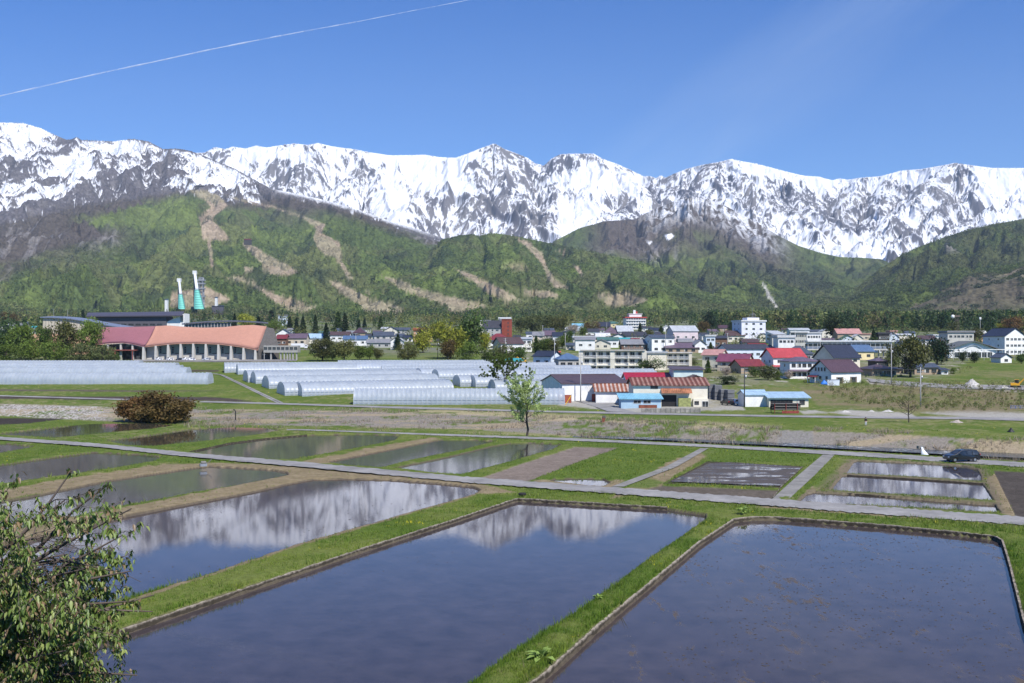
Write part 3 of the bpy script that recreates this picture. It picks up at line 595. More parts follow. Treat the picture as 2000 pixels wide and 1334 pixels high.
# --- water
def water_mat(name, mud, rough=.035, bump=.004, weed=0):
    t = NT(name); v = t.coord('Object'); vs = t.coord('Object', (1, .35, 1))
    n = t.noise(5.0, 2, .5, v); nb = t.noise(.12, 2, .5, v); nm = t.noise(.5, 7, .7, v)
    nq = t.noise(.16, 6, .65, t.coord('Object', (1, .5, 1))); c = t.mix(1.0, mud, t.rng(nm.outputs[0], .3, .7, .7, 1.35), 'MULTIPLY'); c = t.mix(1.0, c, t.rng(nq.outputs[0], .35, .65, .93, 1.10), 'MULTIPLY')
    rn = t.noise(.05, 3, .5, v); ro = t.rng(rn.outputs[0], .35, .65, rough*.6, rough*1.5)
    if weed:
        ns = t.noise(1.1, 8, .75, vs); wm = t.coord('Object', (.35, .035, 1)); nl = t.noise(1.0, 3, .6, wm)
        f = t.n('ShaderNodeMath', operation='MULTIPLY'); t.l(t.rng(ns.outputs[0], .53, .60, 0, 1), f.inputs[0]); t.l(t.rng(nl.outputs[0], .50, .60, 0, 1), f.inputs[1])
        c = t.mix(f.outputs[0], c, (.088, .068, .050)); 
        mx = t.n('ShaderNodeMix'); t.l(f.outputs[0], mx.inputs[0]); t.l(ro, mx.inputs[2]); mx.inputs[3].default_value = .6; ro = mx.outputs[0]
    t.done(c, rough, t.bump(n.outputs[0], 1, bump), .5); t.l(ro, t.b.inputs['Roughness']); t.b.inputs['IOR'].default_value = 1.33
    return t.m
m_water = water_mat('paddy_water', (.046, .038, .042), .012, .0009)
m_water_w = water_mat('paddy_water_with_straw', (.050, .040, .040), .012, .0012, 1)
m_water_d = water_mat('shallow_muddy_water', (.050, .046, .036), .03, .0008)
m_water_g = water_mat('ruffled_water', (.055, .052, .046), .04, .0015)
from mathutils.geometry import tessellate_polygon
from mathutils import Vector
def sheet(name, P, z, mat, kind='structure'):
    tris = tessellate_polygon([[Vector((x, y, 0)) for x, y in P]])
    me = bpy.data.meshes.new(name); me.from_pydata([(x, y, z) for x, y in P], [], [tuple(t) for t in tris]); me.update()
    for p in me.polygons:
        if p.normal.z < 0: me.flip_normals(); break
    me.materials.append(mat); o = link(bpy.data.objects.new(name, me)); tag(o, kind=kind); return o
def grow(P, d):
    q = np.array(P); n = len(q); a = 0
    for i in range(n): a += q[i][0]*q[(i+1) % n][1]-q[(i+1) % n][0]*q[i][1]
    s = 1 if a > 0 else -1; out = []
    for i in range(n):
        e0 = q[i]-q[i-1]; e1 = q[(i+1) % n]-q[i]
        n0 = np.array((e0[1], -e0[0]))/(np.hypot(*e0)+1e-9); n1_ = np.array((e1[1], -e1[0]))/(np.hypot(*e1)+1e-9)
        m = n0+n1_; m = m/max(np.hypot(*m), .35)
        out.append(tuple(q[i]+m*d*s))
    return out
for k, P in PW.items():
    mt = m_water_w if k == 'right' else (m_water_d if k in ('upper_first', 'upper_second', 'fourth_left', 'third_left', 'upper_third') else (m_water_g if k.startswith('upper') or k == 'second_left' else m_water))
    sheet('water', grow(P, .45), 0.0, mt)
def patchy():
    t = NT('wet_mud_with_puddles'); v = t.coord('Object', (.5, 1.6, 1)); n = t.noise(.22, 7, .62, v); f = t.rng(n.outputs[0], .50, .55, 0, 1); n2 = t.noise(4, 5, .7, t.coord('Object'))
    c = t.mix(1.0, (.062, .050, .042), t.rng(n2.outputs[0], .3, .7, .6, 1.5), 'MULTIPLY'); t.done(c, .9, None, .5); t.l(t.rng(f, 0, 1, .85, .03), t.b.inputs['Roughness'])
    bp_ = t.bump(t.rng(f, 0, 1, 1, 0), 1, .05, t.bump(n2.outputs[0], .6, .05)); mx = t.n('ShaderNodeMix', data_type='VECTOR'); ge = t.n('ShaderNodeNewGeometry'); t.l(f, mx.inputs[0]); t.l(bp_, mx.inputs[4]); t.l(ge.outputs['Normal'], mx.inputs[5]); t.l(mx.outputs[1], t.b.inputs['Normal']); return t.m
sheet('wet_field', W([(1385, 905), (1430, 903), (1566, 913), (1530, 949), (1480, 948), (1310, 941)], .15), .2, patchy())
def debris(key, n, seed, size, label, col, stretch=1.0):
    rs = np.random.RandomState(seed); P = PW[key]; q = np.array(P); X = q[:, 0].min()+rs.rand(n)*np.ptp(q[:, 0]); Y = q[:, 1].min()+rs.rand(n)*np.ptp(q[:, 1])
    k = (sdf(X, Y, P) < -.4) & (Y > 46) & (fbm(X/5, Y/12, seed, 3) > .5); X, Y = X[k], Y[k]; n = len(X); s_ = size*(.4+rs.rand(n)); a_ = rs.rand(n)*6.283; V = np.zeros((n, 5, 3))
    for i, (u, v) in enumerate(((-1, -.6), (1, -.7), (.9, .7), (-.8, .6))): V[:, i] = np.stack([X+s_*(np.cos(a_)*u*stretch-np.sin(a_)*v), Y+s_*(np.sin(a_)*u*stretch+np.cos(a_)*v), np.full(n, .002)], 1)
    V[:, 4] = np.stack([X, Y, .01+s_*.35], 1); f = np.array([(0, 1, 4), (1, 2, 4), (2, 3, 4), (3, 0, 4)]); Fc = (np.arange(n)[:, None, None]*5+f[None]).reshape(-1, 3)
    o = np_mesh('floating_clods', V.reshape(-1, 3), Fc, plain('wet_clod', col, .7, .3), None, smooth=False); tag(o, label, 'debris', kind='stuff')
debris('bright_left', 900, 5, .07, 'small dark clods standing out of the bright left paddy', (.05, .04, .03)); debris('centre', 1500, 6, .035, 'tiny specks floating on the large centre paddy', (.06, .05, .035)); debris('right', 5200, 7, .045, 'straw and mud bits floating in the right paddy', (.11, .08, .055), 1.8)
# stream beyond the upper lane
st = [(900, 842), (1100, 853), (1300, 864), (1550, 876), (1800, 890), (2000, 900), (2300, 914), (2300, 904), (2000, 891), (1800, 882), (1550, 870), (1300, 860), (1100, 847), (900, 835)]
def stream_mat():
    t = NT('running_water'); v = t.coord('Object', (.5, 1, 1)); n = t.noise(1.2, 6, .7, v); n2 = t.noise(.10, 3, .6, t.coord('Object'))
    f = t.n('ShaderNodeMath', operation='MULTIPLY'); t.l(t.rng(n.outputs[0], .54, .60, 0, 1), f.inputs[0]); t.l(t.rng(n2.outputs[0], .48, .56, 0, 1), f.inputs[1])
    c = t.mix(f.outputs[0], (.030, .040, .045), (.75, .78, .8)); return t.done(c, .12, t.bump(n.outputs[0], 1, .12), .5)
sheet('stream', [unp(a, b, STZ(a)+.55*0-0) for a, b in st], -1.75, stream_mat())

# --- lanes
m_lane = plain('worn_pale_asphalt', (.255, .245, .235), .9, .34, .22, .01)
m_conc = plain('weathered_concrete', (.22, .21, .19), .9, .35, .5, .02)
def lane(top, bot, z, mat, x0, x1, step=7, name='road'):
    xs = np.arange(x0, x1+1, step); V = []; NA = 5
    for x in xs:
        ja, jb = (random.random()-.5)*.16, (random.random()-.5)*.16
        for i in range(NA):
            u = i/(NA-1); u = u+(ja if i == 0 else (jb if i == NA-1 else 0)); py = top(x)+(bot(x)-top(x))*u; X, Y = unp(x, py, z); V.append((X, Y, z+.02*math.sin(math.pi*i/(NA-1))))
    # skirt so the lane has an edge
    V = np.array(V); 
    f = grid_faces(len(xs), NA)
    ob = np_mesh(name, V, f[:, ::-1], mat); tag(ob, kind='structure')
    return ob
def pts(*a): return curve(a)
R1T = pts((-900, 806), (0, 853), (180, 865), (375, 884.5), (600, 903), (900, 930), (1200, 951.5), (1500, 973), (1700, 988), (2000, 1009), (2900, 1072))
R1B = pts((-900, 811), (0, 858.5), (180, 871.5), (375, 892.5), (600, 912.5), (900, 941), (1200, 964), (1500, 987), (1700, 1003), (2000, 1025), (2900, 1095))
lane(R1T, R1B, .36, m_lane, -900, 2900)
lane(R2T, R2B, .26, m_lane, 560, 2900)
def strip(name, left, right, mat, lift=.06, n=24, zf=None):
    """a path between two photo polylines with the same number of points, draped over the ground"""
    V = []; L = np.array(left, float); Rr = np.array(right, float); t0 = np.linspace(0, 1, len(L))
    for t in np.linspace(0, 1, n):
        a = np.array([np.interp(t, t0, L[:, i]) for i in (0, 1)]); b = np.array([np.interp(t, t0, Rr[:, i]) for i in (0, 1)])
        for s in np.linspace(0, 1, 4):
            px, py = a*(1-s)+b*s
            if zf is not None: X, Y = unp(px, py, zf); z = zf
            else: X, Y, z = spot(px, py); z = z+.25
            V.append((X, Y, z+lift))
    o = np_mesh(name, V, grid_faces(n, 4), mat); tag(o, kind='structure'); return o
strip('path', [(1368, 876), (1300, 912), (1194, 951)], [(1384, 876), (1322, 912), (1219, 951)], m_conc, .05, 20, .22)
strip('path', [(1607, 888.5), (1560, 928), (1507, 976)], [(1630, 889), (1592, 928), (1537, 979)], m_conc, .05, 20, .22)
strip('road', [(-400, 766), (0, 774), (300, 783), (540, 789), (800, 797), (1060, 804.5), (1200, 807), (1450, 812.5), (1700, 816), (1900, 817), (2300, 824)],
      [(-400, 768), (0, 776), (300, 785.5), (540, 792), (800, 801), (1060, 807.5), (1200, 811), (1450, 816), (1700, 820), (1900, 822), (2300, 834)], m_lane, .10, 90)
strip('road', [(1116, 783), (1140, 790), (1165, 798), (1186, 806)], [(1165, 782), (1205, 788), (1199, 797), (1250, 810)], m_lane, .13, 16)
for a, b in (((398, 728), 0), ((404, 728), 4)):
    strip('track', [(400+b, 728.5), (430+b, 734), (458+b*1.3, 748), (500+b*1.5, 769), (540+b*2, 789)], [(403+b, 728.5), (433+b, 734), (462+b*1.3, 748), (505+b*1.5, 769), (546+b*2, 789)], m_lane, .10, 30)
strip('road', [(1694, 742), (1760, 747), (1850, 753), (2100, 757)], [(1700, 748), (1780, 757), (1880, 762), (2100, 766)], m_lane, .22, 20)
strip('car_park', [(262, 703), (400, 703), (580, 703)], [(262, 707), (400, 708), (580, 706)], m_lane, .2, 20)

# --- concrete kerbs round the nearest paddies
m_kerb = plain('mossy_kerb_concrete', (.27, .245, .205), .95, .45, 1.6, .02)
def kerb_mat():
    t = NT('crumbling_kerb'); v = t.coord('Object'); n = t.noise(2.2, 8, .75, v); g = t.n('ShaderNodeSeparateXYZ'); t.l(v, g.inputs[0]); f = t.n('ShaderNodeMath', operation='ADD'); t.l(t.rng(g.outputs[2], .12, .42, 0, 1), f.inputs[0]); t.l(t.rng(n.outputs[0], .3, .7, -.35, .35), f.inputs[1])
    c = t.mix(t.rng(f.outputs[0], .45, .95, 0, 1), (.060, .050, .035), (.29, .25, .20)); c = t.mix(1.0, c, t.rng(n.outputs[0], .3, .7, .6, 1.35), 'MULTIPLY'); return t.done(c, .95, t.bump(n.outputs[0], 1, .05), .2)      # wet and mossy below, dry pale crest
m_kerb = kerb_mat()
def kerb(poly, z0=-.1, z1=.22, wd=.2, world=False):
    P = poly if world else [unp(a, b, .2) for a, b in poly]; Q = []
    for (x0, y0), (x1, y1) in zip(P[:-1], P[1:]):
        n = max(2, int(math.hypot(x1-x0, y1-y0)/.35))
        Q += [(x0+(x1-x0)*i/n, y0+(y1-y0)*i/n) for i in range(n)]
    Q.append(P[-1]); Q = np.array(Q); T = np.gradient(Q, axis=0); T /= np.hypot(T[:, 0], T[:, 1])[:, None]; N = np.stack([-T[:, 1], T[:, 0]], 1)
    V = []
    for i, (q, n_) in enumerate(zip(Q, N)):
        j = (random.random()-.5)*.07; k = (random.random()-.5)*.05
        for s, z in ((-.5, z0), (-.45, z1+j), (.45, z1+j+.01), (.5, z0)): V.append((q[0]+n_[0]*wd*s+k, q[1]+n_[1]*wd*s+k, z))
    o = np_mesh('kerb', V, grid_faces(len(Q), 4), m_kerb, smooth=False); tag(o, kind='structure')
def kerb_pond(key, idx, off=.13, **kw):
    Q = grow(PW[key], off); kerb([Q[i] for i in idx], world=True, **kw)
kerb_pond('right', [13, 14, 15, 16, 17, 18, 19, 0, 1, 2, 3, 4, 5, 6, 7, 8, 9, 10, 11, 12][1:-1] if False else [14, 15, 16, 17, 18, 0, 1, 2, 3, 4, 5, 6, 7, 8, 9, 10, 11, 12], z1=.38, wd=.16)
kerb_pond('centre', [22, 23, 24, 25, 26, 0, 1, 2, 3, 4] if len(PW['centre']) > 26 else [len(PW['centre'])-5, len(PW['centre'])-4, len(PW['centre'])-3, len(PW['centre'])-2, len(PW['centre'])-1, 0, 1, 2, 3, 4], z1=.36, wd=.15)
kerb_pond('upper_third', [0, 1, 2, 3], z1=.20, wd=.16)
kerb([(1305, 942), (1383, 901.5), (1568, 911)], wd=.2, z1=.2); kerb([(1300, 943.5), (1420, 947), (1526, 953)], wd=.25, z1=.2)
kerb([(1655, 926.5), (1780, 934), (1920, 943)], wd=.3, z1=.14); kerb([(1622, 960), (1780, 971), (1945, 983)], wd=.3, z1=.14)
kerb([(1568, 912), (1526, 951), (1510, 973)], wd=.12, z1=.3)

# --- grass: tufts of real blades over the bunds, thinning with distance
def blades(n, Y0, Y1, hgt, seed, px0=-60, px1=2060, cond=None, name='grass', colf=None, wid=.30):
    rs = np.random.RandomState(seed)
    Y = 1/(rs.rand(n)*(1/Y0-1/Y1)+1/Y1); px = px0+rs.rand(n)*(px1-px0); X = (px-CX)/F*Y
    d = np.full(n, 99.0)
    for P in PW.values():
        q = np.array(P); s = (X > q[:, 0].min()-9) & (X < q[:, 0].max()+9) & (Y > q[:, 1].min()-9) & (Y < q[:, 1].max()+9)
        if s.any(): d[s] = np.minimum(d[s], sdf(X[s], Y[s], P))
    z = ground_z(X, Y); py = HY+(H-z)*F/Y
    keep = d > .28
    for p, a in MUD.values(): keep &= sdf(px, py, p) > 0
    for p in tanp: keep &= ~((sdf(px, py, p) < 0) & (rs.rand(n) < .93))
    keep &= ~((py > R1T(px)-.5) & (py < R1B(px)+.5)) & ~((py > R2T(px)-.5) & (py < R2B(px)+.5))
    for p in ([(1366, 876), (1386, 876), (1221, 952), (1192, 952)], [(1605, 888), (1632, 888), (1540, 980), (1505, 976)]): keep &= sdf(px, py, p) > 0
    if cond is not None: keep &= cond(px, py, X, Y, rs)
    X, Y, z, px, py, d = [a[keep] for a in (X, Y, z, px, py, d)]; n = len(X)
    print(name, n)
    B = 3; hs = hgt*(.5+rs.rand(n))*np.clip(.6+1.2*fbm(X/2.2, Y/2.2, 91, 3)-.2, .3, 2)
    V = np.zeros((n, B, 3, 3)); cc = np.zeros((n, B, 3, 3))
    tone = fbm(X/3, Y/3, 95, 3)
    dome_ = .14
    for b in range(B):
        a = rs.rand(n)*6.283; w_ = wid*hs*(.25+.3*rs.rand(n)); le = hs*(.25+.5*rs.rand(n)); a2 = rs.rand(n)*6.283
        ox = (rs.rand(n)-.5)*.25; oy = (rs.rand(n)-.5)*.25
        V[:, b, 0] = np.stack([X+ox-np.cos(a)*w_, Y+oy-np.sin(a)*w_, z+.0], -1); V[:, b, 1] = np.stack([X+ox+np.cos(a)*w_, Y+oy+np.sin(a)*w_, z+.0], -1)
        V[:, b, 2] = np.stack([X+ox+np.cos(a2)*le, Y+oy+np.sin(a2)*le, z+dome_*np.interp(Y, [60, 110], [1, .3])+hs], -1)
        c0 = colf(px, py, X, Y, tone, rs)
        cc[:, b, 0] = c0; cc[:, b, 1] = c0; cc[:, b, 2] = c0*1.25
    N = n*B*3
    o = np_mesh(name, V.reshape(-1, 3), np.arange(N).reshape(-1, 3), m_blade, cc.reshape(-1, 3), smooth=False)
    tag(o, kind='stuff'); return o
def leafy(name, trans=.3, rough=.6):
    t = NT(name); a = t.n('ShaderNodeVertexColor', layer_name='tint'); t.l(a.outputs[0], t.b.inputs['Base Color'])
    t.b.inputs['Roughness'].default_value = rough; t.b.inputs['Specular IOR Level'].default_value = .3
    tr = t.n('ShaderNodeBsdfTranslucent'); t.l(a.outputs[0], tr.inputs[0]); mx = t.n('ShaderNodeMixShader'); mx.inputs[0].default_value = trans
    out = t.t.nodes['Material Output']; t.l(t.b.outputs[0], mx.inputs[1]); t.l(tr.outputs[0], mx.inputs[2]); t.l(mx.outputs[0], out.inputs[0]); return t.m
m_blade = leafy('grass_blade', .45)
def gcol(px, py, X, Y, tone, rs):
    n = len(X); c = np.array((.120, .200, .022))*np.ones((n, 3)); c = mixc(c, (.21, .27, .04), sstep(.4, .65, tone)); c = mixc(c, (.30, .25, .14), ((rs.rand(n) < .05) & (tone > .5))*.8); c = mixc(c, (.05, .10, .02), (rs.rand(n) < .18)*.8)
    return c*(.75+.5*rs.rand(n))[:, None]
tag(blades(190000, 47, 92, .15, 1, colf=gcol), 'short lush spring grass on the bunds between the flooded paddies', 'grass')
tag(blades(130000, 92, 240, .16, 2, colf=gcol, cond=lambda px, py, X, Y, rs: (py > TOP(px)-12) & ((py > R2T(px)) | (rs.rand(len(px)) < .45))), 'short spring grass round the upper fields and along the lanes', 'grass')
tag(blades(9000, 48, 130, .36, 11, colf=lambda px, py, X, Y, tone, rs: gcol(px, py, X, Y, tone, rs)*.8, name='tall_grass', cond=lambda px, py, X, Y, rs: fbm(X/2.5, Y/2.5, 111, 3) > .54, wid=.16), 'taller weeds and grass tufts standing up from the bunds', 'grass')
def rcol(px, py, X, Y, tone, rs):
    n = len(X); c = np.array((.40, .33, .24))*np.ones((n, 3)); c = mixc(c, (.32, .25, .17), (rs.rand(n) < .4)*1.0); return c*(.7+.5*rs.rand(n))[:, None]
tag(blades(85000, 140, 260, .55, 3, colf=rcol, name='dry_reeds', cond=lambda px, py, X, Y, rs: (py < R2T(px)-1) & (py > TOP(px)-6) & (fbm(X/9, Y/5, 66, 3) > np.where((px > 1130) & (px < 1530), .46, .60)) & (px > 360) & ~((px > 1528) & (px < 1588)), wid=.16), 'pale dry reeds and straw grass along the stream bank', 'reeds')
def ycol(px, py, X, Y, tone, rs): return np.array((.80, .68, .04))*np.ones((len(X), 3))
tag(blades(16000, 50, 330, .13, 4, colf=ycol, name='yellow_flowers', cond=lambda px, py, X, Y, rs: (fbm(X/4, Y/4, 68, 3) > .70) | (hints(px, py, [(1205, 808, 18, 6), (1170, 800, 20, 4), (115, 789, 10, 2.5), (1050, 800, 30, 2)]) > .5), wid=.5), 'small yellow wild flowers dotted through the grass', 'flowers')
# ================================================================ BUILDERS
class MB:
    def __init__(s): s.v = []; s.f = []; s.mi = []
    def add(s, V, Fc, mi=0):
        b = len(s.v); s.v += [tuple(p) for p in V]; s.f += [tuple(b+i for i in f) for f in Fc]; s.mi += [mi]*len(Fc); return s
    def box(s, x0, x1, y0, y1, z0, z1, mi=0):
        V = [(x, y, z) for x in (x0, x1) for y in (y0, y1) for z in (z0, z1)]
        return s.add(V, [(0, 1, 3, 2), (4, 6, 7, 5), (0, 4, 5, 1), (2, 3, 7, 6), (0, 2, 6, 4), (1, 5, 7, 3)], mi)
    def prism(s, P, y0, y1, mi=0, axis='y'):
        """P outline in (a, z); extruded along y (a=x) or along x (a=y)"""
        n = len(P); m = (lambda a, t, z: (a, t, z)) if axis == 'y' else (lambda a, t, z: (t, a, z))
        V = [m(a, y0, z) for a, z in P]+[m(a, y1, z) for a, z in P]
        Fc = [tuple(range(n)), tuple(range(2*n-1, n-1, -1))]+[(i, i+n, (i+1) % n+n, (i+1) % n) for i in range(n)]
        return s.add(V, Fc, mi)
    def slab(s, q, th, mi=0):
        """quad given by four 3D corners, thickened downwards"""
        V = list(q)+[(a, b, c-th) for a, b, c in q]; n = len(q)
        return s.add(V, [tuple(range(n)), tuple(range(2*n-1, n-1, -1))]+[(i, i+n, (i+1) % n+n, (i+1) % n) for i in range(n)], mi)
    def tube(s, P, rad, n=6, mi=0, cap=True):
        P = [np.array(p, float) for p in P]; rs = rad if hasattr(rad, '__len__') else [rad]*len(P); b = len(s.v)
        for i, p in enumerate(P):
            d = P[min(i+1, len(P)-1)]-P[max(i-1, 0)]; d = d/(np.linalg.norm(d)+1e-9)
            u = np.cross(d, (0, 0, 1) if abs(d[2]) < .9 else (1, 0, 0)); u /= np.linalg.norm(u); w_ = np.cross(d, u)
            for k in range(n):
                a = 6.2832*k/n; s.v.append(tuple(p+(u*math.cos(a)+w_*math.sin(a))*rs[i]))
        for i in range(len(P)-1):
            for k in range(n): s.f.append((b+i*n+k, b+i*n+(k+1) % n, b+(i+1)*n+(k+1) % n, b+(i+1)*n+k)); s.mi.append(mi)
        if cap:
            s.f.append(tuple(b+k for k in range(n))[::-1]); s.mi.append(mi); s.f.append(tuple(b+(len(P)-1)*n+k for k in range(n))); s.mi.append(mi)
        return s
    def build(s, name, mats, parent=None, smooth=False, bevel=0, fix=True):
        me = bpy.data.meshes.new(name); me.from_pydata(s.v, [], s.f)
        if not isinstance(mats, (list, tuple)): mats = [mats]
        for m in mats: me.materials.append(m)
        me.polygons.foreach_set('material_index', s.mi)
        if smooth: me.polygons.foreach_set('use_smooth', [True]*len(s.f))
        if fix:
            import bmesh
            bm = bmesh.new(); bm.from_mesh(me); bmesh.ops.recalc_face_normals(bm, faces=bm.faces)
            if bevel: bmesh.ops.bevel(bm, geom=[e for e in bm.edges if e.is_manifold and e.calc_face_angle(0) > .6], offset=bevel, segments=2, affect='EDGES', profile=.6)
            bm.to_mesh(me); bm.free()
        me.update(); return link(bpy.data.objects.new(name, me), parent)
def thing(name, label, cat, loc, yaw=0, group=None):
    o = bpy.data.objects.new(name, None); COL.objects.link(o); o.location = loc; o.rotation_euler = (0, 0, R(yaw)); tag(o, label, cat, group); return o
WALLC = {'white': (.78, .77, .74), 'cream': (.70, .65, .53), 'beige': (.56, .48, .37), 'grey': (.42, .41, .39), 'bluewhite': (.60, .66, .72), 'brown': (.16, .09, .06), 'dark': (.07, .065, .06), 'pink': (.66, .55, .55), 'orange': (.55, .33, .20),
         'mint': (.58, .68, .64), 'brick': (.33, .075, .045), 'yellow': (.72, .60, .34), 'concrete': (.50, .48, .43), 'lilac': (.70, .70, .76), 'blue': (.36, .50, .60), 'tan': (.38, .29, .20)}
ROOFC = {'charcoal': (.055, .055, .065), 'navy': (.032, .038, .060), 'brown': (.095, .060, .058), 'plum': (.085, .048, .060), 'wine': (.20, .040, .045), 'magenta': (.20, .06, .10), 'red': (.43, .065, .070), 'crimson': (.36, .018, .035), 'grey': (.24, .24, .25),
         'lightgrey': (.46, .48, .50), 'blue': (.09, .15, .26), 'paleblue': (.36, .50, .62), 'sky': (.22, .48, .62), 'teal': (.05, .36, .38), 'green': (.08, .17, .14), 'salmon': (.50, .27, .24), 'rust': (.34, .12, .06), 'slate': (.075, .088, .115), 'white': (.66, .66, .66), 'purple': (.14, .10, .13), 'olive': (.2, .24, .1)}
def wallm(c): return plain('wall_'+c, WALLC[c], .85, .14, .5, .01)
def roofm(c, ax):
    k = 'roof_'+c+'_'+str(ax)
    return ribbed(k, ROOFC[c], .42, ax, .42 if c not in ('rust',) else .8, .03, .25)
def glass_mat():
    t = NT('window_glass'); v = t.coord('Object'); n = t.noise(.7, 2, .5, v)
    c = t.mix(t.rng(n.outputs[0], .4, .6, 0, 1), (.018, .022, .028), (.07, .075, .08)); return t.done(c, .08, None, .6)
m_glass = glass_mat(); m_frame = plain('window_frame_pale', (.62, .62, .60), .5, .05); m_dframe = plain('window_frame_dark', (.10, .09, .085), .5, .05); m_curtain = plain('drawn_curtain', (.55, .53, .48), .8, .1)
m_trim = plain('fascia_trim', (.5, .48, .45), .7, .1); m_black = plain('bay_shade_and_shoe_black', (.02, .02, .022), .8, .1); m_metal = plain('galvanised_steel', (.42, .43, .44), .45, .15, 1, 0, .6); m_pole = plain('pole_concrete', (.40, .39, .37), .85, .2)  # m_black: near-black colour for the shade inside open bays, also the shoes
_wm = {}
def window(root, x, z, y, w_=1.3, h_=1.1, side=None, frame='pale', name='window', curtain=False):
    """side None: in the front (-y) wall at that y; 'l'/'r': in a side wall, x is then along y"""
    key = (round(w_, 1), round(h_, 1), frame, curtain)
    if key not in _wm:
        m = MB(); w2, h2 = w_/2, h_/2; f = .07
        m.box(-w2, w2, -.05, .04, -h2, -h2+f).box(-w2, w2, -.05, .04, h2-f, h2).box(-w2, -w2+f, -.05, .04, -h2+f, h2-f).box(w2-f, w2, -.05, .04, -h2+f, h2-f)
        if w_ > .9: m.box(-.03, .03, -.045, .03, -h2+f, h2-f)
        m.box(-w2+f, w2-f, -.02, .02, -h2+f, h2-f, 1)
        if curtain: m.box(-w2+f, -w2*.35, -.03, -.021, -h2+f, h2-f, 2)
        o = m.build(name, [m_frame if frame == 'pale' else m_dframe, m_glass, m_curtain], None); _wm[key] = o.data; bpy.data.objects.remove(o)
    o = bpy.data.objects.new(name, _wm[key]); link(o, root)
    if side is None: o.location = (x, y, z)
    else: o.location = (y, x, z); o.rotation_euler = (0, 0, R(90 if side == 'r' else -90))
    return o
def gutter_windows(root, W2, y, z0, h, n, ww=1.3, wh=1.1, side=None, frame='pale', skip=(), wide=None):
    for i in range(n):
        if i in skip: continue
        x = -W2+(i+.5)*2*W2/n
        window(root, x, z0+h, y, min(ww, 2*W2/n*.8), wh, side, frame, curtain=(i*7+int(h*3)) % 3 == 0)
GRP_H = 'houses and buildings of the valley town'
def house(px0, px1, base, eave, ridge, roof, wall, rc, label, kind='x', yaw=0, d=None, floors=2, win=None, side=None, name='house', cat='house', group=GRP_H, frame='pale', over=.6, D=None, chimney=False, lift=0, balcony=False, skirt=False):
    D0 = D or dist_at(base); s = D0/F; ext = (px1-px0)*s; cy, sy = abs(math.cos(R(yaw))), abs(math.sin(R(yaw)))
    if d is None: d = ext*.75
    d = min(d, ext*.9/max(sy, .01)) if sy > .05 else d
    w_ = max((ext-d*sy)/cy, 2.0); hw = (base-eave)*s; hr = max((eave-ridge)*s, .05)
    X = ((px0+px1)/2-CX)*s; Yc = D0+(w_*sy+d*cy)/2; Xc = X*Yc/D0*1.0 if False else X
    z = H+(HY-base)*s+lift
    root = thing(name, label, cat, (Xc, Yc, z), yaw, group); wm = wallm(wall); W2, D2 = w_/2, d/2
    m = MB(); zb = -1.6
    if kind == 'x': m.prism([(-D2, zb), (D2, zb), (D2, hw), (0, hw+hr*D2/(D2+over)), (-D2, hw)], -W2, W2, axis='x')
    elif kind == 'y': m.prism([(-W2, zb), (W2, zb), (W2, hw), (0, hw+hr*W2/(W2+over)), (-W2, hw)], -D2, D2)
    elif kind == 'shed': m.prism([(-D2, zb), (D2, zb), (D2, hw+hr), (-D2, hw)], -W2, W2, axis='x')
    else: m.box(-W2, W2, -D2, D2, zb, hw)
    m.build('wall', wm, root)
    r = MB(); a, b = W2+over, D2+over; e = hw-.02; t = .22; lo = hr/b*over if kind == 'x' else hr/a*over
    lo = 0
    if kind == 'x':
        zr = hw+hr; r.slab([(-a, -b, e-lo+.2), (a, -b, e-lo+.2), (a, .0, zr+.2), (-a, .0, zr+.2)], t); r.slab([(-a, .0, zr+.2), (a, .0, zr+.2), (a, b, e-lo+.2), (-a, b, e-lo+.2)], t); r.box(-a-.02, a+.02, -.14, .14, zr+.14, zr+.3); ax = 0
    elif kind == 'y':
        zr = hw+hr; r.slab([(-a, -b, e-lo+.2), (0, -b, zr+.2), (0, b, zr+.2), (-a, b, e-lo+.2)], t); r.slab([(0, -b, zr+.2), (a, -b, e-lo+.2), (a, b, e-lo+.2), (0, b, zr+.2)], t); r.box(-.14, .14, -b-.02, b+.02, zr+.14, zr+.3); ax = 1
    elif kind == 'hip':
        zr = hw+hr; k = max(a-b, .4); r.add([(-a, -b, e+.1), (a, -b, e+.1), (a, b, e+.1), (-a, b, e+.1), (-k, 0, zr), (k, 0, zr), (-a, -b, e-.1), (a, -b, e-.1), (a, b, e-.1), (-a, b, e-.1)],
              [(0, 1, 5, 4), (1, 2, 5), (2, 3, 4, 5), (3, 0, 4), (6, 7, 1, 0), (7, 8, 2, 1), (8, 9, 3, 2), (9, 6, 0, 3), (9, 8, 7, 6)]); ax = 0
    elif kind == 'shed':
        r.slab([(-a, -b, e+.15), (a, -b, e+.15), (a, b, e+hr+.3), (-a, b, e+hr+.3)], t); ax = 0
    elif kind == 'barrel':
        n = 10; P = [(-b*math.cos(math.pi*i/n), hw+hr*math.sin(math.pi*i/n)) for i in range(n+1)]
        r.prism(P, -a, a, axis='x'); ax = 0
    else:
        r.box(-a, a, -b, b, e+.05, e+.35+hr*.2); r.box(-a, a, -b, -b+.2, e+.35, e+.35+hr); r.box(-a, a, b-.2, b, e+.35, e+.35+hr); r.box(-a, -a+.2, -b+.21, b-.21, e+.35, e+.35+hr); r.box(a-.2, a, -b+.21, b-.21, e+.35, e+.35+hr); ax = 0
    ro = r.build('roof', roofm(rc, ax) if kind != 'flat' else plain('flatroof_'+rc, ROOFC[rc], .8, .2), root)
    if chimney: MB().box(W2*.4, W2*.4+.6, .3, .9, hw+hr*.4, hw+hr+.9).build('chimney', m_trim, ro)
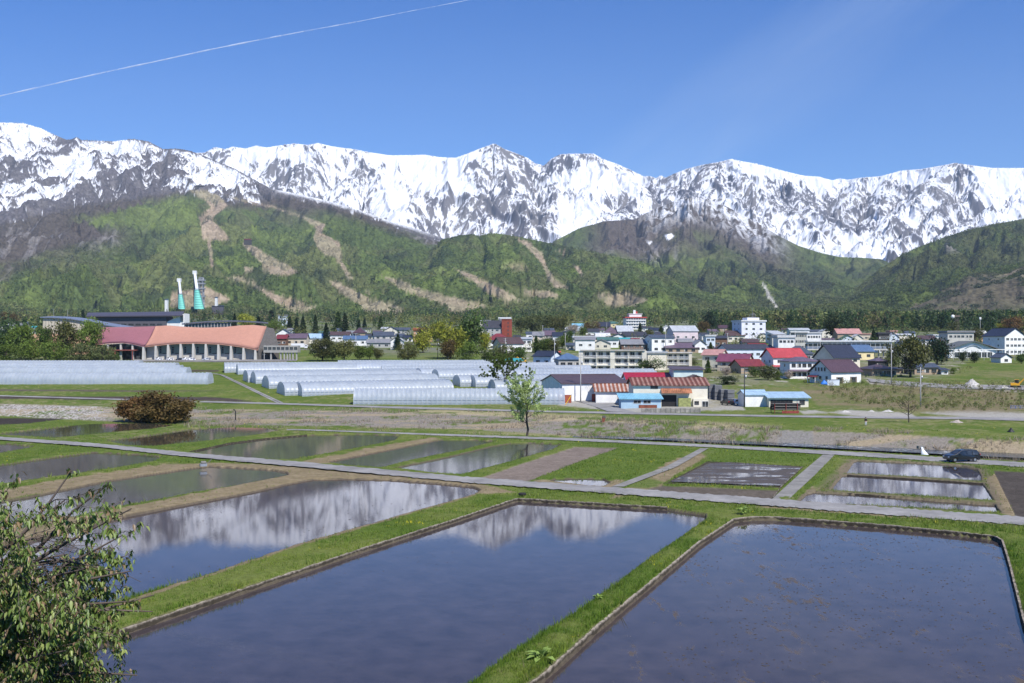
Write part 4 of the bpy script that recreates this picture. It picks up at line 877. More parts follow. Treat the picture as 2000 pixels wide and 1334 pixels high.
    nf = floors; fh = hw/nf; nw = win if win is not None else max(1, int(w_/2.8)); ns = side if side is not None else (max(1, int(d/4)) if sy > .15 else 0)
    for k in range(nf):
        if nw: gutter_windows(root, W2*.92, -D2-.02, k*fh, fh*.55, nw, min(2.1, w_*.8/nw*.85), min(1.4, fh*.48), None, frame)
        if ns: gutter_windows(root, D2*.85, (W2+.02)*(-1 if yaw > 0 else 1), k*fh, fh*.55, ns, 1.0, min(1.1, fh*.4), 'l' if yaw > 0 else 'r', frame)
    if balcony and nf > 1:
        bm_ = MB().box(-W2*.8, W2*.8, -D2-1.1, -D2-.001, fh-.15, fh); 
        for i in range(13): x = -W2*.8+i*W2*1.6/12; bm_.box(x-.04, x+.04, -D2-1.1, -D2-1.04, fh, fh+.9)
        bm_.box(-W2*.8, W2*.8, -D2-1.1, -D2-1.02, fh+.9, fh+1.0); bm_.build('balcony', m_trim, root)
    if skirt:
        zz = fh*1.02; MB().slab([(-W2-.8, -D2-1.3, zz-.35), (W2+.8, -D2-1.3, zz-.35), (W2+.8, -D2-.005, zz+.25), (-W2-.8, -D2-.005, zz+.25)], .16).build('skirt_roof', roofm(rc, 0), root)
    root['dims'] = (w_, d, hw); return root

# ---------------------------------------------------------------- trees
def leafmat(name, c, trans=.3):
    t = NT(name); a = t.n('ShaderNodeVertexColor', layer_name='tint'); oi = t.n('ShaderNodeObjectInfo')
    col = t.mix(1.0, a.outputs[0], c, 'MULTIPLY'); col = t.mix(1.0, col, t.rng(oi.outputs['Random'], 0, 1, .78, 1.2), 'MULTIPLY')
    t.l(col, t.b.inputs['Base Color']); t.b.inputs['Roughness'].default_value = .65; t.b.inputs['Specular IOR Level'].default_value = .25
    tr = t.n('ShaderNodeBsdfTranslucent'); t.l(col, tr.inputs[0]); mx = t.n('ShaderNodeMixShader'); mx.inputs[0].default_value = trans
    out = t.t.nodes['Material Output']; t.l(t.b.outputs[0], mx.inputs[1]); t.l(tr.outputs[0], mx.inputs[2]); t.l(mx.outputs[0], out.inputs[0]); return t.m
LEAF = {k: leafmat('leaves_'+k, c) for k, c in {'fresh': (.115, .165, .030), 'mid': (.070, .115, .026), 'olive': (.115, .120, .038), 'lime': (.26, .27, .035), 'brown': (.125, .085, .030), 'rust': (.17, .095, .035), 'dark': (.022, .045, .020),
    'cedar': (.035, .058, .022), 'pale': (.34, .42, .17), 'blossom': (.42, .36, .33), 'sage': (.12, .14, .055), 'dock': (.24, .34, .08)}.items()}
m_bark = plain('bark', (.075, .060, .048), .95, .3, 3, .02)
def leaf_quads(P, size, rs, tone=None, up=.3):
    """one small rhombic leaf spray per point"""
    n = len(P); a = rs.randn(n, 3); a /= np.linalg.norm(a, axis=1)[:, None]; b = rs.randn(n, 3); b[:, 2] += up; b -= a*(a*b).sum(1)[:, None]; b /= np.linalg.norm(b, axis=1)[:, None]
    s = size*(.6+.8*rs.rand(n))[:, None]; V = np.stack([P-a*s, P+b*s*.45, P+a*s, P-b*s*.45], 1).reshape(-1, 3)
    t = (tone if tone is not None else np.ones(n))*(.7+.6*rs.rand(n)); C_ = np.repeat(np.stack([t, t, t*np.where(rs.rand(n) < .5, 1, .8)], 1), 4, 0)
    return V, np.arange(4*n).reshape(-1, 4), C_
TREEP = {}
def proto(kind, seed, n=1500):
    """unit tree 1 m tall; returns (crown mesh, trunk mesh)"""
    key = (kind, seed)
    if key in TREEP: return TREEP[key]
    rs = np.random.RandomState(seed+hash(kind) % 97 if False else seed*13+len(kind)); tb = MB(); P = []; T = []
    if kind in ('round', 'wide', 'tall', 'bush', 'sparse', 'bare'):
        rx, rz, cz, tr = {'round': (.42, .40, .60, .032), 'wide': (.58, .34, .64, .035), 'tall': (.27, .42, .57, .028), 'bush': (.62, .46, .50, .02), 'sparse': (.36, .42, .57, .022), 'bare': (.42, .38, .6, .025)}[kind]
        nc = 34; th = .2 if kind != 'bush' else .05
        tb.tube([(0, 0, -.06), (.01, 0, th*.6), (rs.randn()*.02, rs.randn()*.02, cz*.8), (rs.randn()*.03, rs.randn()*.03, cz+rz*.6)], [tr*1.25, tr, tr*.6, tr*.15], 6)
        for i in range(nc):
            v = rs.randn(3); v /= np.linalg.norm(v); r_ = (.55+.5*rs.rand()); c = np.array((v[0]*rx*r_, v[1]*rx*r_, cz+v[2]*rz*r_))
            if c[2] < .08: c[2] = .08+rs.rand()*.1
            z0 = max(th*.7, c[2]*.45); m_ = c*.5; m_[2] = (z0+c[2])*.5+.02
            tb.tube([(0, 0, z0), tuple(m_), tuple(c)], [tr*.45, tr*.28, tr*.07], 4, cap=False)
            if kind in ('sparse', 'bare'):
                for j in range(6):
                    w_ = rs.randn(3)*.07+v*.03; tb.tube([tuple(m_*(1-j/6)+c*j/6), tuple(m_*(1-j/6)+c*j/6+w_)], [tr*.13, tr*.04], 3, cap=False)
            k = n//nc; cs = (.12 if kind != 'sparse' else .085)*(.7+.6*rs.rand()); q = rs.randn(k, 3)*np.array((cs, cs, cs*.62))+c
            P.append(q); T.append(np.full(k, .75+.5*rs.rand()))
        sz = .042 if kind != 'sparse' else .022
        if kind == 'bare': P = [p[:2] for p in P]; T = [t_[:2] for t_ in T]
    else:   # conifer
        w_ = {'cedar': .17, 'fir': .24, 'cypress': .13}[kind]; tb.tube([(0, 0, -.05), (0, 0, .97)], [.022, .004], 5)
        for i in range(46):
            z = .10+.88*(i/46)**.92; r_ = w_*(1-z)**.75*(.75+.5*rs.rand()) + .01; k = n//46; a = rs.rand(k)*6.283; rr = r_*np.sqrt(rs.rand(k))*(.8+.35*np.sin(a*3+i)); P.append(np.stack([rr*np.cos(a), rr*np.sin(a), z-rr*.45+rs.randn(k)*.012], 1)); T.append(.7+.6*rs.rand(k))
        sz = .040
    P = np.concatenate(P); T = np.concatenate(T); V, Fc, C_ = leaf_quads(P, sz, rs, T)
    co = np_mesh('crown', V, Fc, None, C_, smooth=False); cm = co.data; cm.materials.append(None); bpy.data.objects.remove(co)
    to = tb.build('trunk', m_bark, None, True, fix=False); tm = to.data; bpy.data.objects.remove(to)
    TREEP[key] = (cm, tm); return TREEP[key]
def tree(px, base, top, kind, leaf, label, seed=1, width=None, name='tree', cat='tree', group='trees among the town and fields', D=None, n=1500, wpx=None):
    D0 = D or dist_at(base); s = D0/F; h = (base-top)*s; X = (px-CX)*s; z = H+(HY-base)*s
    cm, tm = proto(kind, seed, n); root = thing(name, label, cat, (X, D0, z), (px*37) % 360, group)
    w0 = {'round': 1.0, 'wide': 1.35, 'tall': .66, 'bush': 1.45, 'sparse': .85, 'bare': .95, 'cedar': .34, 'fir': .46, 'cypress': .26}[kind]
    k = (wpx*s/(h*w0)) if wpx else 1.0
    c = bpy.data.objects.new('crown', cm); link(c, root); c.material_slots[0].link = 'OBJECT'; c.material_slots[0].material = LEAF[leaf]; c.scale = (h*k, h*k, h)
    t = bpy.data.objects.new('trunk', tm); link(t, root); t.scale = (h*k, h*k, h); return root
# ================================================================ THE TOWN (photo pixels: left, right, base, eave, ridge)
Hs = house
def part_of(o, n): return [c for c in COL.objects if c.parent == o and c.name.split('.')[0] == n][0]
# nearest rows, right
ph = Hs(1595, 1698, 751, 728, 704, 'plum', 'white', 'plum', 'white house with large plum brown roof and wide shuttered windows, nearest the river meadow', 'x', 32, 9.5, 1, 0, 3, frame='dark')
w_, d_, hw_ = ph['dims']
for x_ in (-w_*.22, w_*.24):
    window(ph, x_, 1.35, -d_/2-.03, 2.3, 2.2, None, 'dark')
    for sx_ in (-1.45, 1.45): MB().box(x_+sx_-.33, x_+sx_+.33, -d_/2-.09, -d_/2-.01, .3, 2.5).build('shutter', plain('brown_shutter', (.20, .16, .12), .8), ph)
for y_ in (-1.9, -.6, .7, 2.0): window(ph, y_, hw_+1.1, -w_/2-.03, .75, 1.3, 'l', 'dark')
MB().slab([(-w_/2-2.0, .6, 2.5), (-w_/2-.01, .6, 3.1), (-w_/2-.01, 4.4, 3.1), (-w_/2-2.0, 4.4, 2.5)], .15).build('porch_roof', roofm('wine', 1), ph)
for y_ in (.9, 4.1): MB().box(-w_/2-1.8, -w_/2-1.6, y_-.1, y_+.1, -1, 2.34).build('porch_post', wallm('white'), ph)
Hs(1536, 1602, 741, 706, 697, 'x', 'white', 'purple', 'two storey white house with dark hipped roof just left of the plum roofed house', 'hip', 8, 9, 2, 5, 1, frame='dark', skirt=True)
Hs(1497, 1580, 730, 699, 681, 'x', 'white', 'red', 'white house under the brightest red roof in town', 'x', 18, 9, 2, 3, 2, skirt=True)
Hs(1407, 1480, 728, 707, 692, 'x', 'beige', 'magenta', 'beige house with a violet red gabled roof beside a wine red lower roof', 'x', -28, 9, 2, 3, 2, frame='dark')
Hs(1434, 1497, 731, 716, 703, 'x', 'tan', 'wine', 'low house wing with a wine red roof in front of the violet red roof', 'x', 20, 8, 1, 2, 1, frame='dark')
Hs(1376, 1426, 723, 694, 683, 'x', 'cream', 'salmon', 'cream two storey house with a faded salmon roof, right of the apartment blocks', 'x', -35, 7, 2, 2, 2)
Hs(1410, 1508, 704, 682, 673, 'x', 'bluewhite', 'charcoal', 'long pale blue building with charcoal roof and wide windows behind the violet roof', 'x', 12, 12, 1, 6, 1, 'town_building', 'building')
Hs(1461, 1504, 700, 683, 671, 'x', 'white', 'wine', 'white house with a maroon gable roof behind the long pale blue building', 'x', 15, 9, 1, 2, 1)
Hs(1540, 1588, 706, 691, 675, 'x', 'grey', 'slate', 'grey house with a slate blue hipped roof behind the red roof', 'hip', 0, 10, 1, 3, 0)
Hs(1606, 1688, 720, 700, 674, 'x', 'cream', 'navy', 'tall house with a steep dark navy roof behind the plum roofed house', 'x', 22, 14, 2, 3, 3, frame='dark')
Hs(1658, 1711, 704, 687, 674, 'x', 'yellow', 'blue', 'cream yellow house under a bright blue grey metal roof', 'x', 15, 10, 1, 2, 1, frame='dark')
Hs(1698, 1752, 736, 721, 712, 'x', 'tan', 'brown', 'traditional single storey house with a brown hipped skirt roof, left of the tall pole', 'hip', 5, 12, 1, 5, 0, frame='dark')
Hs(1708, 1736, 722, 705, 699, 'x', 'dark', 'purple', 'dark upper storey with a low hipped roof rising from the traditional house', 'hip', 5, 8, 1, 3, 0, frame='dark')
Hs(1740, 1764, 731, 721, 718, 'x', 'tan', 'charcoal', 'small tan shed with a charcoal roof beside the olive tree trunk', 'x', 0, 5, 1, 1, 0, 'shed', 'shed', frame='dark')
Hs(1781, 1836, 733, 718, 711, 'x', 'tan', 'slate', 'low open fronted outbuilding with a dark slate roof at the edge of the meadow', 'x', 8, 8, 1, 3, 1, 'shed', 'shed', frame='dark')
Hs(1839, 1852, 733, 723, 720, 'x', 'white', 'charcoal', 'tiny white and teal shed at the right end of the low outbuilding', 'shed', 0, 4, 1, 1, 0, 'shed', 'shed')
Hs(1947, 1980, 710, 699, 691, 'y', 'white', 'slate', 'small white gabled hut with one square window on the meadow', 'y', 18, 6, 1, 1, 0, 'shed', 'hut', frame='dark')
Hs(1945, 2012, 694, 657, 641, 'x', 'white', 'navy', 'tall white building with a dark blue roof at the right edge of town', 'y', 18, 16, 3, 5, 2, 'town_building', 'building')
Hs(1935, 1957, 680, 667, 664, 'x', 'white', 'white', 'white flat roofed box behind the right end of the arched hall', 'flat', 10, 8, 1, 1, 1, 'town_building', 'building')
Hs(1917, 1937, 667, 653, 651, 'x', 'cream', 'brown', 'cream house with dark tall doors left of the dark blue roofed building', 'flat', 0, 8, 1, 2, 0, frame='dark')
# front farm buildings
wh = Hs(1062, 1228, 786, 750, 735, 'x', 'white', 'brown', 'long white warehouse with a brown edged roof behind the front greenhouse', 'x', 14, 22, 1, 0, 0, 'warehouse', 'warehouse', over=.4)
Hs(1117, 1238, 784, 761, 746, 'x', 'concrete', 'brown', 'beige gabled garage with a long dark brown roof beside the small white truck', 'x', 24, 7, 1, 0, 0, 'garage', 'garage')
rl = ribbed('roof_rust_striped', (.28, .095, .05), 1.15, 0, .85, .06, .4, (.50, .45, .41)); rl2 = ribbed('roof_rust_dark', (.15, .050, .036), 1.25, 0, .85, .07, .4, (.33, .20, .16))
a = Hs(1164, 1239, 789, 765, 752, 'x', 'white', 'rust', 'low white store shed under a rust and white striped sheet roof', 'x', 0, 8, 1, 0, 0, 'shed', 'shed')
part_of(a, 'roof').data.materials[0] = rl
b = Hs(1237, 1382, 796, 753, 740, 'x', 'cream', 'rust', 'big cream farm warehouse under a dark rust striped roof with rusty lean-to roofs', 'x', 0, 11, 2, 0, 0, 'warehouse', 'warehouse')
part_of(b, 'roof').data.materials[0] = rl2
c = Hs(1213, 1291, 799, 779, 772, 'x', 'blue', 'sky', 'pale blue hut with a sky blue roof and a rusty panel on its front', 'shed', 0, 5, 1, 0, 0, 'hut', 'hut')
Hs(1225, 1320, 766, 741, 730, 'x', 'white', 'crimson', 'white building with a long crimson roof behind the rusty roofed farm warehouse', 'x', 0, 12, 1, 0, 0, 'warehouse', 'warehouse')
Hs(1316, 1373, 768, 722, 718, 'x', 'mint', 'brown', 'pale mint box shaped building with a thin brown roof behind the farm warehouse', 'shed', 0, 9, 1, 0, 0, 'store_building', 'building')
Hs(1340, 1380, 772, 741, 734, 'y', 'tan', 'brown', 'small brown gable peeking over the right end of the rusty striped roof', 'y', 0, 7, 1, 0, 0, 'store_building', 'building')
Hs(1451, 1500, 796, 772, 764, 'x', 'white', 'paleblue', 'white garage box with a pale blue roof beside the dark pole', 'x', 6, 6, 1, 0, 0, 'shed', 'shed', over=.3)
sh = Hs(1502, 1579, 797, 777, 769, 'x', 'cream', 'paleblue', 'open cream shed with a bright pale blue sheet roof behind the heap of black pipes', 'shed', 0, 6, 1, 3, 0, 'shed', 'shed', frame='dark')
# apartments
# middle band
T = 'town_building'
Hs(1042, 1098, 719, 697, 686, 'x', 'bluewhite', 'navy', 'pale blue and beige house with a dark solar panelled roof, left of the apartment block', 'x', -38, 8, 1, 2, 1, frame='dark')
Hs(1084, 1136, 722, 702, 690, 'x', 'grey', 'blue', 'grey bungalow with a shiny blue hipped roof touching the apartment block', 'hip', 10, 9, 1, 3, 1, frame='dark')
Hs(1124, 1162, 686, 664, 658, 'x', 'white', 'grey', 'white grey roofed house with two pale windows over the left end of the apartments', 'x', 0, 10, 1, 2, 0)
Hs(1120, 1168, 678, 660, 657, 'x', 'cream', 'white', 'cream flat roofed house behind the white house above the apartment block', 'flat', 0, 10, 1, 3, 0)
Hs(1158, 1196, 683, 671, 663, 'y', 'cream', 'grey', 'cream gabled house with two square windows above the apartment block', 'y', -8, 10, 1, 2, 0)
Hs(1168, 1208, 680, 664, 659, 'x', 'white', 'green', 'white house with a dark green roof behind the cream gabled house', 'x', 0, 10, 1, 3, 0)
Hs(1214, 1264, 689, 673, 663, 'x', 'brown', 'grey', 'dark brown timber house with broad grey roof and long balcony above the apartment block', 'x', 0, 11, 2, 4, 0, frame='dark', balcony=True)
Hs(1206, 1232, 672, 663, 660, 'x', 'white', 'teal', 'white house with a sea green roof edge behind the timber house', 'x', 0, 9, 1, 1, 0)
Hs(1264, 1319, 690, 660, 654, 'x', 'white', 'slate', 'large white house with a slate blue roof and rounded right corner', 'x', 14, 11, 2, 3, 1, frame='dark')
Hs(1300, 1364, 690, 680, 670, 'x', 'tan', 'purple', 'long house with a broad purple grey roof in front of the pink hall', 'x', 0, 12, 1, 4, 0, frame='dark')
Hs(1308, 1365, 672, 647, 636, 'x', 'pink', 'lightgrey', 'pale pink hall with three slit windows', 'x', 10, 14, 1, 3, 0, T, 'hall')
Hs(1326, 1352, 676, 668, 661, 'x', 'grey', 'grey', 'small house with a rounded grey roof below the pink hall', 'barrel', 0, 9, 1, 2, 0)
Hs(1353, 1380, 690, 674, 664, 'y', 'white', 'grey', 'white and grey gabled house between the pink hall and the blue shopfront', 'y', 8, 9, 1, 2, 0)
Hs(1379, 1397, 686, 657, 655, 'x', 'bluewhite', 'white', 'narrow pale blue shopfront with a tall flat front', 'flat', 0, 9, 2, 2, 0, T, 'shop')
Hs(1395, 1421, 684, 661, 656, 'x', 'brown', 'charcoal', 'brown building with a charcoal roof right of the blue shopfront', 'x', 0, 9, 1, 2, 0)
Hs(1400, 1424, 694, 681, 674, 'x', 'tan', 'brown', 'small brown roofed house left of the long pale blue building', 'y', 0, 8, 1, 1, 0)
Hs(1420, 1455, 668, 656, 646, 'x', 'cream', 'brown', 'low cream building with a brown grey roof in front of the white office tower', 'x', 0, 11, 1, 3, 0)
of = Hs(1438, 1499, 668, 628, 626, 'x', 'lilac', 'white', 'white four storey office block, the tallest flat roofed building in town', 'flat', 16, 14, 4, 3, 2, 'office_block', 'office', frame='dark')
Hs(1450, 1482, 675, 665, 662, 'x', 'white', 'grey', 'white shop with one blue panel below the office block', 'flat', 0, 9, 1, 3, 0, T, 'shop')
Hs(1451, 1482, 680, 669, 663, 'x', 'grey', 'brown', 'grey house with a reddish brown roof below the white shop', 'x', 0, 9, 1, 2, 0)
Hs(1484, 1500, 668, 655, 651, 'x', 'cream', 'grey', 'small cream house right below the office block', 'y', 0, 8, 1, 1, 0)
Hs(1502, 1536, 672, 653, 646, 'x', 'white', 'lightgrey', 'white building with a slanting pale roof right of the office block', 'shed', 18, 10, 2, 2, 1, T, 'building')
Hs(1508, 1530, 682, 656, 654, 'x', 'concrete', 'grey', 'narrow concrete building with dark stair openings', 'flat', 0, 9, 3, 2, 0, T, 'building', frame='dark')
Hs(1520, 1552, 691, 660, 656, 'x', 'white', 'white', 'white building with a band of brown windows behind the red roof', 'flat', 0, 11, 2, 4, 0, T, 'building', frame='dark')
Hs(1543, 1581, 662, 645, 641, 'x', 'white', 'lightgrey', 'white row building with a pale flat roof against the dark forest', 'x', 0, 10, 1, 5, 0, T, 'building')
Hs(1553, 1575, 684, 651, 650, 'x', 'concrete', 'grey', 'grey office with two rows of small windows', 'flat', 0, 10, 3, 5, 0, T, 'office', frame='dark')
Hs(1576, 1604, 682, 651, 650, 'x', 'white', 'white', 'white office with a blue lower front beside the grey office', 'flat', 0, 10, 2, 5, 0, T, 'office', frame='dark')
Hs(1636, 1682, 670, 652, 642, 'x', 'tan', 'salmon', 'hall with a big faded rusty pink roof behind the railway platform', 'x', 0, 12, 1, 0, 0, T, 'hall')
Hs(1681, 1700, 668, 653, 652, 'x', 'beige', 'beige' if False else 'salmon', 'beige annex right of the rusty pink roofed hall', 'flat', 0, 9, 1, 1, 0)
Hs(1644, 1668, 671, 662, 655, 'y', 'bluewhite', 'green', 'pale house with a sharp green gable behind the railway platform', 'y', 0, 9, 1, 1, 0)
Hs(1664, 1686, 671, 662, 653, 'y', 'cream', 'white', 'cream gabled house with a round window beside the green gable', 'y', 0, 9, 1, 1, 0)
Hs(1716, 1737, 668, 653, 650, 'x', 'dark', 'charcoal', 'black building with pale lettering-free front beside a pointed gable'.replace('lettering-free ', ''), 'flat', 0, 9, 1, 3, 0, T, 'building')
Hs(1735, 1756, 668, 660, 650, 'y', 'bluewhite', 'lightgrey', 'steep pointed A shaped house right of the black building', 'y', 0, 9, 1, 1, 0, frame='dark')
Hs(1739, 1752, 660, 648, 646, 'x', 'orange', 'salmon', 'orange tan block rising behind the A shaped house', 'flat', 0, 9, 1, 0, 0, T, 'building')
Hs(1755, 1786, 667, 654, 652, 'x', 'cream', 'white', 'plain cream warehouse wall above the olive tree', 'shed', 0, 9, 1, 0, 0, 'warehouse', 'warehouse')
Hs(1770, 1788, 660, 651, 647, 'x', 'bluewhite', 'slate', 'small white house with a slate roof behind the plain cream wall', 'x', 0, 8, 1, 1, 0)
Hs(1798, 1830, 682, 663, 656, 'x', 'white', 'brown', 'white house with a brown roof and dark upper windows left of the dark conifer', 'x', 0, 10, 2, 3, 0, frame='dark')
Hs(1824, 1851, 672, 656, 654, 'x', 'white', 'white', 'small white flat roofed house behind the dark conifer', 'flat', 0, 10, 1, 3, 0)
Hs(1851, 1902, 682, 650, 647, 'x', 'concrete', 'grey', 'grey town office with bands of dark windows and two roof towers', 'flat', 0, 13, 2, 6, 0, 'town_office', 'office', frame='dark')
Hs(1905, 1925, 668, 652, 645, 'x', 'orange', 'white', 'small orange tan building with a rounded white roof above the arched hall', 'barrel', 0, 9, 1, 1, 0)
# upper middle
Hs(1041, 1062, 668, 656, 648, 'x', 'beige', 'grey', 'beige house with a pale grey roof right of the red tower garden', 'x', 0, 10, 2, 2, 0)
Hs(1061, 1084, 667, 655, 646, 'x', 'grey', 'purple', 'grey house with a dim purple roof beside the beige house', 'x', 0, 10, 2, 2, 0)
Hs(1080, 1102, 668, 657, 649, 'x', 'white', 'navy', 'white house with a navy roof below the pale woods', 'x', 0, 10, 1, 2, 0)
Hs(1028, 1044, 664, 652, 648, 'x', 'white', 'slate', 'narrow white house half hidden at the edge of the pale woods', 'x', 0, 9, 1, 1, 0)
Hs(1118, 1140, 646, 636, 632, 'x', 'bluewhite', 'sky', 'small house with a light turquoise roof above town', 'x', 0, 9, 1, 2, 0)
Hs(1144, 1170, 658, 648, 642, 'x', 'white', 'charcoal', 'white house with a charcoal roof left of the brown budding tree', 'x', 0, 9, 1, 2, 0)
Hs(1168, 1192, 646, 638, 629, 'x', 'dark', 'navy', 'house with a wide navy roof high in the middle of town', 'x', 0, 10, 1, 1, 0)
Hs(1191, 1206, 640, 632, 628, 'x', 'yellow', 'green', 'small yellow house with a green skirt left of the white hotel', 'x', 0, 9, 1, 1, 0)
Hs(1179, 1210, 660, 652, 638, 'x', 'tan', 'purple', 'house under a heavy purple brown roof in the middle of town', 'hip', 0, 12, 1, 2, 0)
Hs(1203, 1237, 660, 648, 636, 'x', 'grey', 'lightgrey', 'shed with a broad pale grey metal roof below the white hotel', 'x', 8, 12, 1, 2, 0, T, 'building')
Hs(1164, 1191, 664, 658, 650, 'x', 'cream', 'white', 'cream building with a rounded barrel roof', 'barrel', 0, 9, 1, 2, 0)
Hs(1194, 1222, 668, 658, 652, 'y', 'white', 'charcoal', 'white shallow gabled house right of the barrel roofed building', 'y', 0, 10, 1, 2, 0)
Hs(1218, 1262, 668, 656, 648, 'x', 'grey', 'charcoal', 'grey house with a long charcoal roof above the timber house', 'x', 0, 10, 1, 3, 0)
Hs(1270, 1296, 652, 645, 640, 'x', 'grey', 'navy', 'house with a dark navy roof right of the white hotel', 'x', 0, 10, 1, 2, 0)
Hs(1296, 1310, 648, 640, 636, 'x', 'white', 'white', 'small white house left of the pink hall', 'y', 0, 9, 1, 1, 0)
Hs(1243, 1262, 661, 652, 649, 'x', 'white', 'lightgrey', 'white low house just below the white hotel', 'x', 0, 9, 1, 2, 0)
Hs(1404, 1424, 648, 641, 635, 'x', 'tan', 'plum', 'house with a plum roof left of the office block', 'x', 0, 9, 1, 1, 0)
Hs(1605, 1625, 662, 648, 642, 'x', 'cream', 'lightgrey', 'cream house with a pale roof beside the tall dark trees', 'y', 0, 9, 2, 1, 0)
Hs(938, 958, 656, 628, 626, 'x', 'cream', 'white', 'cream four storey hotel block left of the red brick tower', 'flat', 0, 11, 4, 3, 0, 'hotel', 'hotel', frame='dark')
Hs(944, 988, 668, 641, 626, 'x', 'grey', 'charcoal', 'grey hotel with a steep dark mansard roof behind the red brick tower', 'x', 0, 12, 3, 4, 0, 'hotel', 'hotel')
Hs(974, 998, 640, 624, 620, 'x', 'pink', 'white', 'pale hotel top with white parapets right behind the red brick tower', 'flat', 0, 10, 1, 3, 0, 'hotel', 'hotel')
Hs(948, 998, 683, 664, 651, 'x', 'white', 'wine', 'white house with a dull red hipped roof in front of the red brick tower', 'hip', 6, 12, 2, 3, 0)
Hs(962, 1023, 690, 672, 659, 'x', 'white', 'brown', 'white house with a wide dark brown roof below the red brick tower', 'x', 26, 11, 1, 3, 1, frame='dark')
Hs(1018, 1039, 688, 662, 659, 'x', 'white', 'lightgrey', 'tall narrow white house right of the wide dark brown roof', 'shed', 0, 9, 2, 2, 0)
Hs(808, 843, 668, 646, 641, 'x', 'orange', 'rust', 'orange tan building among the yellow trees', 'flat', 0, 10, 2, 3, 0, T, 'building')
# left of centre
Hs(763, 786, 684, 666, 657, 'y', 'white', 'lightgrey', 'narrow white house with a big garage opening beside the yellow trees', 'y', 0, 9, 2, 1, 0)
Hs(724, 768, 672, 656, 648, 'x', 'grey', 'slate', 'grey house with a slate roof left of the narrow white house', 'x', 14, 10, 2, 3, 1)
Hs(716, 764, 680, 670, 663, 'x', 'grey', 'grey', 'low house with a pale grey roof below the slate roofed house', 'x', 0, 9, 1, 3, 0)
Hs(668, 716, 676, 663, 656, 'x', 'white', 'blue', 'white house with a vivid blue roof right of the row of round trees', 'x', 6, 9, 1, 3, 0, frame='dark')
Hs(645, 682, 668, 655, 648, 'x', 'white', 'brown', 'white house with a dull brown roof behind the dark cedar', 'x', 0, 9, 1, 3, 0)
Hs(690, 713, 660, 650, 640, 'x', 'tan', 'plum', 'house with a tall plum coloured roof behind the vivid blue roof', 'hip', 0, 10, 1, 1, 0)
Hs(676, 698, 660, 652, 646, 'x', 'bluewhite', 'grey', 'pale house with a grey roof left of the tall plum roof', 'x', 0, 9, 1, 1, 0)
Hs(610, 635, 656, 650, 647, 'x', 'white', 'green', 'small white house with a dim green roof behind the pale blue roof', 'x', 0, 9, 1, 1, 0)
Hs(595, 631, 672, 661, 652, 'x', 'cream', 'paleblue', 'cream house with a light blue metal roof behind the white truck', 'x', 0, 9, 1, 3, 0)
Hs(557, 598, 677, 661, 652, 'x', 'beige', 'purple', 'beige house with purple grey roof and dark windows right of the orange roofed hall', 'x', 0, 9, 1, 3, 0, frame='dark')
Hs(538, 566, 660, 652, 643, 'y', 'white', 'slate', 'white gabled house just behind the right end of the orange roofed hall', 'y', 4, 10, 1, 2, 0)
Hs(540, 559, 678, 662, 654, 'x', 'brown', 'wine', 'reddish brown barn between the orange roofed hall and a beige house', 'x', 0, 9, 1, 2, 0)
Hs(560, 576, 652, 645, 641, 'x', 'white', 'grey', 'small white house with a grey roof between dark cedars', 'x', 0, 9, 1, 1, 0)
Hs(700, 722, 650, 643, 640, 'x', 'white', 'charcoal', 'white house with a charcoal roof at the foot of the ski field', 'x', 0, 9, 1, 1, 0)
Hs(752, 775, 656, 645, 638, 'x', 'cream', 'navy', 'cream house with a navy gable behind the narrow white house', 'y', 0, 9, 1, 2, 0)
Hs(772, 800, 654, 645, 640, 'x', 'grey', 'slate', 'low grey house with a slate roof left of the orange tan building', 'x', 0, 9, 1, 2, 0)
Hs(543, 559, 636, 617, 615, 'x', 'bluewhite', 'grey', 'pale tall building half hidden by dark cedars', 'flat', 0, 9, 3, 2, 0, T, 'building')
Hs(0, 40, 645, 637, 632, 'x', 'white', 'grey', 'low white house behind the trees at the left edge', 'x', 0, 10, 1, 3, 0)
Hs(34, 56, 640, 633, 628, 'x', 'grey', 'slate', 'small grey house with a slate roof at the left edge behind the trees', 'y', 0, 9, 1, 1, 0)
Hs(58, 76, 655, 640, 637, 'x', 'mint', 'teal', 'little building with a turquoise roof among the left trees', 'x', 0, 8, 1, 1, 0)
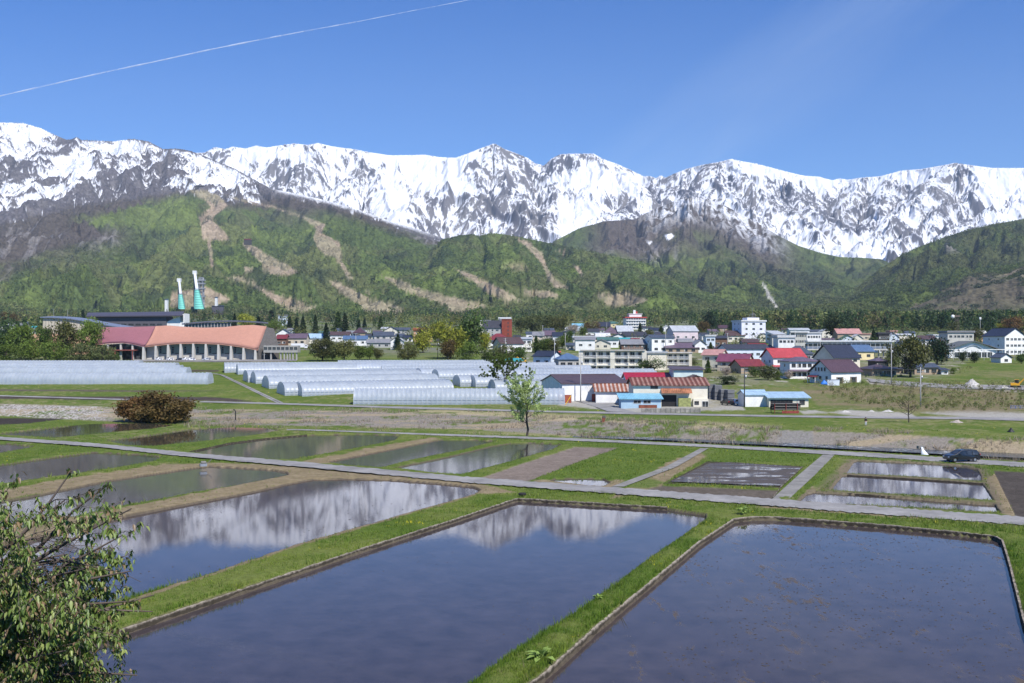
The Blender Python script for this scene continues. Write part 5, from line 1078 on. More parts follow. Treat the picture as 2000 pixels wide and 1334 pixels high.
for a_ in [ (580, 600, 664, 656, 651, 'white', 'charcoal', 'white house with a charcoal roof behind the light blue metal roof'), (632, 648, 660, 653, 648, 'cream', 'navy', 'cream house with a navy roof left of the brown roofed house'), (714, 728, 664, 657, 652, 'cream', 'charcoal', 'cream house with a charcoal roof right of the vivid blue roof'),
 (728, 744, 658, 651, 646, 'white', 'purple', 'white house with a purple roof left of the navy gable'), (772, 788, 664, 657, 652, 'white', 'slate', 'white house with a slate roof just right of the narrow white house'), (1002, 1018, 668, 660, 655, 'white', 'charcoal', 'white house with a charcoal roof just right of the red brick tower'), (1106, 1124, 684, 675, 670, 'cream', 'slate', 'cream house with a slate roof left of the pair of white houses above the apartments'),
 (1166, 1182, 652, 645, 641, 'white', 'purple', 'white house with a purple roof right of the brown budding tree'), (1216, 1232, 650, 643, 639, 'white', 'slate', 'white house with a slate roof at the left foot of the white hotel'), (1276, 1292, 660, 653, 648, 'cream', 'charcoal', 'cream house with a charcoal roof between hotel and pink hall'), (1434, 1450, 690, 681, 676, 'cream', 'wine', 'cream house with a wine roof before the low cream building'),
 (1536, 1552, 668, 660, 655, 'white', 'slate', 'white house with a slate roof left of the grey office'), (1714, 1732, 690, 681, 676, 'white', 'brown', 'white house with a brown roof below the black building'), (1806, 1824, 694, 686, 680, 'cream', 'slate', 'cream house with a slate roof behind the black green conifer'), (1480, 1498, 652, 645, 641, 'white', 'brown', 'white house with a brown roof hidden right of the office block'), (1906, 1930, 692, 682, 677, 'grey', 'slate', 'grey house with a slate roof at the right end of the arched hall'),
 (1100, 1122, 660, 651, 646, 'white', 'charcoal', 'white house with a charcoal roof left of the large pale woods gap'), (1063, 1082, 654, 646, 641, 'cream', 'slate', 'cream house with a slate roof at the foot of the light woods'),
 (1232, 1252, 676, 667, 661, 'white', 'wine', 'white house with a dull red roof between the timber house and the white hotel'), (1286, 1304, 668, 659, 653, 'bluewhite', 'brown', 'pale house with a brown roof just left of the pink hall'), (1366, 1384, 664, 655, 650, 'white', 'charcoal', 'white house with a charcoal roof right of the pink hall'),
 (1382, 1404, 656, 648, 643, 'grey', 'purple', 'grey house with a purple roof below the tall dark green tree'), (1421, 1440, 660, 651, 647, 'white', 'navy', 'white house with a navy roof at the left foot of the office block'), (1500, 1520, 660, 652, 647, 'white', 'charcoal', 'white house with a charcoal roof right of the office block'),
 (1528, 1546, 652, 645, 641, 'cream', 'brown', 'small cream house with a brown roof before the dark forest belt'), (1584, 1604, 656, 648, 644, 'grey', 'slate', 'grey house with a slate roof above the white office'), (1604, 1636, 676, 667, 661, 'white', 'purple', 'white house with a purple roof behind the station platform left end'),
 (1690, 1714, 680, 671, 666, 'cream', 'charcoal', 'cream house with a charcoal roof just behind the station platform'), (1754, 1776, 680, 671, 665, 'white', 'slate', 'white house with a slate roof above the big olive tree'), (1776, 1800, 678, 668, 662, 'bluewhite', 'charcoal', 'pale house with a charcoal roof left of the brown roofed house'),
 (1828, 1852, 684, 674, 669, 'grey', 'brown', 'grey house with a brown roof left of the arched hall'), (1488, 1512, 690, 681, 675, 'white', 'charcoal', 'white house with a charcoal roof left of the narrow concrete building'), (1338, 1360, 664, 655, 650, 'white', 'wine', 'white house with a wine roof behind the pink hall'),
 (1252, 1272, 648, 641, 637, 'white', 'charcoal', 'white house with a charcoal roof at the right foot of the hotel'), (1142, 1162, 668, 660, 655, 'white', 'brown', 'white house with a brown roof below the brown budding tree'), (1102, 1118, 650, 643, 639, 'cream', 'lightgrey', 'cream house with a pale grey roof before the light woods'),
 (620, 646, 682, 672, 667, 'white', 'charcoal', 'white house with a charcoal roof behind the leftmost round olive tree'), (604, 622, 668, 660, 655, 'cream', 'brown', 'cream house with a brown roof right of the white lorry'), (786, 806, 668, 660, 655, 'white', 'navy', 'white house with a navy roof left of the bright yellow tree'), (744, 762, 650, 643, 639, 'white', 'lightgrey', 'white house with a pale roof below the grassy ski field'), (655, 672, 652, 645, 641, 'white', 'slate', 'white house with a slate roof between the two green conifers'),
 (1398, 1416, 672, 664, 659, 'cream', 'slate', 'cream house with a slate roof behind the brown building'), (1548, 1572, 698, 688, 682, 'white', 'charcoal', 'white house with a charcoal roof behind the slate hipped roof')]:
    Hs(*a_[:5], 'x', a_[5], a_[6], a_[7], 'x', (hash(a_[0])*13) % 30-15, 9, 1, 2, 1)
print('town ok')
# ================================================================ LANDMARKS
def frame_at(px, base, D=None):
    D = D or dist_at(base); s = D/F; return (px-CX)*s, D, H+(HY-base)*s, s
# --- farm warehouse front details (lean-to roofs, doors, windows) and its neighbours
w_, d_, hw_ = b['dims']; s = dist_at(796)/F
MB().slab([(-2.6, -d_/2-1.7, 4.0), (5.6, -d_/2-1.7, 4.0), (5.6, -d_/2-.01, 5.2), (-2.6, -d_/2-.01, 5.2)], .08).build('lean_to_roof', ribbed('roof_rust_plain', (.42, .17, .08), .5, 0, .85, .03, .6, (.25, .10, .06)), b)
MB().box(-2.4, 1.6, -d_/2-.05, -d_/2+.3, -1, 3.4).build('bay_shade_slab', m_black, b)  # solid black slab, its colour stands for the shade inside the bay
MB().box(2.0, 5.3, -d_/2-1.2, -d_/2-.01, -1, 2.6).build('plank_screen', plain('mossy_boards', (.30, .32, .12), .9, .4, 1.5), b)
MB().box(6.0, w_/2, -d_/2-1.0, -d_/2-.01, -1, 2.4).build('annex', wallm('cream'), b)
window(b, -4.4, 5.6, -d_/2-.03, 2.0, 1.1, None, 'dark'); window(b, 6.9, 1.3, -d_/2-1.03, 1.2, 1.0, None, 'dark'); window(b, 9.2, .9, -d_/2-1.03, 1.7, 1.8, None, 'pale')
w_, d_, hw_ = a['dims']; MB().box(.6, 4.2, -d_/2-.06, -d_/2+.2, -1, 2.7).build('shutter', plain('shutter_paint', (.55, .50, .46), .7, .2), a)
w_, d_, hw_ = c['dims']; MB().box(-.6, 4.2, -d_/2-.08, -d_/2-.01, -1, 1.1).build('rusty_panel', plain('rusty_sheet', (.22, .07, .04), .9, .5), c); window(c, -1.0, 1.9, -d_/2-.03, 2.0, .9); window(c, 1.6, 1.9, -d_/2-.03, 2.0, .9)
g_ = [o for o in COL.objects if o.name.startswith('garage')][0]; w_, d_, hw_ = g_['dims']
for y in (-d_/4, d_/4): MB().box(-w_/2-.06, -w_/2+.2, y-1.2, y+1.2, -1, 2.5).build('shutter', plain('shutter_paint', (.55, .50, .46), .7, .2), g_)
w_, d_, hw_ = sh['dims']; MB().box(-w_/2+.4, w_*.1, -d_/2-.05, -d_/2+.3, -1, hw_*.8).build('bay_shade_slab', m_black, sh)  # black slab painted as the shed's shaded interior
# concrete yard wall in front of the farm warehouse
X, Y, z, s = frame_at(1310, 808); t = thing('yard_wall', 'stained low concrete wall in front of the rusty roofed farm warehouse', 'wall', (X, Y, z))
m = MB(); L = 115*s/2
for i in range(12): m.box(-L+i*2*L/12+.01, -L+(i+1)*2*L/12-.03, -.1, .1, -1, 1.25+.04*(i % 3))
m.build('panels', plain('stained_concrete', (.30, .28, .25), .95, .5, .8), t); mm = MB()
for i in range(13): mm.box(-L+i*2*L/12-.09, -L+i*2*L/12+.09, -.19, -.101, -1, 1.35)
mm.build('posts', m_conc, t)
for px, wpx, lab in ((1103, 26, 'rusty red sheet fence beside the end of the front greenhouse'), (1161, 10, 'short rusty red sheet fence between the garage and the striped store shed')):
    X, Y, z, s = frame_at(px, 789 if px < 1150 else 787); t = thing('sheet_fence', lab, 'fence', (X, Y, z)); w_ = wpx*s/2
    MB().box(-w_, w_, -.04, .04, -1, 2.6).build('sheet', ribbed('rust_sheet_h', (.36, .09, .05), .35, 2, .8, .03, .4), t); mm = MB()
    for x in (-w_, 0, w_): mm.box(x-.06, x+.06, .041, .16, -1, 2.7)
    mm.build('posts', m_metal, t)
# --- apartment blocks
def apartment(px0, px1, base, top, floors, bays, yaw, d, label, stair=(), sidewin=0):
    X, Y, z, s = frame_at((px0+px1)/2, base); cy, sy = math.cos(R(yaw)), abs(math.sin(R(yaw))); w_ = ((px1-px0)*s-d*sy)/cy; h = (base-top)*s; fh = h/floors
    t = thing('apartment_block', label, 'apartments', (X, Y+(w_*sy+d*cy)/2, z), yaw, GRP_H); W2, D2 = w_/2, d/2
    cm = wallm('cream'); MB().box(-W2, W2, -D2+1.3, D2, -2, h).build('wall', cm, t)
    MB().box(-W2-.3, W2+.3, -D2-.5, D2+.3, h+.01, h+.4).build('roof', plain('flat_roof_lip', (.55, .51, .45), .8, .2), t)
    bw = w_/bays
    for i in range(bays+1):
        x = -W2+i*bw; wd = .9 if i in stair else .12
        MB().box(x-wd, x+wd, -D2, -D2+1.29, -2, h-.01).build('fin', cm, t)
    for k in range(floors):
        for i in range(bays):
            x0 = -W2+i*bw+(.92 if i in stair else .14); x1 = -W2+(i+1)*bw-(.92 if i+1 in stair else .14); m = MB()
            m.box(x0, x1, -D2+.05, -D2+1.28, k*fh-.12, k*fh+.05); m.box(x0, x1, -D2, -D2+.06, k*fh+.95, k*fh+1.05)
            n = 12
            for j in range(n+1): xx = x0+.03+(x1-x0-.06)*j/n; m.box(xx-.05, xx+.05, -D2+.01, -D2+.05, k*fh-.12, k*fh+.95)
            m.build('balcony', wallm('white'), t)
            for j in (-1, 1): window(t, (x0+x1)/2+j*bw*.2, k*fh+fh*.52, -D2+1.27, bw*.3, fh*.62, None, 'pale', 'window', j > 0)
    return t
apartment(1136, 1266, 728, 685, 3, 4, -9, 10, 'three storey cream apartment block with rows of white railed balconies', (0, 2, 4))
apartment(1304, 1366, 724, 690, 3, 2, -14, 18, 'second cream apartment block partly hidden behind the round green tree', ())
Hs(1265, 1301, 724, 690, 688, 'x', 'cream', 'lightgrey', 'blank cream end wall of a flat roofed block right of the balconied apartments', 'flat', 0, 12, 1, 0, 0, 'apartment_block', 'apartments')
# --- brick tower
X, Y, z, s = frame_at(990, 672, 720); t = thing('brick_tower', 'tall dark red brick tower with a flat top and slit windows', 'tower', (X, Y, z), -14, GRP_H); w2 = 8.2*s; h = 47*s
MB().box(-w2, w2, -w2, w2, -2, h).build('shaft', ribbed('red_brick_panel', WALLC['brick'], .9, 2, .9, .03, .25), t); MB().box(-w2-.15, w2+.15, -w2-.15, w2+.15, h+.01, h+.5).build('cornice', plain('brick_cap', (.24, .06, .04), .8), t)
for k in range(6): window(t, w2*.55, 2+k*h/6.6, -w2-.03, .7, 1.3, None, 'dark')
# --- white hotel with red bands
X, Y, z, s = frame_at(1241, 644); t = thing('hotel', 'white five storey hotel with red roof bands and a small rooftop sign tower', 'hotel', (X, Y+8, z), 6, GRP_H); w2 = 20*s; h = 23*s
MB().box(-w2, w2, -7, 7, -3, h).build('wall', wallm('white'), t); rr = MB(); rr.box(-w2-1.2, w2+1.2, -8.4, 8.4, h+.01, h+1.3); rr.build('roof_band', plain('red_band', (.45, .06, .05), .6), t)
MB().box(-w2*.62, w2*.62, -5, 5, h+1.31, h+4.6).build('penthouse', wallm('white'), t); MB().box(-w2*.70, w2*.70, -5.6, 5.6, h+4.61, h+5.2).build('roof_band', plain('pale_band', (.7, .68, .66), .6), t)
MB().box(-1.6, 1.0, -1, 1, h+5.21, h+9.5).build('sign_tower', wallm('white'), t); MB().box(1.001, 3.2, -1, 1, h+5.21, h+8).build('sign_tower', plain('red_band', (.45, .06, .05), .6), t)
for k in range(4):
    bb = MB(); bb.box(-w2*.98, w2*.98, -8.2, -7.01, (k+.15)*h/4-.2, (k+.15)*h/4+1.0); bb.build('balcony', wallm('white'), t)
    for i in range(8): window(t, -w2*.86+i*w2*1.72/7, (k+.6)*h/4, -7.03, 2.2, h/4*.5, None, 'dark')
# --- rooftop block on the office
w_, d_, hw_ = of['dims']
MB().box(-w_*.15, w_*.35, -3, 4, hw_+.36, hw_+3.0).build('roof_house', wallm('lilac'), of); m = MB()
for x, y in ((1.5, -2), (4, -2), (1.5, 1), (4, 1)): m.tube([(x, y, hw_+3.01), (x, y, hw_+5.6)], .12)
m.box(1.3, 4.2, -2.2, 1.2, hw_+5.6, hw_+5.8); m.tube([(3, 0, hw_+5.8), (3, 0, hw_+10)], .08); m.build('roof_mast', m_metal, of)
def for_posts(m, t): m.build('posts', m_pole, t)
# --- long railway platform with canopy
X, Y, z, s = frame_at(1660, 700, 520); t = thing('station_platform', 'long white roofed railway platform raised on posts behind the houses', 'platform', (X, Y, z), 0); L = 86*s
zb = (700-681)*s; MB().box(-L, L, -2.5, 2.5, zb-.8, zb).build('deck', wallm('concrete'), t); MB().box(-L, L, -3, 3, zb+3.7, zb+4.3).build('canopy', plain('canopy_white', (.72, .72, .70), .6), t); m = MB(); q = MB(); r_ = MB()
for i in range(19):
    x = -L+.5+i*(2*L-1)/18; MB().tube([(x, 0, -1), (x, 0, zb-.81)], .35, 6).build('pier', m_pole, t); MB().tube([(x, -2.2, zb+.01), (x, -2.2, zb+3.7)], .09, 5).build('post', wallm('white'), t)
for zz in (.5, 1.05): r_.box(-L, L, -2.5, -2.42, zb+zz, zb+zz+.10)
r_.build('railing', wallm('white'), t)
MB().box(-L*.98, L*.98, 1.5, 1.7, zb+.02, zb+3.65).build('back_wall', wallm('bluewhite'), t)
for i in range(20): window(t, -L*.93+i*L*1.86/19, zb+1.9, 1.46, 3.2, 1.4, None, 'dark')
X, Y, z, s = frame_at(1880, 700, 500); t = thing('guard_rail', 'long thin white rail line crossing in front of the arched hall', 'railing', (X, Y, z), 0); L = 138*s; zb = (700-682)*s
MB().box(-L, L, -.2, .2, zb-.35, zb).build('beam', wallm('white'), t); m = MB()
for i in range(24): x = -L+i*2*L/23; MB().tube([(x, 0, -1), (x, 0, zb-.36)], .12, 5).build('post', m_pole, t)
# --- arched community hall
X, Y, z, s = frame_at(1902, 700); t = thing('arched_hall', 'grey hall with a shallow arched roof and white gable seen behind the white rail', 'hall', (X, Y+9, z), 0, GRP_H); w2 = 54*s; hh = 16*s; rz = 18*s
P = [(-w2+2*w2*i/16, hh+rz*(1-abs((i-8)/8.))**.85 if 0 < i < 16 else hh) for i in range(17)]
MB().prism([(-w2*.86, -1), (w2*.86, -1), (w2*.86, hh)]+[(x*.86, zz) for x, zz in P[::-1]]+[(-w2*.86, hh)], -8, 8).build('wall', wallm('white'), t)
m = MB()
for (x0, z0), (x1, z1) in zip(P[:-1], P[1:]): m.slab([(x0, -9.5, z0+.1), (x1, -9.5, z1+.1), (x1, 9, z1+.1), (x0, 9, z0+.1)], .35)
m.build('roof', plain('hall_roof', (.13, .135, .13), .6), t); MB().box(-w2*.7, w2*.7, -8.1, -8.01, .6, hh*.75).build('window_band', m_glass, t)
for i in range(8): MB().box(-w2*.7+i*w2*.2-.2, -w2*.7+i*w2*.2+.2, -8.4, -8.11, 0, hh*.8).build('pillar', wallm('white'), t)
MB().tube([(-5+10*i/10, -8.3, hh+.4+2.2*math.sin(math.pi*i/10)) for i in range(11)], .25, 5).build('arch', plain('arch_blue', (.30, .36, .42), .6), t)
# --- radio tower with dish
def lattice(m, h, w0, w1, n, rad=.14):
    for sx in (-1, 1):
        for sy in (-1, 1): m.tube([(sx*w0, sy*w0, -1), (sx*w1, sy*w1, h)], rad, 4)
    for i in range(n):
        a0 = i/n; a1 = (i+1)/n; wa = w0+(w1-w0)*a0; wb = w0+(w1-w0)*a1
        for sx, sy, ex, ey in ((-1, -1, 1, -1), (1, -1, 1, 1), (1, 1, -1, 1), (-1, 1, -1, -1)):
            m.tube([(sx*wa, sy*wa, a0*h), (ex*wb, ey*wb, a1*h)], rad*.6, 3); m.tube([(sx*wb, sy*wb, a1*h), (ex*wb, ey*wb, a1*h)], rad*.6, 3)
X, Y, z, s = frame_at(1868, 650); t = thing('radio_tower', 'steel lattice radio tower with a white round dish near its top', 'mast', (X, Y, z)); m = MB(); lattice(m, 33*s, 2.0, 1.5, 7, .2); m.build('lattice', plain('brown_steel', (.16, .12, .10), .6), t)
MB().box(-2.6, 2.6, -2.6, 2.6, 31*s, 31*s+1.6).build('platform', plain('brown_steel', (.16, .12, .10), .6), t)
MB().tube([(-4.2, -1.2, 32*s-.2), (-4.2, -2.2, 32*s-.2)], [1.9, 1.7], 14).build('dish', wallm('white'), t, True)
X, Y, z, s = frame_at(1914.5, 652); t = thing('street_mast', 'thin mast with a white box on top right of the radio tower', 'mast', (X, Y, z)); MB().tube([(0, 0, -1), (0, 0, 28*s)], .25).build('pole', m_pole, t); MB().box(-.9, .9, -.6, .6, 28*s, 28*s+2.2).build('head', wallm('white'), t, bevel=.2)

# --- the big wavy roofed hall on the left
X0, Y0, Z0, s = frame_at(370, 704)
hall = thing('school_hall', 'long hall with a sweeping orange and dusky pink roof above a row of concrete pillars', 'hall', (X0, Y0, Z0), 0, GRP_H)
def hp(px, py, y): k = (Y0+y)/F; return ((px-CX)*k-X0, y, H+(HY-py)*k-Z0)
def hX(px, y): return hp(px, 0, y)[0]
def hZ(py, y): return hp(0, py, y)[2]
eo = curve([(283, 676), (310, 673), (340, 670), (385, 669), (430, 671), (470, 676), (503, 682.5)]); to_ = curve([(304, 637), (330, 635.5), (362, 638.5), (400, 640), (440, 638.5), (470, 635.5), (495, 634.5), (521, 637.5)])
ep = curve([(195, 671), (215, 669), (240, 668), (262, 671), (283, 676)]); tp_ = curve([(203, 639), (240, 638.5), (270, 638), (304, 637)])
def loft(eave, topc, x0, x1, tx0, tx1, mat, name):
    n = 30; V = []; k = 6
    for i in range(n+1):
        u = i/n; xe = x0+(x1-x0)*u; xt = tx0+(tx1-tx0)*u; e = np.array(hp(xe, eave(xe), -1.5)); t_ = np.array(hp(xt, topc(xt), 17.0))
        for j in range(k+1): v = j/k; p = e*(1-v)+t_*v; p[2] -= 1.6*math.sin(math.pi*v)*.6; V.append(p)
    V = np.array(V); Vb = V-np.array((0, 0, .5)); N = len(V); f = grid_faces(n+1, k+1); allv = np.concatenate([V, Vb]); ff = [f, f[:, ::-1]+N]; rim = []
    idx = np.arange(N).reshape(n+1, k+1)
    for line in (idx[:, 0], idx[::-1, -1], idx[0, ::-1], idx[-1]): rim += [(a_, a_+N, b_+N, b_) for a_, b_ in zip(line[:-1], line[1:])]
    return np_mesh(name, allv, np.concatenate(ff+[np.array(rim)]), mat, None, True, None, hall)
m_or = ribbed('roof_orange', (.47, .235, .165), .5, 0, .6, .03, .10); m_pk = ribbed('roof_dusky_pink', (.29, .115, .13), .5, 0, .6, .03, .10)
loft(eo, to_, 283, 503, 304, 521, m_or, 'orange_roof'); loft(ep, tp_, 186, 282.8, 200, 303.8, m_pk, 'pink_roof')
cw = wallm('concrete'); xs = [282, 306, 330, 354.5, 379, 403.5, 428, 452.5, 477, 500]
for x in xs:
    e = eo(max(x, 284)); hx, _, hz = hp(x, e, 0); m = MB(); m.prism([(hx-.75, -1), (hx+.75, -1), (hx+.45, hz-.5), (hx-.45, hz-.5)], -1.6, .6); m.build('pillar', cw, hall)
for i, (xa, xb) in enumerate(zip(xs[:-1], xs[1:])):
    xm = (xa+xb)/2; e = eo(xm); zt = hp(xm, e, 0)[2]-.1; x0, x1 = hp(xa, 0, 0)[0], hp(xb, 0, 0)[0]
    wl = MB(); wl.box(x0, x1, 2.6, 3.0, -1, 3.2); wl.build('lower_wall', cw, hall)
    up = MB().box(x0, x1, 2.8, 3.2, 3.21, zt+.5); up.build('upper_wall', plain('pale_green_tile', (.20, .27, .24), .7, .15) if 0 < i < 8 else cw, hall)
    if 0 < i < 8:
        for sx in (.16, .84):
            for k in range(3): window(hall, x0+(x1-x0)*sx, 4.2+k*1.15, 2.78, .9, .9, None, 'dark')
        window(hall, (x0+x1)/2, 3.5, 2.78, 2.2, .5, None, 'dark')
MB().prism([((186-370)*s, -1), ((283-370)*s, -1), ((283-370)*s, 6.3), ((240-370)*s, 8.7), ((186-370)*s, 7.7)], 2.0, 2.5).build('dark_glazing', m_glass, hall)
for x in (212, 237, 260): hx = hp(x, 0, 0)[0]; MB().prism([(hx-.5, -1), (hx+.5, -1), (hx+.4, 8.2), (hx-.4, 8.2)], -1.0, .2).build('pillar', cw, hall)
MB().box((212-370)*s, (268-370)*s, -2.6, 1.9, 5.0, 5.5).build('porch_roof', plain('porch_red', (.25, .07, .055), .7), hall)
for x in (216, 228, 262): MB().box((x-370)*s-.2, (x-370)*s+.2, -2.4, -2.0, -1, 4.99).build('porch_post', plain('porch_red', (.25, .07, .055), .7), hall)
e_ = [hp(503, 682.5, -1.4), hp(521, 638, 17), hp(536, 641, 17), hp(545, 676, 6)]
m = MB(); V = [(hX(504, -.5), -.5, -1), hp(504, 683.5, -.5), hp(520.5, 639, 16.6), (hX(520.5, 16.6), 16.6, -1), (hX(545, 10), 10, -1), hp(545, 678, 10), hp(535, 641.5, 17.2)]
m.add(V, [(0, 1, 2, 3), (0, 4, 5, 1), (1, 5, 6, 2), (4, 3, 2, 6, 5), (0, 3, 4)]); m.build('end_wall', plain('shade_darkened_concrete', (.10, .092, .085), .9, .3), hall)  # end wall: shade under the deep overhang put into the dark concrete colour
m = MB(); m.box((516-370)*s, (583-370)*s, -1.5, 4.5, 4.0, 7.6); m.build('annex', plain('annex_grey', (.34, .33, .30), .8, .25), hall)
for i in range(8): window(hall, (520+i*8.4-370)*s, 6.1, -1.54, 1.7, 1.5, None, 'dark')
for x in (530, 549, 556, 562, 567, 573, 580): MB().box((x-370)*s-.35, (x-370)*s+.35, -1, 0, -1, 3.99).build('annex_column', plain('annex_grey', (.34, .33, .30), .8, .25), hall)
m = MB(); n = 16; Pp = [((355+i*(524-355)/n), 633.5-6.5*math.sin(math.pi*(i+.8)/(n+3.5))) for i in range(n+1)]
for (xa, ya), (xb, yb) in zip(Pp[:-1], Pp[1:]): m.slab([hp(xa, ya, 18), hp(xb, yb, 18), hp(xb, yb-1.2, 44), hp(xa, ya-1.2, 44)], .5)
m.build('upper_roof', plain('upper_roof_grey', (.10, .10, .115), .5, .15), hall)
m = MB().box(hX(360, 19), hX(452, 19), 19, 19.4, hZ(641, 19), hZ(630.5, 19)); m.build('clerestory', m_glass, hall)
for i in range(15): MB().box(hX(362+i*6.3, 18.8)-.12, hX(362+i*6.3, 18.8)+.12, 18.7, 18.99, hZ(641, 19), hZ(631, 19)).build('mullion', m_trim, hall)
MB().box(hX(325, 20), hX(518, 20), 20, 40, -1, hZ(641, 20)).build('inner_block', plain('shade_darkened_concrete', (.10, .092, .085), .9, .3), hall)  # shares the darkened concrete of the end wall
# rear hall with dark roof
X, Y, z, s2 = frame_at(265, 690, 620); t = thing('rear_hall', 'dark roofed hall with a white end wall rising behind the orange roof', 'hall', (X, Y, z), 0, GRP_H)
XH, YH, ZH = X, Y, z
def hq(px, py, y): k = (YH+y)/F; return ((px-CX)*k-XH, y, H+(HY-py)*k-ZH)
MB().slab([hq(169, 617, -2), hq(355, 615.5, -2), hq(360, 608, 14), hq(171, 610.5, 14)], .7).build('roof', plain('dark_violet_roof', (.075, .068, .085), .5), t)
MB().box((188-265)*s2, (325-265)*s2, 0, 12, -2, (690-617.6)*s2).build('wall', plain('dark_cladding', (.10, .095, .11), .7), t)
MB().prism([((325-265)*s2+.01, -2), ((359-265)*s2, -2), ((359-265)*s2, (690-612)*s2), ((350-265)*s2, (690-618)*s2), ((325-265)*s2+.01, (690-628)*s2)], 1, 11).build('end_wall', wallm('white'), t)
MB().box((352-265)*s2, (357-265)*s2, .6, .99, (690-628)*s2, (690-615)*s2).build('glazing', m_glass, t)
for i in range(9): window(t, (200+i*14-265)*s2, (690-634)*s2, -.03, 3.4, 1.2, None, 'dark')
# curved beige hall
X, Y, z, s2 = frame_at(140, 690, 560); t = thing('curved_hall', 'beige panelled hall with a curved blue grey roof half hidden by trees', 'hall', (X, Y, z), 0, GRP_H); n = 14; m = MB(); r_ = MB()
top = curve([(80, 619), (110, 619.5), (140, 622), (170, 627), (200, 633), (245, 640)])
P = [(80+i*165/n) for i in range(n+1)]
for xa, xb in zip(P[:-1], P[1:]): r_.slab([((xa-140)*s2, -1.2, (690-top(xa))*s2), ((xb-140)*s2, -1.2, (690-top(xb))*s2), ((xb-140)*s2, 14, (691-top(xb))*s2+.5), ((xa-140)*s2, 14, (691-top(xa))*s2+.5)], .5)
r_.build('roof', plain('blue_grey_roof', (.16, .19, .26), .5), t)
m.prism([((82-140)*s2, -2)]+[((240-140)*s2, -2)]+[((x-140)*s2, (690-top(x))*s2-.52) for x in P[::-1] if 84 < x < 241]+[((84-140)*s2, (690-619.5)*s2-.52)], 0, 12); m.build('wall', ribbed('beige_ribbed_wall', (.50, .45, .36), 1.6, 0, .8, .06, .15), t)
MB().box((68-140)*s2, (200-140)*s2, -4, -.01, -2, (690-652)*s2).build('orange_base', wallm('orange'), t)
for px, h, lab in ((105, 36, 'thin flagpole standing left behind the trees'), (132, 34, 'thin flagpole right of its twin behind the trees')):
    X, Y, z, s2 = frame_at(px, 640, 600); t = thing('flagpole', lab, 'pole', (X, Y, z)); MB().tube([(0, 0, -12), (0, 0, h*s2)], [.14, .07]).build('pole', m_pole, t); MB().tube([(0, 0, h*s2), (0, 0, h*s2+.3)], .16).build('finial', m_metal, t)

# --- ski jumps, with their lattice lift towers, on the wooded slope
D = 2150; s = D/F; m_jump = plain('mint_landing_mat', (.20, .62, .50), .6, .12, .02); m_inrun = plain('inrun_white', (.70, .72, .74), .5)
def jump(px_top, py_top, w_top, px_mid, py_mid, w_mid, px_bot, py_bot, w_bot, label):
    X, Y, Z = (px_bot-CX)*s, D, H+(HY-py_bot)*s; t = thing('ski_jump', label, 'ski jump', (X, Y, Z))
    def q(px, py, y): k = (D+y)/F; return ((px-CX)*k-X, y, H+(HY-py)*k-Z)
    m = MB(); n = 8; L = []; Rr = []
    for i in range(n+1):
        u = i/n; cx = px_mid+(px_bot-px_mid)*u; w_ = w_mid+(w_bot-w_mid)*u**.8; py = py_mid+(py_bot-py_mid)*u; y = 62*(1-u)**1.3
        L.append(q(cx-w_/2, py, y)); Rr.append(q(cx+w_/2, py, y))
    for i in range(n): m.slab([L[i+1], Rr[i+1], Rr[i], L[i]], 1.5)
    m.build('landing_slope', m_jump, t, True)
    for S in (L, Rr): MB().tube([(a_, b_, c_+.8) for a_, b_, c_ in S], .8, 4).build('side_board', plain('teal_board', (.10, .32, .30), .6), t)
    m = MB(); a0 = q(px_mid-w_mid*.4, py_mid-3, 66); a1 = q(px_mid+w_mid*.4, py_mid-3, 66); b0 = q(px_top-w_top/2, py_top, 110); b1 = q(px_top+w_top/2, py_top, 110); m.slab([a0, a1, b1, b0], 3); m.build('inrun', m_inrun, t)
    m = MB()
    for k in range(5):
        u = (k+.4)/5; p = [np.array(v) for v in (a0, a1, b1, b0)]; l = p[0]*(1-u)+p[3]*u; r2 = p[1]*(1-u)+p[2]*u
        for e in (l, r2): m.tube([tuple(e-np.array((0, 0, 3))), (e[0], e[1], -30)], .7, 4)
    m.build('supports', plain('brown_steel', (.16, .12, .10), .6), t); m = MB(); hx, hy, hz = q(px_top, py_top, 112); m.box(hx-4, hx+4, hy-4, hy+4, hz-3, hz+5); m.build('start_house', wallm('white'), t)
jump(380.5, 533, 5, 384.5, 566, 7, 389, 603, 19, 'larger ski jump with a white inrun and mint green landing slope')
jump(350, 548, 4, 352.5, 575, 6, 355, 603, 13, 'smaller ski jump with a mint green landing, left of the larger one')
X, Y, Z = (365-CX)*s, D+100, H+(HY-600)*s; t = thing('lift_tower', 'tall grey steel lift tower standing between the two ski jumps', 'tower', (X, Y, Z)); m = MB(); lattice(m, 64*s, 5, 4, 9, 1.1); m.build('lattice', plain('jump_steel', (.30, .31, .33), .6), t)
for k in (24, 40, 50, 57): MB().box(-8, 8, -5.5, 5.5, k*s, k*s+3.2).build('landing', plain('jump_steel', (.30, .31, .33), .6), t)
for px, py, w_, h, lab in ((327, 598, 5, 13, 'white judges tower left of the small ski jump'), (424, 588, 4, 7, 'small white hut on the bare slope right of the ski jumps'), (427, 604, 22, 6, 'low dark roofed building at the foot of the ski slope')):
    X, Y, Z = (px-CX)*s, D-5, H+(HY-py)*s; t = thing('slope_hut', lab, 'hut', (X, Y, Z)); dk = w_ > 10
    MB().box(-w_*s/2, w_*s/2, -4, 4, -12, h*s).build('wall', plain('dark_cladding', (.10, .095, .11), .7) if dk else wallm('white'), t); MB().slab([(-w_*s/2-1, -5, h*s), (w_*s/2+1, -5, h*s), (w_*s/2+1, 5, h*s+1.5), (-w_*s/2-1, 5, h*s+1.5)], .4).build('roof', roofm('charcoal', 0), t)
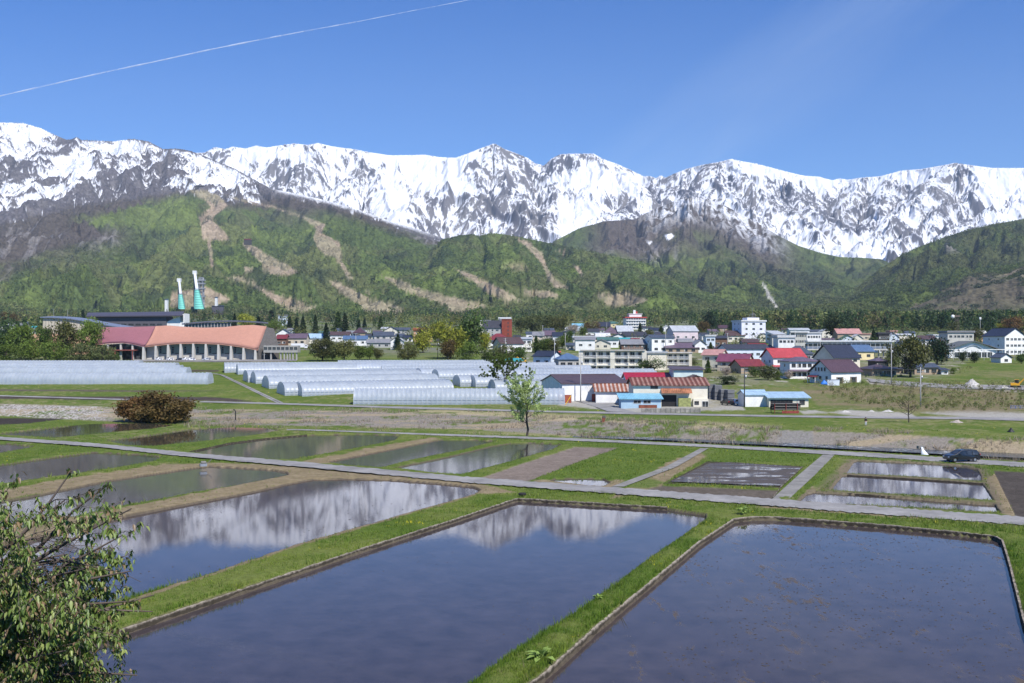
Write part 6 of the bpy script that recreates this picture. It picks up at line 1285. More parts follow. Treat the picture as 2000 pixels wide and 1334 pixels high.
# mountain huts at the top of the runs
def alp_hut(px, py, D, w_, label, rc='brown'):
    s = D/F; t = thing('mountain_hut', label, 'hut', ((px-CX)*s, D, H+(HY-py)*s)); MB().box(-w_/2, w_/2, -5, 5, -15, 5).build('wall', wallm('dark'), t); MB().prism([(-w_/2-1, 5.01), (w_/2+1, 5.01), (w_/2-3, 9), (-w_/2+3, 9)], -6, 6).build('roof', roofm(rc, 0), t)
alp_hut(392, 366, 5750, 46, 'dark mountain hut on the snow at the top of the ski run', 'charcoal'); alp_hut(484, 471, 4050, 30, 'red brown lodge at the head of the middle ski run', 'wine')

# --- utility poles and their wires
def upole(px, base, top, label, dark=False, arms=2):
    X, Y, z, s = frame_at(px, base); h = (base-top)*s; t = thing('utility_pole', label, 'utility pole', (X, Y, z), 0, 'utility poles'); mt = plain('dark_pole', (.05, .05, .05), .8) if dark else m_pole
    MB().tube([(0, 0, -1), (0, 0, h)], [.19, .11], 8).build('pole', mt, t, True)
    for k in range(arms): MB().box(-.95, .95, -.06, .06, h-.5-k*.8, h-.4-k*.8).build('cross_arm', m_metal, t)
    if arms > 1: MB().tube([(.35, 0, h-3.2), (.35, 0, h-2.3)], .24, 8).build('transformer', m_metal, t, True)
    return (X, Y, z+h-.45)
UP = [upole(1134, 787, 690, 'pale utility pole standing in the drive left of the farm warehouses'), upole(1454, 797, 716, 'dark utility pole beside the white garage box', True, 3), upole(1741, 752, 671, 'tall pale utility pole at the right corner by the plum roofed house'),
      upole(1798, 797, 717, 'utility pole in the scrub behind the bare tree'), upole(1083, 720, 660, 'utility pole in front of the pale blue and beige house'), upole(1104, 690, 650, 'thin utility pole left of the white houses above the apartments', arms=1),
      upole(855, 703, 661, 'utility pole beside the yellow trees behind the greenhouses', True), upole(987, 705, 660, 'utility pole in front of the red tower garden'), upole(1602, 706, 650, 'utility pole rising beside the steep navy roof', arms=1),
      upole(1300, 690, 634, 'thin utility pole left of the pink hall', arms=1), upole(1421, 690, 650, 'thin pole before the long pale blue building', arms=1), upole(695, 690, 651, 'thin lamp pole beside the round trees', arms=1), upole(1553, 690, 642, 'pole in front of the grey office', arms=1),
      upole(1725, 700, 665, 'thin pole at the right end of the railway platform', arms=1), upole(1889, 706, 682, 'short pole in the meadow before the arched hall', arms=1), upole(516, 707, 690, 'slim white lamp pole at the hall car park', arms=1), upole(1185, 655, 630, 'small pole among the middle roofs', arms=1), upole(1060, 668, 635, 'small pole beside the beige house by the pale woods', arms=1)]
m_wire = plain('wire', (.06, .06, .06), .7)
def wires(a_, b_, label):
    t = thing('power_line', label, 'power line', a_, 0, 'power lines'); d = np.array(b_)-np.array(a_); L = np.linalg.norm(d)
    for k in (-.8, 0, .8):
        MB().tube([(d[0]*u+k, d[1]*u, d[2]*u-L*.02*4*u*(1-u)) for u in np.linspace(0, 1, 9)], .02, 3).build('wire', m_wire, t)
wires(UP[1], UP[3], 'wires running from the dark pole to the pole in the scrub'); wires(UP[3], UP[2], 'wires between the scrub pole and the tall corner pole'); wires(UP[0], UP[1], 'wires passing over the farm warehouses')

# --- greenhouses
def plastic():
    t = NT('greenhouse_film'); v = t.coord('Object'); n = t.noise(.35, 5, .65, v); n2 = t.noise(.08, 2, .5, v)
    c = t.mix(t.rng(n.outputs[0], .3, .7, 0, 1), (.44, .49, .57), (.62, .67, .73)); t.done(c, .40, t.bump(n.outputs[0], .3, .03), .8)
    tr = t.n('ShaderNodeBsdfTransparent'); tl = t.n('ShaderNodeBsdfTranslucent', i_Color=(.7, .75, .8, 1)); m1 = t.n('ShaderNodeMixShader', i_0=.35); m2 = t.n('ShaderNodeMixShader', i_0=.22)
    t.l(t.b.outputs[0], m1.inputs[1]); t.l(tl.outputs[0], m1.inputs[2]); t.l(m1.outputs[0], m2.inputs[1]); t.l(tr.outputs[0], m2.inputs[2]); t.l(m2.outputs[0], t.t.nodes['Material Output'].inputs[0]); return t.m
m_film = plastic(); m_hoop = plain('hoop_steel', (.50, .52, .54), .4, .1)
_gh = {}
def ghmesh(L, W_, hh):
    key = (round(L), round(W_, 1), round(hh, 1))
    if key in _gh: return _gh[key]
    n = 14; r = W_/2; wall_h = hh*.33; P = [(-r, 0), (-r, wall_h)]+[(-r*math.cos(math.pi*i/n), wall_h+(hh-wall_h)*math.sin(math.pi*i/n)) for i in range(1, n)]+[(r, wall_h), (r, 0)]
    nb = max(2, int(L/1.35)); V = []; rows = nb*3+1
    for i in range(rows):
        x = L*i/(rows-1); k = 1.0 if i % 3 == 0 else .976
        for y, z in P: V.append((x, y*k, z*k if z > wall_h else z))
    cov = np_mesh('cover', V, grid_faces(rows, len(P)), m_film); m = MB(); step = 1
    for i in range(0, nb+1, step): m.tube([(L*i/nb, y*1.004, z*1.004) for y, z in P], .045, 3, cap=False)
    m.tube([(0, -r*1.005, wall_h), (L, -r*1.005, wall_h)], .05, 3); m.tube([(0, -r*1.005, wall_h*.5), (L, -r*1.005, wall_h*.5)], .03, 3)
    hp_ = m.build('hoops', m_hoop, None, fix=False); e = MB(); e.add([(0, y, z) for y, z in P], [tuple(range(len(P)))]); ew = e.build('end_wall', m_film, None, fix=False)
    f = MB()
    for y in (-r*.6, -r*.2, r*.2, r*.6): f.box(-.06, -.01, y-.04, y+.04, 0, wall_h+(hh-wall_h)*math.sqrt(max(0, 1-(y/r)**2)))
    for z in (hh*.3, hh*.6): f.box(-.06, -.01, -r*.85, r*.85, z-.03, z+.03)
    fr = f.build('end_frame', m_hoop, None, fix=False); out = [(o.name, o.data) for o in (cov, hp_, ew, fr)]
    for o in (cov, hp_, ew, fr): bpy.data.objects.remove(o)
    _gh[key] = out; return out
def greenhouse(px, base, L, yaw, label, W_=7.0, hh=4.2):
    X, Y, z = spot(px, base); t = thing('greenhouse', label, 'greenhouse', (X, Y+W_/2, z), yaw, 'plastic film tunnel greenhouses')
    for (nm, me), pn in zip(ghmesh(L, W_, hh), ('cover', 'hoops', 'end_wall', 'end_frame')): link(bpy.data.objects.new(pn, me), t)
    e = bpy.data.objects.new('end_wall', ghmesh(L, W_, hh)[2][1]); link(e, t); e.location = (L, 0, 0); return t
greenhouse(690, 792, 59, 0.6, 'long front greenhouse with clear ribs beside the river lane, nearest of all', 7.5, 4.7)
greenhouse(575, 776, 50, 27, 'greenhouse at the front of the slanted rows, its door end facing the track', 10.2, 4.4)
greenhouse(541, 775, 55, 27, 'greenhouse second from the front of the slanted rows', 10.2, 4.4)
greenhouse(511, 761, 60, 27, 'greenhouse third from the front of the slanted rows', 10.2, 4.4)
greenhouse(487, 751, 62, 25, 'greenhouse fourth from the front of the slanted rows', 10.2, 4.4); greenhouse(472, 748, 64, 25, 'greenhouse fifth from the front of the slanted rows', 10.2, 4.4)
greenhouse(456, 733, 72, 20, 'greenhouse last but one at the back of the slanted rows', 10.2, 4.4); greenhouse(431, 729, 74, 18, 'greenhouse at the back of the slanted rows, nearest the orange roofed hall', 10.2, 4.4)
greenhouse(815, 741, 56, 24, 'second row greenhouse behind the front rows, furthest left of its row', 8.4, 4.1); greenhouse(848, 744, 56, 24, 'second row greenhouse next to the furthest left one', 8.4, 4.1); greenhouse(890, 757, 58, 22, 'second row greenhouse just left of the dark tree', 8.4, 4.1)
greenhouse(921, 758, 60, 20, 'second row greenhouse behind the trunk of the dark tree', 8.4, 4.1); greenhouse(960, 768, 56, 18, 'second row greenhouse right of the dark tree, half hidden by the front greenhouse', 8.6, 4.2)
greenhouse(1010, 770, 50, 16, 'greenhouse behind the pale lone tree, left of the white warehouse', 8.6, 4.2)
greenhouse(657, 722, 80, 10, 'far greenhouse at the back centre whose roof ends below the utility pole', 8.4, 4.1); greenhouse(694, 728, 84, 10, 'far greenhouse just in front of the back centre one', 8.4, 4.1); greenhouse(742, 735, 84, 10, 'far greenhouse third from the back in the centre', 8.4, 4.1)
greenhouse(1005, 742, 52, 4, 'far right greenhouse below the teal carport', 8.4, 4.1); greenhouse(1040, 748, 44, 0, 'far right greenhouse whose end reaches the apartment block lawn', 8.6, 4.2)
GL = dict(W_=7.0, hh=4.2)
def lgh(px_right, base, L, label, yaw=0.0):
    X, Y, z = spot(px_right, base); t = thing('greenhouse', label, 'greenhouse', (X, Y+3.5, z), 180+yaw, 'plastic film tunnel greenhouses')
    for (nm, me), pn in zip(ghmesh(L, 7.0, 4.2), ('cover', 'hoops', 'end_wall', 'end_frame')): link(bpy.data.objects.new(pn, me), t)
lgh(405, 752, 82, 'long greenhouse at the front of the left rows'); lgh(363, 739, 80, 'left row greenhouse second from the front'); lgh(350, 734, 60, 'left row greenhouse third from the front'); lgh(341, 728, 84, 'left row greenhouse fourth from the front'); lgh(270, 723, 70, 'rearmost greenhouse of the left rows')

# --- vehicles
def paint(name, c): 
    if name in MATS: return MATS[name]
    t = NT(name); t.b.inputs['Coat Weight'].default_value = .6; t.b.inputs['Coat Roughness'].default_value = .05; MATS[name] = t.done(c, .35, None, .5); return MATS[name]
m_tyre = plain('tyre_rubber', (.02, .02, .02), .9, .1); m_rim = plain('alloy_rim', (.45, .46, .47), .3, .05, 1, 0, .8); m_red = plain('tail_lamp', (.35, .01, .01), .3); m_lamp = plain('head_lamp', (.7, .7, .7), .2)
def car(loc, yaw, kind, col, label, cat='car', name='parked_car', group='parked and moving vehicles'):
    t = thing(name, label, cat, loc, yaw, group); L, Wd, Hh = {'van': (4.75, 1.8, 1.72), 'mini': (3.6, 1.55, 1.6), 'sedan': (4.4, 1.72, 1.42), 'suv': (4.3, 1.78, 1.68)}[kind]; l = L/2
    belt = Hh*.56
    prof = {'van': [(-l, .35), (-l, .75), (-l+.25, .95), (-l+1.05, 1.12), (-l+1.95, Hh*.97), (-l+2.5, Hh), (l-.5, Hh*.98), (l-.12, 1.15), (l, .9), (l, .35)], 'mini': [(-l, .35), (-l, .8), (-l+.4, 1.0), (-l+.95, Hh*.97), (l-.3, Hh), (l-.02, 1.0), (l, .35)],
            'sedan': [(-l, .35), (-l, .7), (-l+.9, .92), (-l+1.6, Hh*.97), (l-1.5, Hh), (l-.75, .98), (l, .88), (l, .35)], 'suv': [(-l, .4), (-l, .9), (-l+1.0, 1.05), (-l+1.6, Hh*.97), (l-.5, Hh), (l-.05, 1.1), (l, .4)]}[kind]
    arch = []
    for cx in (l-.85, -l+.85):
        arch += [(cx+.38*math.cos(a_), .30+.38*math.sin(a_)) for a_ in np.linspace(0, math.pi, 7)]
    body = MB().prism(prof+[(l-.3, .24)]+arch+[(-l+.3, .24)], -Wd/2, Wd/2).build('body', paint('paint_'+col[0], col[1]), t, False, .05)
    for v in body.data.vertices:
        if v.co.z > belt: v.co.y *= 1-.16*(v.co.z-belt)/(Hh-belt)
    top = [(x, z) for x, z in prof if z > belt*1.02]; xa, xb = min(x for x, z in top)+.35, max(x for x, z in top)-.25
    gl = MB(); hi = Hh*.90; seg = 3 if kind in ('van', 'suv') else 2
    for sy in (-1, 1):
        for k in range(seg):
            x0 = xa+.35+(xb-xa-.35)*k/seg+.05; x1 = xa+.35+(xb-xa-.35)*(k+1)/seg-.05; sl = .45 if k == 0 else 0; y0 = sy*(Wd/2*(1-.16*.08)+.012); y1 = sy*(Wd/2*(1-.16*.75)+.012)
            gl.add([(x0, y0, belt+.06), (x1, y0, belt+.06), (x1, y1, hi), (x0+sl, y1, hi), (x0, y0-.03*sy, belt+.06), (x1, y0-.03*sy, belt+.06), (x1, y1-.03*sy, hi), (x0+sl, y1-.03*sy, hi)], [(0, 1, 2, 3), (7, 6, 5, 4), (0, 4, 5, 1), (1, 5, 6, 2), (2, 6, 7, 3), (3, 7, 4, 0)])
    gl.build('side_window', m_glass, t)
    i = [j for j, (x, z) in enumerate(prof) if z > Hh*.9][0]; (xw0, zw0), (xw1, zw1) = prof[i-1], prof[i]
    MB().slab([(xw0-.01, -Wd*.42, zw0+.04), (xw0-.01, Wd*.42, zw0+.04), (xw1-.03, Wd*.38, zw1), (xw1-.03, -Wd*.38, zw1)], .03).build('windscreen', m_glass, t)
    for cx in (-l+.85, l-.85):
        for sy in (-1, 1):
            wh_ = bpy.data.objects.new('wheel', None); link(wh_, t); wh_.location = (cx, sy*(Wd/2-.12), .31)
            MB().tube([(0, -.1, 0), (0, .1, 0)], .31, 18).build('tyre', m_tyre, wh_, False, .03); MB().tube([(0, -.115, 0), (0, .115, 0)], .19, 10).build('rim', m_rim, wh_)
    for sy in (-1, 1):
        MB().box(-l-.02, -l+.12, sy*Wd*.36-.18, sy*Wd*.36+.18, .62, .78).build('headlight', m_lamp, t, bevel=.02); MB().box(l-.1, l+.015, sy*Wd*.42-.1, sy*Wd*.42+.1, .8, 1.15).build('tail_light', m_red, t, bevel=.02)
        MB().box(xa+.1, xa+.28, sy*(Wd/2+.02)-.07, sy*(Wd/2+.02)+.07, belt+.05, belt+.2).build('mirror', paint('paint_'+col[0], col[1]), t, bevel=.02)
    return t
BLK = ('black', (.008, .008, .010)); WHT = ('white', (.75, .75, .76)); SIL = ('silver', (.45, .47, .5))
X, Y = unp(1878, 901, .28); car((X, Y, .285), 7.5, 'van', BLK, 'black minivan driving left on the lane beside the stream', 'minivan', 'minivan')
for px, k, c_, lab in ((310, 'mini', WHT, 'leftmost small white car parked before the orange roofed hall'), (332, 'mini', WHT, 'white car parked second from the left at the hall'), (352, 'sedan', BLK, 'dark car parked between the white cars at the hall'), (362.5, 'mini', WHT, 'white car touching the dark car at the hall'),
                       (373, 'sedan', WHT, 'white saloon right of the close pair at the hall'), (404, 'sedan', SIL, 'silver car parked alone on the right of the hall')):
    X, Y, z = spot(px, 705.2); car((X, Y, z+.3), 60 if k == 'mini' else 20, k, c_, lab)
X, Y, z = spot(1132, 782.5); tr = thing('white_truck', 'small white flatbed truck parked before the beige garage', 'truck', (X, Y, z+.3), 10, 'parked and moving vehicles')
MB().prism([(-1.7, .4), (-1.7, 1.1), (-1.45, 1.85), (-.45, 1.85), (-.4, .4)], -.72, .72).build('cab', paint('paint_white', (.75, .75, .76)), tr, bevel=.05); MB().box(-.38, 1.7, -.72, .72, .55, .72).box(-.38, 1.7, -.72, -.66, .73, 1.05).box(-.38, 1.7, .66, .72, .73, 1.05).build('cargo_bed', paint('paint_white', (.75, .75, .76)), tr)
MB().box(-1.35, -.6, -.735, .735, 1.15, 1.65).build('side_window', m_glass, tr)
for cx in (-1.1, 1.1):
    for sy in (-.62, .62): MB().tube([(cx, sy-.08, .27), (cx, sy+.08, .27)], .27, 12).build('wheel', m_tyre, tr)
X, Y, z = spot(1420, 793); car((X, Y, z+.35), -70, 'suv', BLK, 'small black car parked right of the farm warehouse'); X, Y, z = spot(1437, 793); car((X, Y, z+.35), 20, 'mini', WHT, 'white and green van parked beside the white garage box')
X, Y, z = spot(1046, 720); car((X, Y, z+.2), 10, 'sedan', WHT, 'white car parked in front of the pale blue and beige house'); X, Y, z = spot(1065, 721); car((X, Y, z+.2), 0, 'sedan', BLK, 'black car parked beside the beige gable of the solar roofed house')
X, Y, z = spot(1022, 716); car((X, Y, z+.2), 0, 'van', WHT, 'white van parked by the teal carport'); X, Y, z = spot(1093, 690); car((X, Y, z+.2), 90, 'mini', ('orange', (.6, .08, .02)), 'tiny orange red car on the road above the apartment block')
# lorry by the beige house
X, Y, z, s = frame_at(586, 682); tr = thing('lorry', 'long white lorry parked below the light blue roofed house', 'lorry', (X, Y, z+.2), 4, 'parked and moving vehicles')
MB().box(-5.4, 2.6, -1.2, 1.2, .9, 3.4).build('box_body', paint('paint_white', (.75, .75, .76)), tr, bevel=.06); MB().prism([(2.8, .5), (4.7, .5), (4.7, 1.6), (4.4, 2.7), (2.8, 2.7)], -1.15, 1.15).build('cab', paint('paint_white', (.75, .75, .76)), tr, bevel=.06)
MB().box(3.4, 4.3, -1.17, 1.17, 1.6, 2.4).build('side_window', m_glass, tr)
for cx in (-4, -2.8, 3.6): MB().tube([(cx, -1.1, .5), (cx, 1.1, .5)], .5, 12).build('wheel', m_tyre, tr)
def digger(px, base, yaw, label):
    X, Y, z = spot(px, base); t = thing('excavator', label, 'excavator', (X, Y, z+.2), yaw); ym = paint('digger_yellow', (.75, .38, .02))
    for sy in (-1, 1): MB().prism([(-1.4, .1), (-1.6, .4), (-1.3, .75), (1.3, .75), (1.6, .4), (1.4, .1)], sy*.85-.25, sy*.85+.25).build('track', m_tyre, t)
    MB().prism([(-1.0, .85), (1.6, .85), (1.7, 1.7), (.4, 1.75), (-1.0, 1.4)], -1, 1).build('body', ym, t, bevel=.05); MB().box(-.9, .3, -.9, .0, 1.42, 2.7).build('cab', m_glass, t, bevel=.05); MB().box(-1.0, .4, -1, .1, 2.71, 2.82).build('cab_roof', ym, t)
    MB().tube([(-.9, .4, 1.4), (-2.6, .4, 3.2), (-4.0, .4, 1.9)], [.26, .22, .15], 4).build('boom', ym, t); MB().prism([(-4.3, .6), (-3.7, .6), (-3.6, 1.9), (-4.2, 1.9)], .05, .75).build('bucket', m_metal, t)
digger(1984, 759, 160, 'yellow excavator beside the gravel heaps at the right edge'); digger(1021, 711, 0, 'orange yellow excavator parked under the teal carport edge')
X, Y, z, s = frame_at(1004, 718); t = thing('carport', 'open carport with a teal sheet roof behind the greenhouses', 'carport', (X, Y, z)); MB().slab([(-4.8, -2.5, 3.0), (4.8, -2.5, 3.0), (3.6, 3, 4.2), (-3.2, 3, 4.2)], .15).build('roof', roofm('teal', 0), t); m = MB()
for x in (-4, 0, 4):
    for y in (-2, 2.5): m.box(x-.08, x+.08, y-.08, y+.08, -1, 2.95)
m.build('posts', m_dframe, t)

# --- pipes, tanks, heaps
X, Y, z = spot(1532, 809); t = thing('pipe_rack', 'heap of black pipes stacked on a red steel rack beside the lane', 'rack', (X, Y, z+.2), 3); m = MB(); k = 0
for r_ in range(5):
    for i in range(7-r_//2): k += 1; m.tube([(-3.4+(k*.37) % .7, -1+i*.36+(r_ % 2)*.18, 1.05+r_*.33), (3.0+(k*.61) % .9, -1+i*.36+(r_ % 2)*.18, 1.05+r_*.33)], .175, 8)
m.build('pipes', plain('black_pipe', (.02, .02, .022), .4, .1), t); f = MB()
for x in (-2.8, 0, 2.8): f.box(x-.06, x+.06, -1.3, -1.18, -.5, 2.5).box(x-.06, x+.06, 1.5, 1.62, -.5, 2.5).box(x-.06, x+.06, -1.2, 1.5, 1.25, 1.36)
f.box(-1.0, 3.2, -1.28, -1.2, .1, .7); f.build('rack', plain('rack_red', (.26, .05, .04), .7, .4), t)
def heap(px, base, wpx, hpx, mat, label, name='gravel_heap', cat='gravel heap', seed=0, D=None):
    X, Y, z, s = frame_at(px, base, D); n, r = 28, 9; V = [(0, 0, hpx*s)]; rs = np.random.RandomState(seed)
    for j in range(1, r+1):
        for i in range(n):
            a_ = 6.2832*i/n; u = j/r; rr = wpx*s/2*u*(1+.12*math.sin(a_*3+seed)+.06*rs.randn()*u); V.append((rr*math.cos(a_), rr*math.sin(a_)*.8, hpx*s*(1-u)**1.05*(1+.10*rs.randn())-(.4 if j == r else 0)))
    Fc = [(0, 1+i, 1+(i+1) % n) for i in range(n)]+[(1+(j-1)*n+i, 1+j*n+i, 1+j*n+(i+1) % n, 1+(j-1)*n+(i+1) % n) for j in range(1, r) for i in range(n)]
    m = MB(); m.add(V, Fc); o = m.build(name, mat, None, True); o.location = (X, Y+wpx*s*.4, z); tag(o, label, cat); return o
m_grav = plain('pale_gravel', (.46, .44, .41), .95, .35, 2.5, .08)
heap(1907, 759, 46, 18, m_grav, 'large conical heap of beige gravel at the end of the dirt yard', seed=1); heap(1966, 761, 26, 8, m_grav, 'smaller grey gravel heap beside the yellow excavator', seed=2)
heap(1655, 808, 30, 6, m_grav, 'low heap of grey rubble right of the open shed', seed=3); heap(1705, 806, 20, 5, m_grav, 'small pale rubble heap in the middle of the roadside yard', seed=4); heap(1740, 807, 34, 6, m_grav, 'wide pale rubble heap left of the bare tree', seed=5)
heap(1878, 831, 48, 9, plain('broken_rubble', (.40, .35, .31), .95, .6, 2.5, .15), 'scattered heap of broken stones on the river bank meadow', 'stone_heap', 'stone heap', seed=6, D=212)
t = heap(1978, 845, 16, 9, plain('black_cover', (.03, .03, .03), .6), 'black covered bundle lying on the bank at the right edge', 'covered_bundle', 'bundle', seed=7, D=190)
X, Y, z = spot(1612, 753); 
# crate stacks behind the farm warehouse
m_crate = ribbed('grey_crate', (.17, .175, .185), .35, 2, .7, .05, .3)
k = 0
for px, base, w_, n, lab in ((1391, 781, 2.3, 4, 'leftmost tall stack of grey crates behind the farm warehouse'), (1401, 782, 2.3, 4, 'stack of grey crates second from the left behind the warehouse'), (1412, 783, 2.3, 3, 'stack of grey crates second from the right behind the warehouse'), (1424, 784, 2.4, 3, 'rightmost stack of grey crates near the small black car')):
    X, Y, z = spot(px, base); t = thing('crate_stack', lab, 'crates', (X, Y, z), k*7, 'stacked grey crates'); k += 1
    for j in range(n): MB().box(-w_/2+.02*j, w_/2-.03, -1.1, 1.1, j*1.15+.03, j*1.15+1.1).build('crate', m_crate, t, bevel=.04)
# dark stone wall and garden clutter in front of houses
X, Y, z = spot(1612, 752); t = thing('garden_shed_box', 'low pale blue metal storage box in front of the plum roofed house', 'storage box', (X+1.5, Y-3.0, z), 4); MB().box(-2.1, 2.1, -.8, .8, -.5, 1.9).build('box', wallm('bluewhite'), t, bevel=.04); MB().box(-2.2, 2.2, -.9, .9, 1.905, 2.0).build('lid', m_metal, t)
heap(1611, 748, 13, 6, plain('blue_tarp', (.02, .16, .55), .5, .2), 'crumpled bright blue tarpaulin beside the pale storage box', 'tarpaulin', 'tarpaulin', seed=9, D=318)
# sluice post, flow gauge post, tyre, pump
X, Y = unp(1176, 832, -.8); t = thing('gauge_post', 'leaning rusty post standing in the dry reeds of the stream bank', 'post', (X, Y, -.9), 8); MB().prism([(-.35, 0), (.35, 0), (.75, 2.2), (.05, 2.0)], -.15, .15).build('post', plain('rusty_sheet', (.22, .07, .04), .9, .5), t, bevel=.03); MB().box(.1, .75, -.2, .2, 1.9, 2.35).build('cap', m_dframe, t)
X, Y = unp(1020, 966, .45); t = thing('old_tyre', 'old black tyre lying on the grass corner of the centre paddy', 'tyre', (X, Y, .52)); m = MB(); P = [(.32*math.cos(a_), .32*math.sin(a_), 0) for a_ in np.linspace(0, 6.2832, 20)]; m.tube(P, .13, 8, cap=False); m.build('tread', m_tyre, t, True); MB().tube([(0, 0, -.06), (0, 0, .0)], .2, 14).build('mud_fill', plain('mud_fill', (.10, .08, .06), .9), t)
X, Y = unp(397, 911, .35); t = thing('water_pump', 'small grey engine pump at the corner of the second left paddy', 'pump', (X, Y, .38), 30); MB().box(-.45, .45, -.3, .3, 0, .35).build('base', m_metal, t); MB().tube([(-.3, 0, .5), (.35, 0, .5)], .2, 12).build('motor', m_conc, t, True); MB().tube([(.3, 0, .4), (.8, .1, .5), (1.2, .2, .9)], .05, 6).build('handle', m_dframe, t)
X, Y = unp(460, 822, -.2); t = thing('drain_pipe', 'short dark drain pipe with a bent top among yellow green weeds', 'pipe', (X, Y, -.3)); MB().tube([(0, 0, 0), (0, 0, 2.2), (-.2, 0, 2.6), (-.5, 0, 2.6)], .12, 8).build('pipe', plain('black_pipe', (.02, .02, .022), .4, .1), t, True); MB().tube([(0, 0, 0), (0, 0, .3)], .25, 8).build('collar', m_conc, t)
X, Y = unp(1109, 793, 0); t = thing('yellow_bar', 'yellow barrier bar leaning by the entrance of the farm drive', 'barrier', (X, Y, .3)); MB().tube([(-.7, 0, 0), (.9, 0, 2.6)], .12, 6).build('bar', plain('barrier_yellow', (.75, .42, .02), .5), t); MB().tube([(.1, 0, 0), (.1, 0, 1.2)], .07, 6).build('stand', m_metal, t)
X, Y = unp(1820, 889, -1.6); t = thing('spillway', 'white splash of water falling from a concrete outlet into the stream', 'waterfall', (X, Y+3.5, -1.9)); m = MB()
m.add([(-.15, .6, 1.25), (.15, .6, 1.25), (-.2, .1, .8), (.2, .1, .8), (-.6, -.6, .05), (.7, -.6, .05), (-.15, .7, 1.2), (.15, .7, 1.2), (-.2, .25, .7), (.2, .25, .7), (-.6, -.4, -.05), (.7, -.4, -.05)], [(0, 2, 3, 1), (2, 4, 5, 3), (6, 7, 9, 8), (8, 9, 11, 10), (0, 1, 7, 6), (4, 10, 11, 5), (0, 6, 8, 2), (1, 3, 9, 7), (2, 8, 10, 4), (3, 5, 11, 9)])
m.build('falling_water', plain('white_water', (.8, .83, .85), .4, .1), t, True); MB().box(-.5, .5, .71, 1.6, .9, 1.4).build('outlet', m_conc, t)
X, Y, z, s = frame_at(1988, 812, 260); t = thing('blue_rail', 'short blue railing beside the road at the right edge', 'railing', (X, Y, 0)); m = MB()
for zz in (.45, .95): m.tube([(-1.9, 0, zz), (1.9, 0, zz)], .06, 5)
m.build('rails', plain('rail_blue', (.04, .12, .38), .5), t); m = MB()
for x in (-1.9, -.6, .6, 1.9): m.tube([(x, 0, -.3), (x, 0, 1.0)], .06, 5)
m.build('posts', plain('rail_blue', (.04, .12, .38), .5), t)
# contrail high in the air, beyond the haze
def contrail():
    Dc = 26000.0; P = [(-120, 215), (0, 187.5), (100, 165), (200, 142), (300, 121), (400, 99), (500, 79), (600, 60), (700, 42), (800, 22), (915, 0), (1000, -22)]
    V = []; n = 60; xs_ = np.array(P, float)
    for i in range(n):
        px = np.interp(i/(n-1), np.linspace(0, 1, len(P)), xs_[:, 0]); py = np.interp(px, xs_[:, 0], xs_[:, 1]); Yd = Dc+5000*i/n; X = (px-CX)*Yd/F; Z = H+(HY-py)*Yd/F
        r = (17 if px < 500 else 17-11*min(1, (px-500)/400))*(1+.25*math.sin(i*1.7)+.15*math.sin(i*5.1))
        for k in range(6): a_ = 6.2832*k/6; V.append((X, Y_ if False else Yd+r*math.cos(a_), Z+r*math.sin(a_)))
    Fc = [(i*6+k, i*6+(k+1) % 6, (i+1)*6+(k+1) % 6, (i+1)*6+k) for i in range(n-1) for k in range(6)]
    t = NT('ice_trail'); v = t.coord('Object'); nz = t.noise(.0016, 6, .7, v); t.done((.95, .96, .98), 1.0, None, 0); t.l(t.rng(nz.outputs[0], .36, .62, .10, .50), t.b.inputs['Alpha'])
    o = np_mesh('contrail', V, Fc, t.m); tag(o, 'long thin white vapour trail slanting across the upper left sky', 'contrail', kind='stuff')
contrail()
# --- the person on the bank: one continuous skinned body, with hair and clothing
def skin(name, pts, edges, radii, mat, parent, lv=2):
    me = bpy.data.meshes.new(name); me.from_pydata(pts, edges, []); o = link(bpy.data.objects.new(name, me), parent); me.materials.append(mat)
    md = o.modifiers.new('Skin', 'SKIN'); 
    for i, r_ in enumerate(radii): me.skin_vertices[0].data[i].radius = (r_, r_) if not isinstance(r_, tuple) else r_
    me.skin_vertices[0].data[0].use_root = True; sb = o.modifiers.new('Sub', 'SUBSURF'); sb.levels = lv; sb.render_levels = lv
    dg = bpy.context.evaluated_depsgraph_get(); ev = o.evaluated_get(dg); nm = bpy.data.meshes.new_from_object(ev); o.modifiers.clear(); o.data = nm
    if not nm.materials: nm.materials.append(mat)
    nm.polygons.foreach_set('use_smooth', [True]*len(nm.polygons)); return o
X, Y = unp(1691, 835, -.1); gz = float(ground_z(np.array([X]), np.array([Y]))[0])
pr = thing('person', 'person in a black top and pale trousers standing on the grassy river bank', 'person', (X, Y, gz), 10)
skinm = plain('skin', (.45, .28, .20), .6, .05)
bp = [(0, 0, .92), (0, 0, 1.12), (0, 0, 1.34), (0, 0, 1.46), (0, -.01, 1.52), (0, -.02, 1.64), (0, -.02, 1.70), (-.10, 0, .86), (-.12, -.03, .48), (-.12, .02, .09), (-.12, -.12, .04), (.10, 0, .86), (.13, -.06, .48), (.14, .03, .09), (.14, -.11, .04),
      (-.19, 0, 1.40), (-.25, .02, 1.13), (-.22, -.12, .92), (-.215, -.16, .86), (.19, 0, 1.40), (.25, .02, 1.13), (.24, -.10, .90), (.235, -.14, .84),
      (-.215, -.20, .80), (-.235, -.19, .795), (-.195, -.20, .805), (-.18, -.19, .83), (.235, -.18, .78), (.255, -.17, .775), (.215, -.18, .785), (.20, -.17, .81)]
be = [(0, 1), (1, 2), (2, 3), (3, 4), (4, 5), (5, 6), (0, 7), (7, 8), (8, 9), (9, 10), (0, 11), (11, 12), (12, 13), (13, 14), (2, 15), (15, 16), (16, 17), (17, 18), (2, 19), (19, 20), (20, 21), (21, 22), (18, 23), (18, 24), (18, 25), (18, 26), (22, 27), (22, 28), (22, 29), (22, 30)]
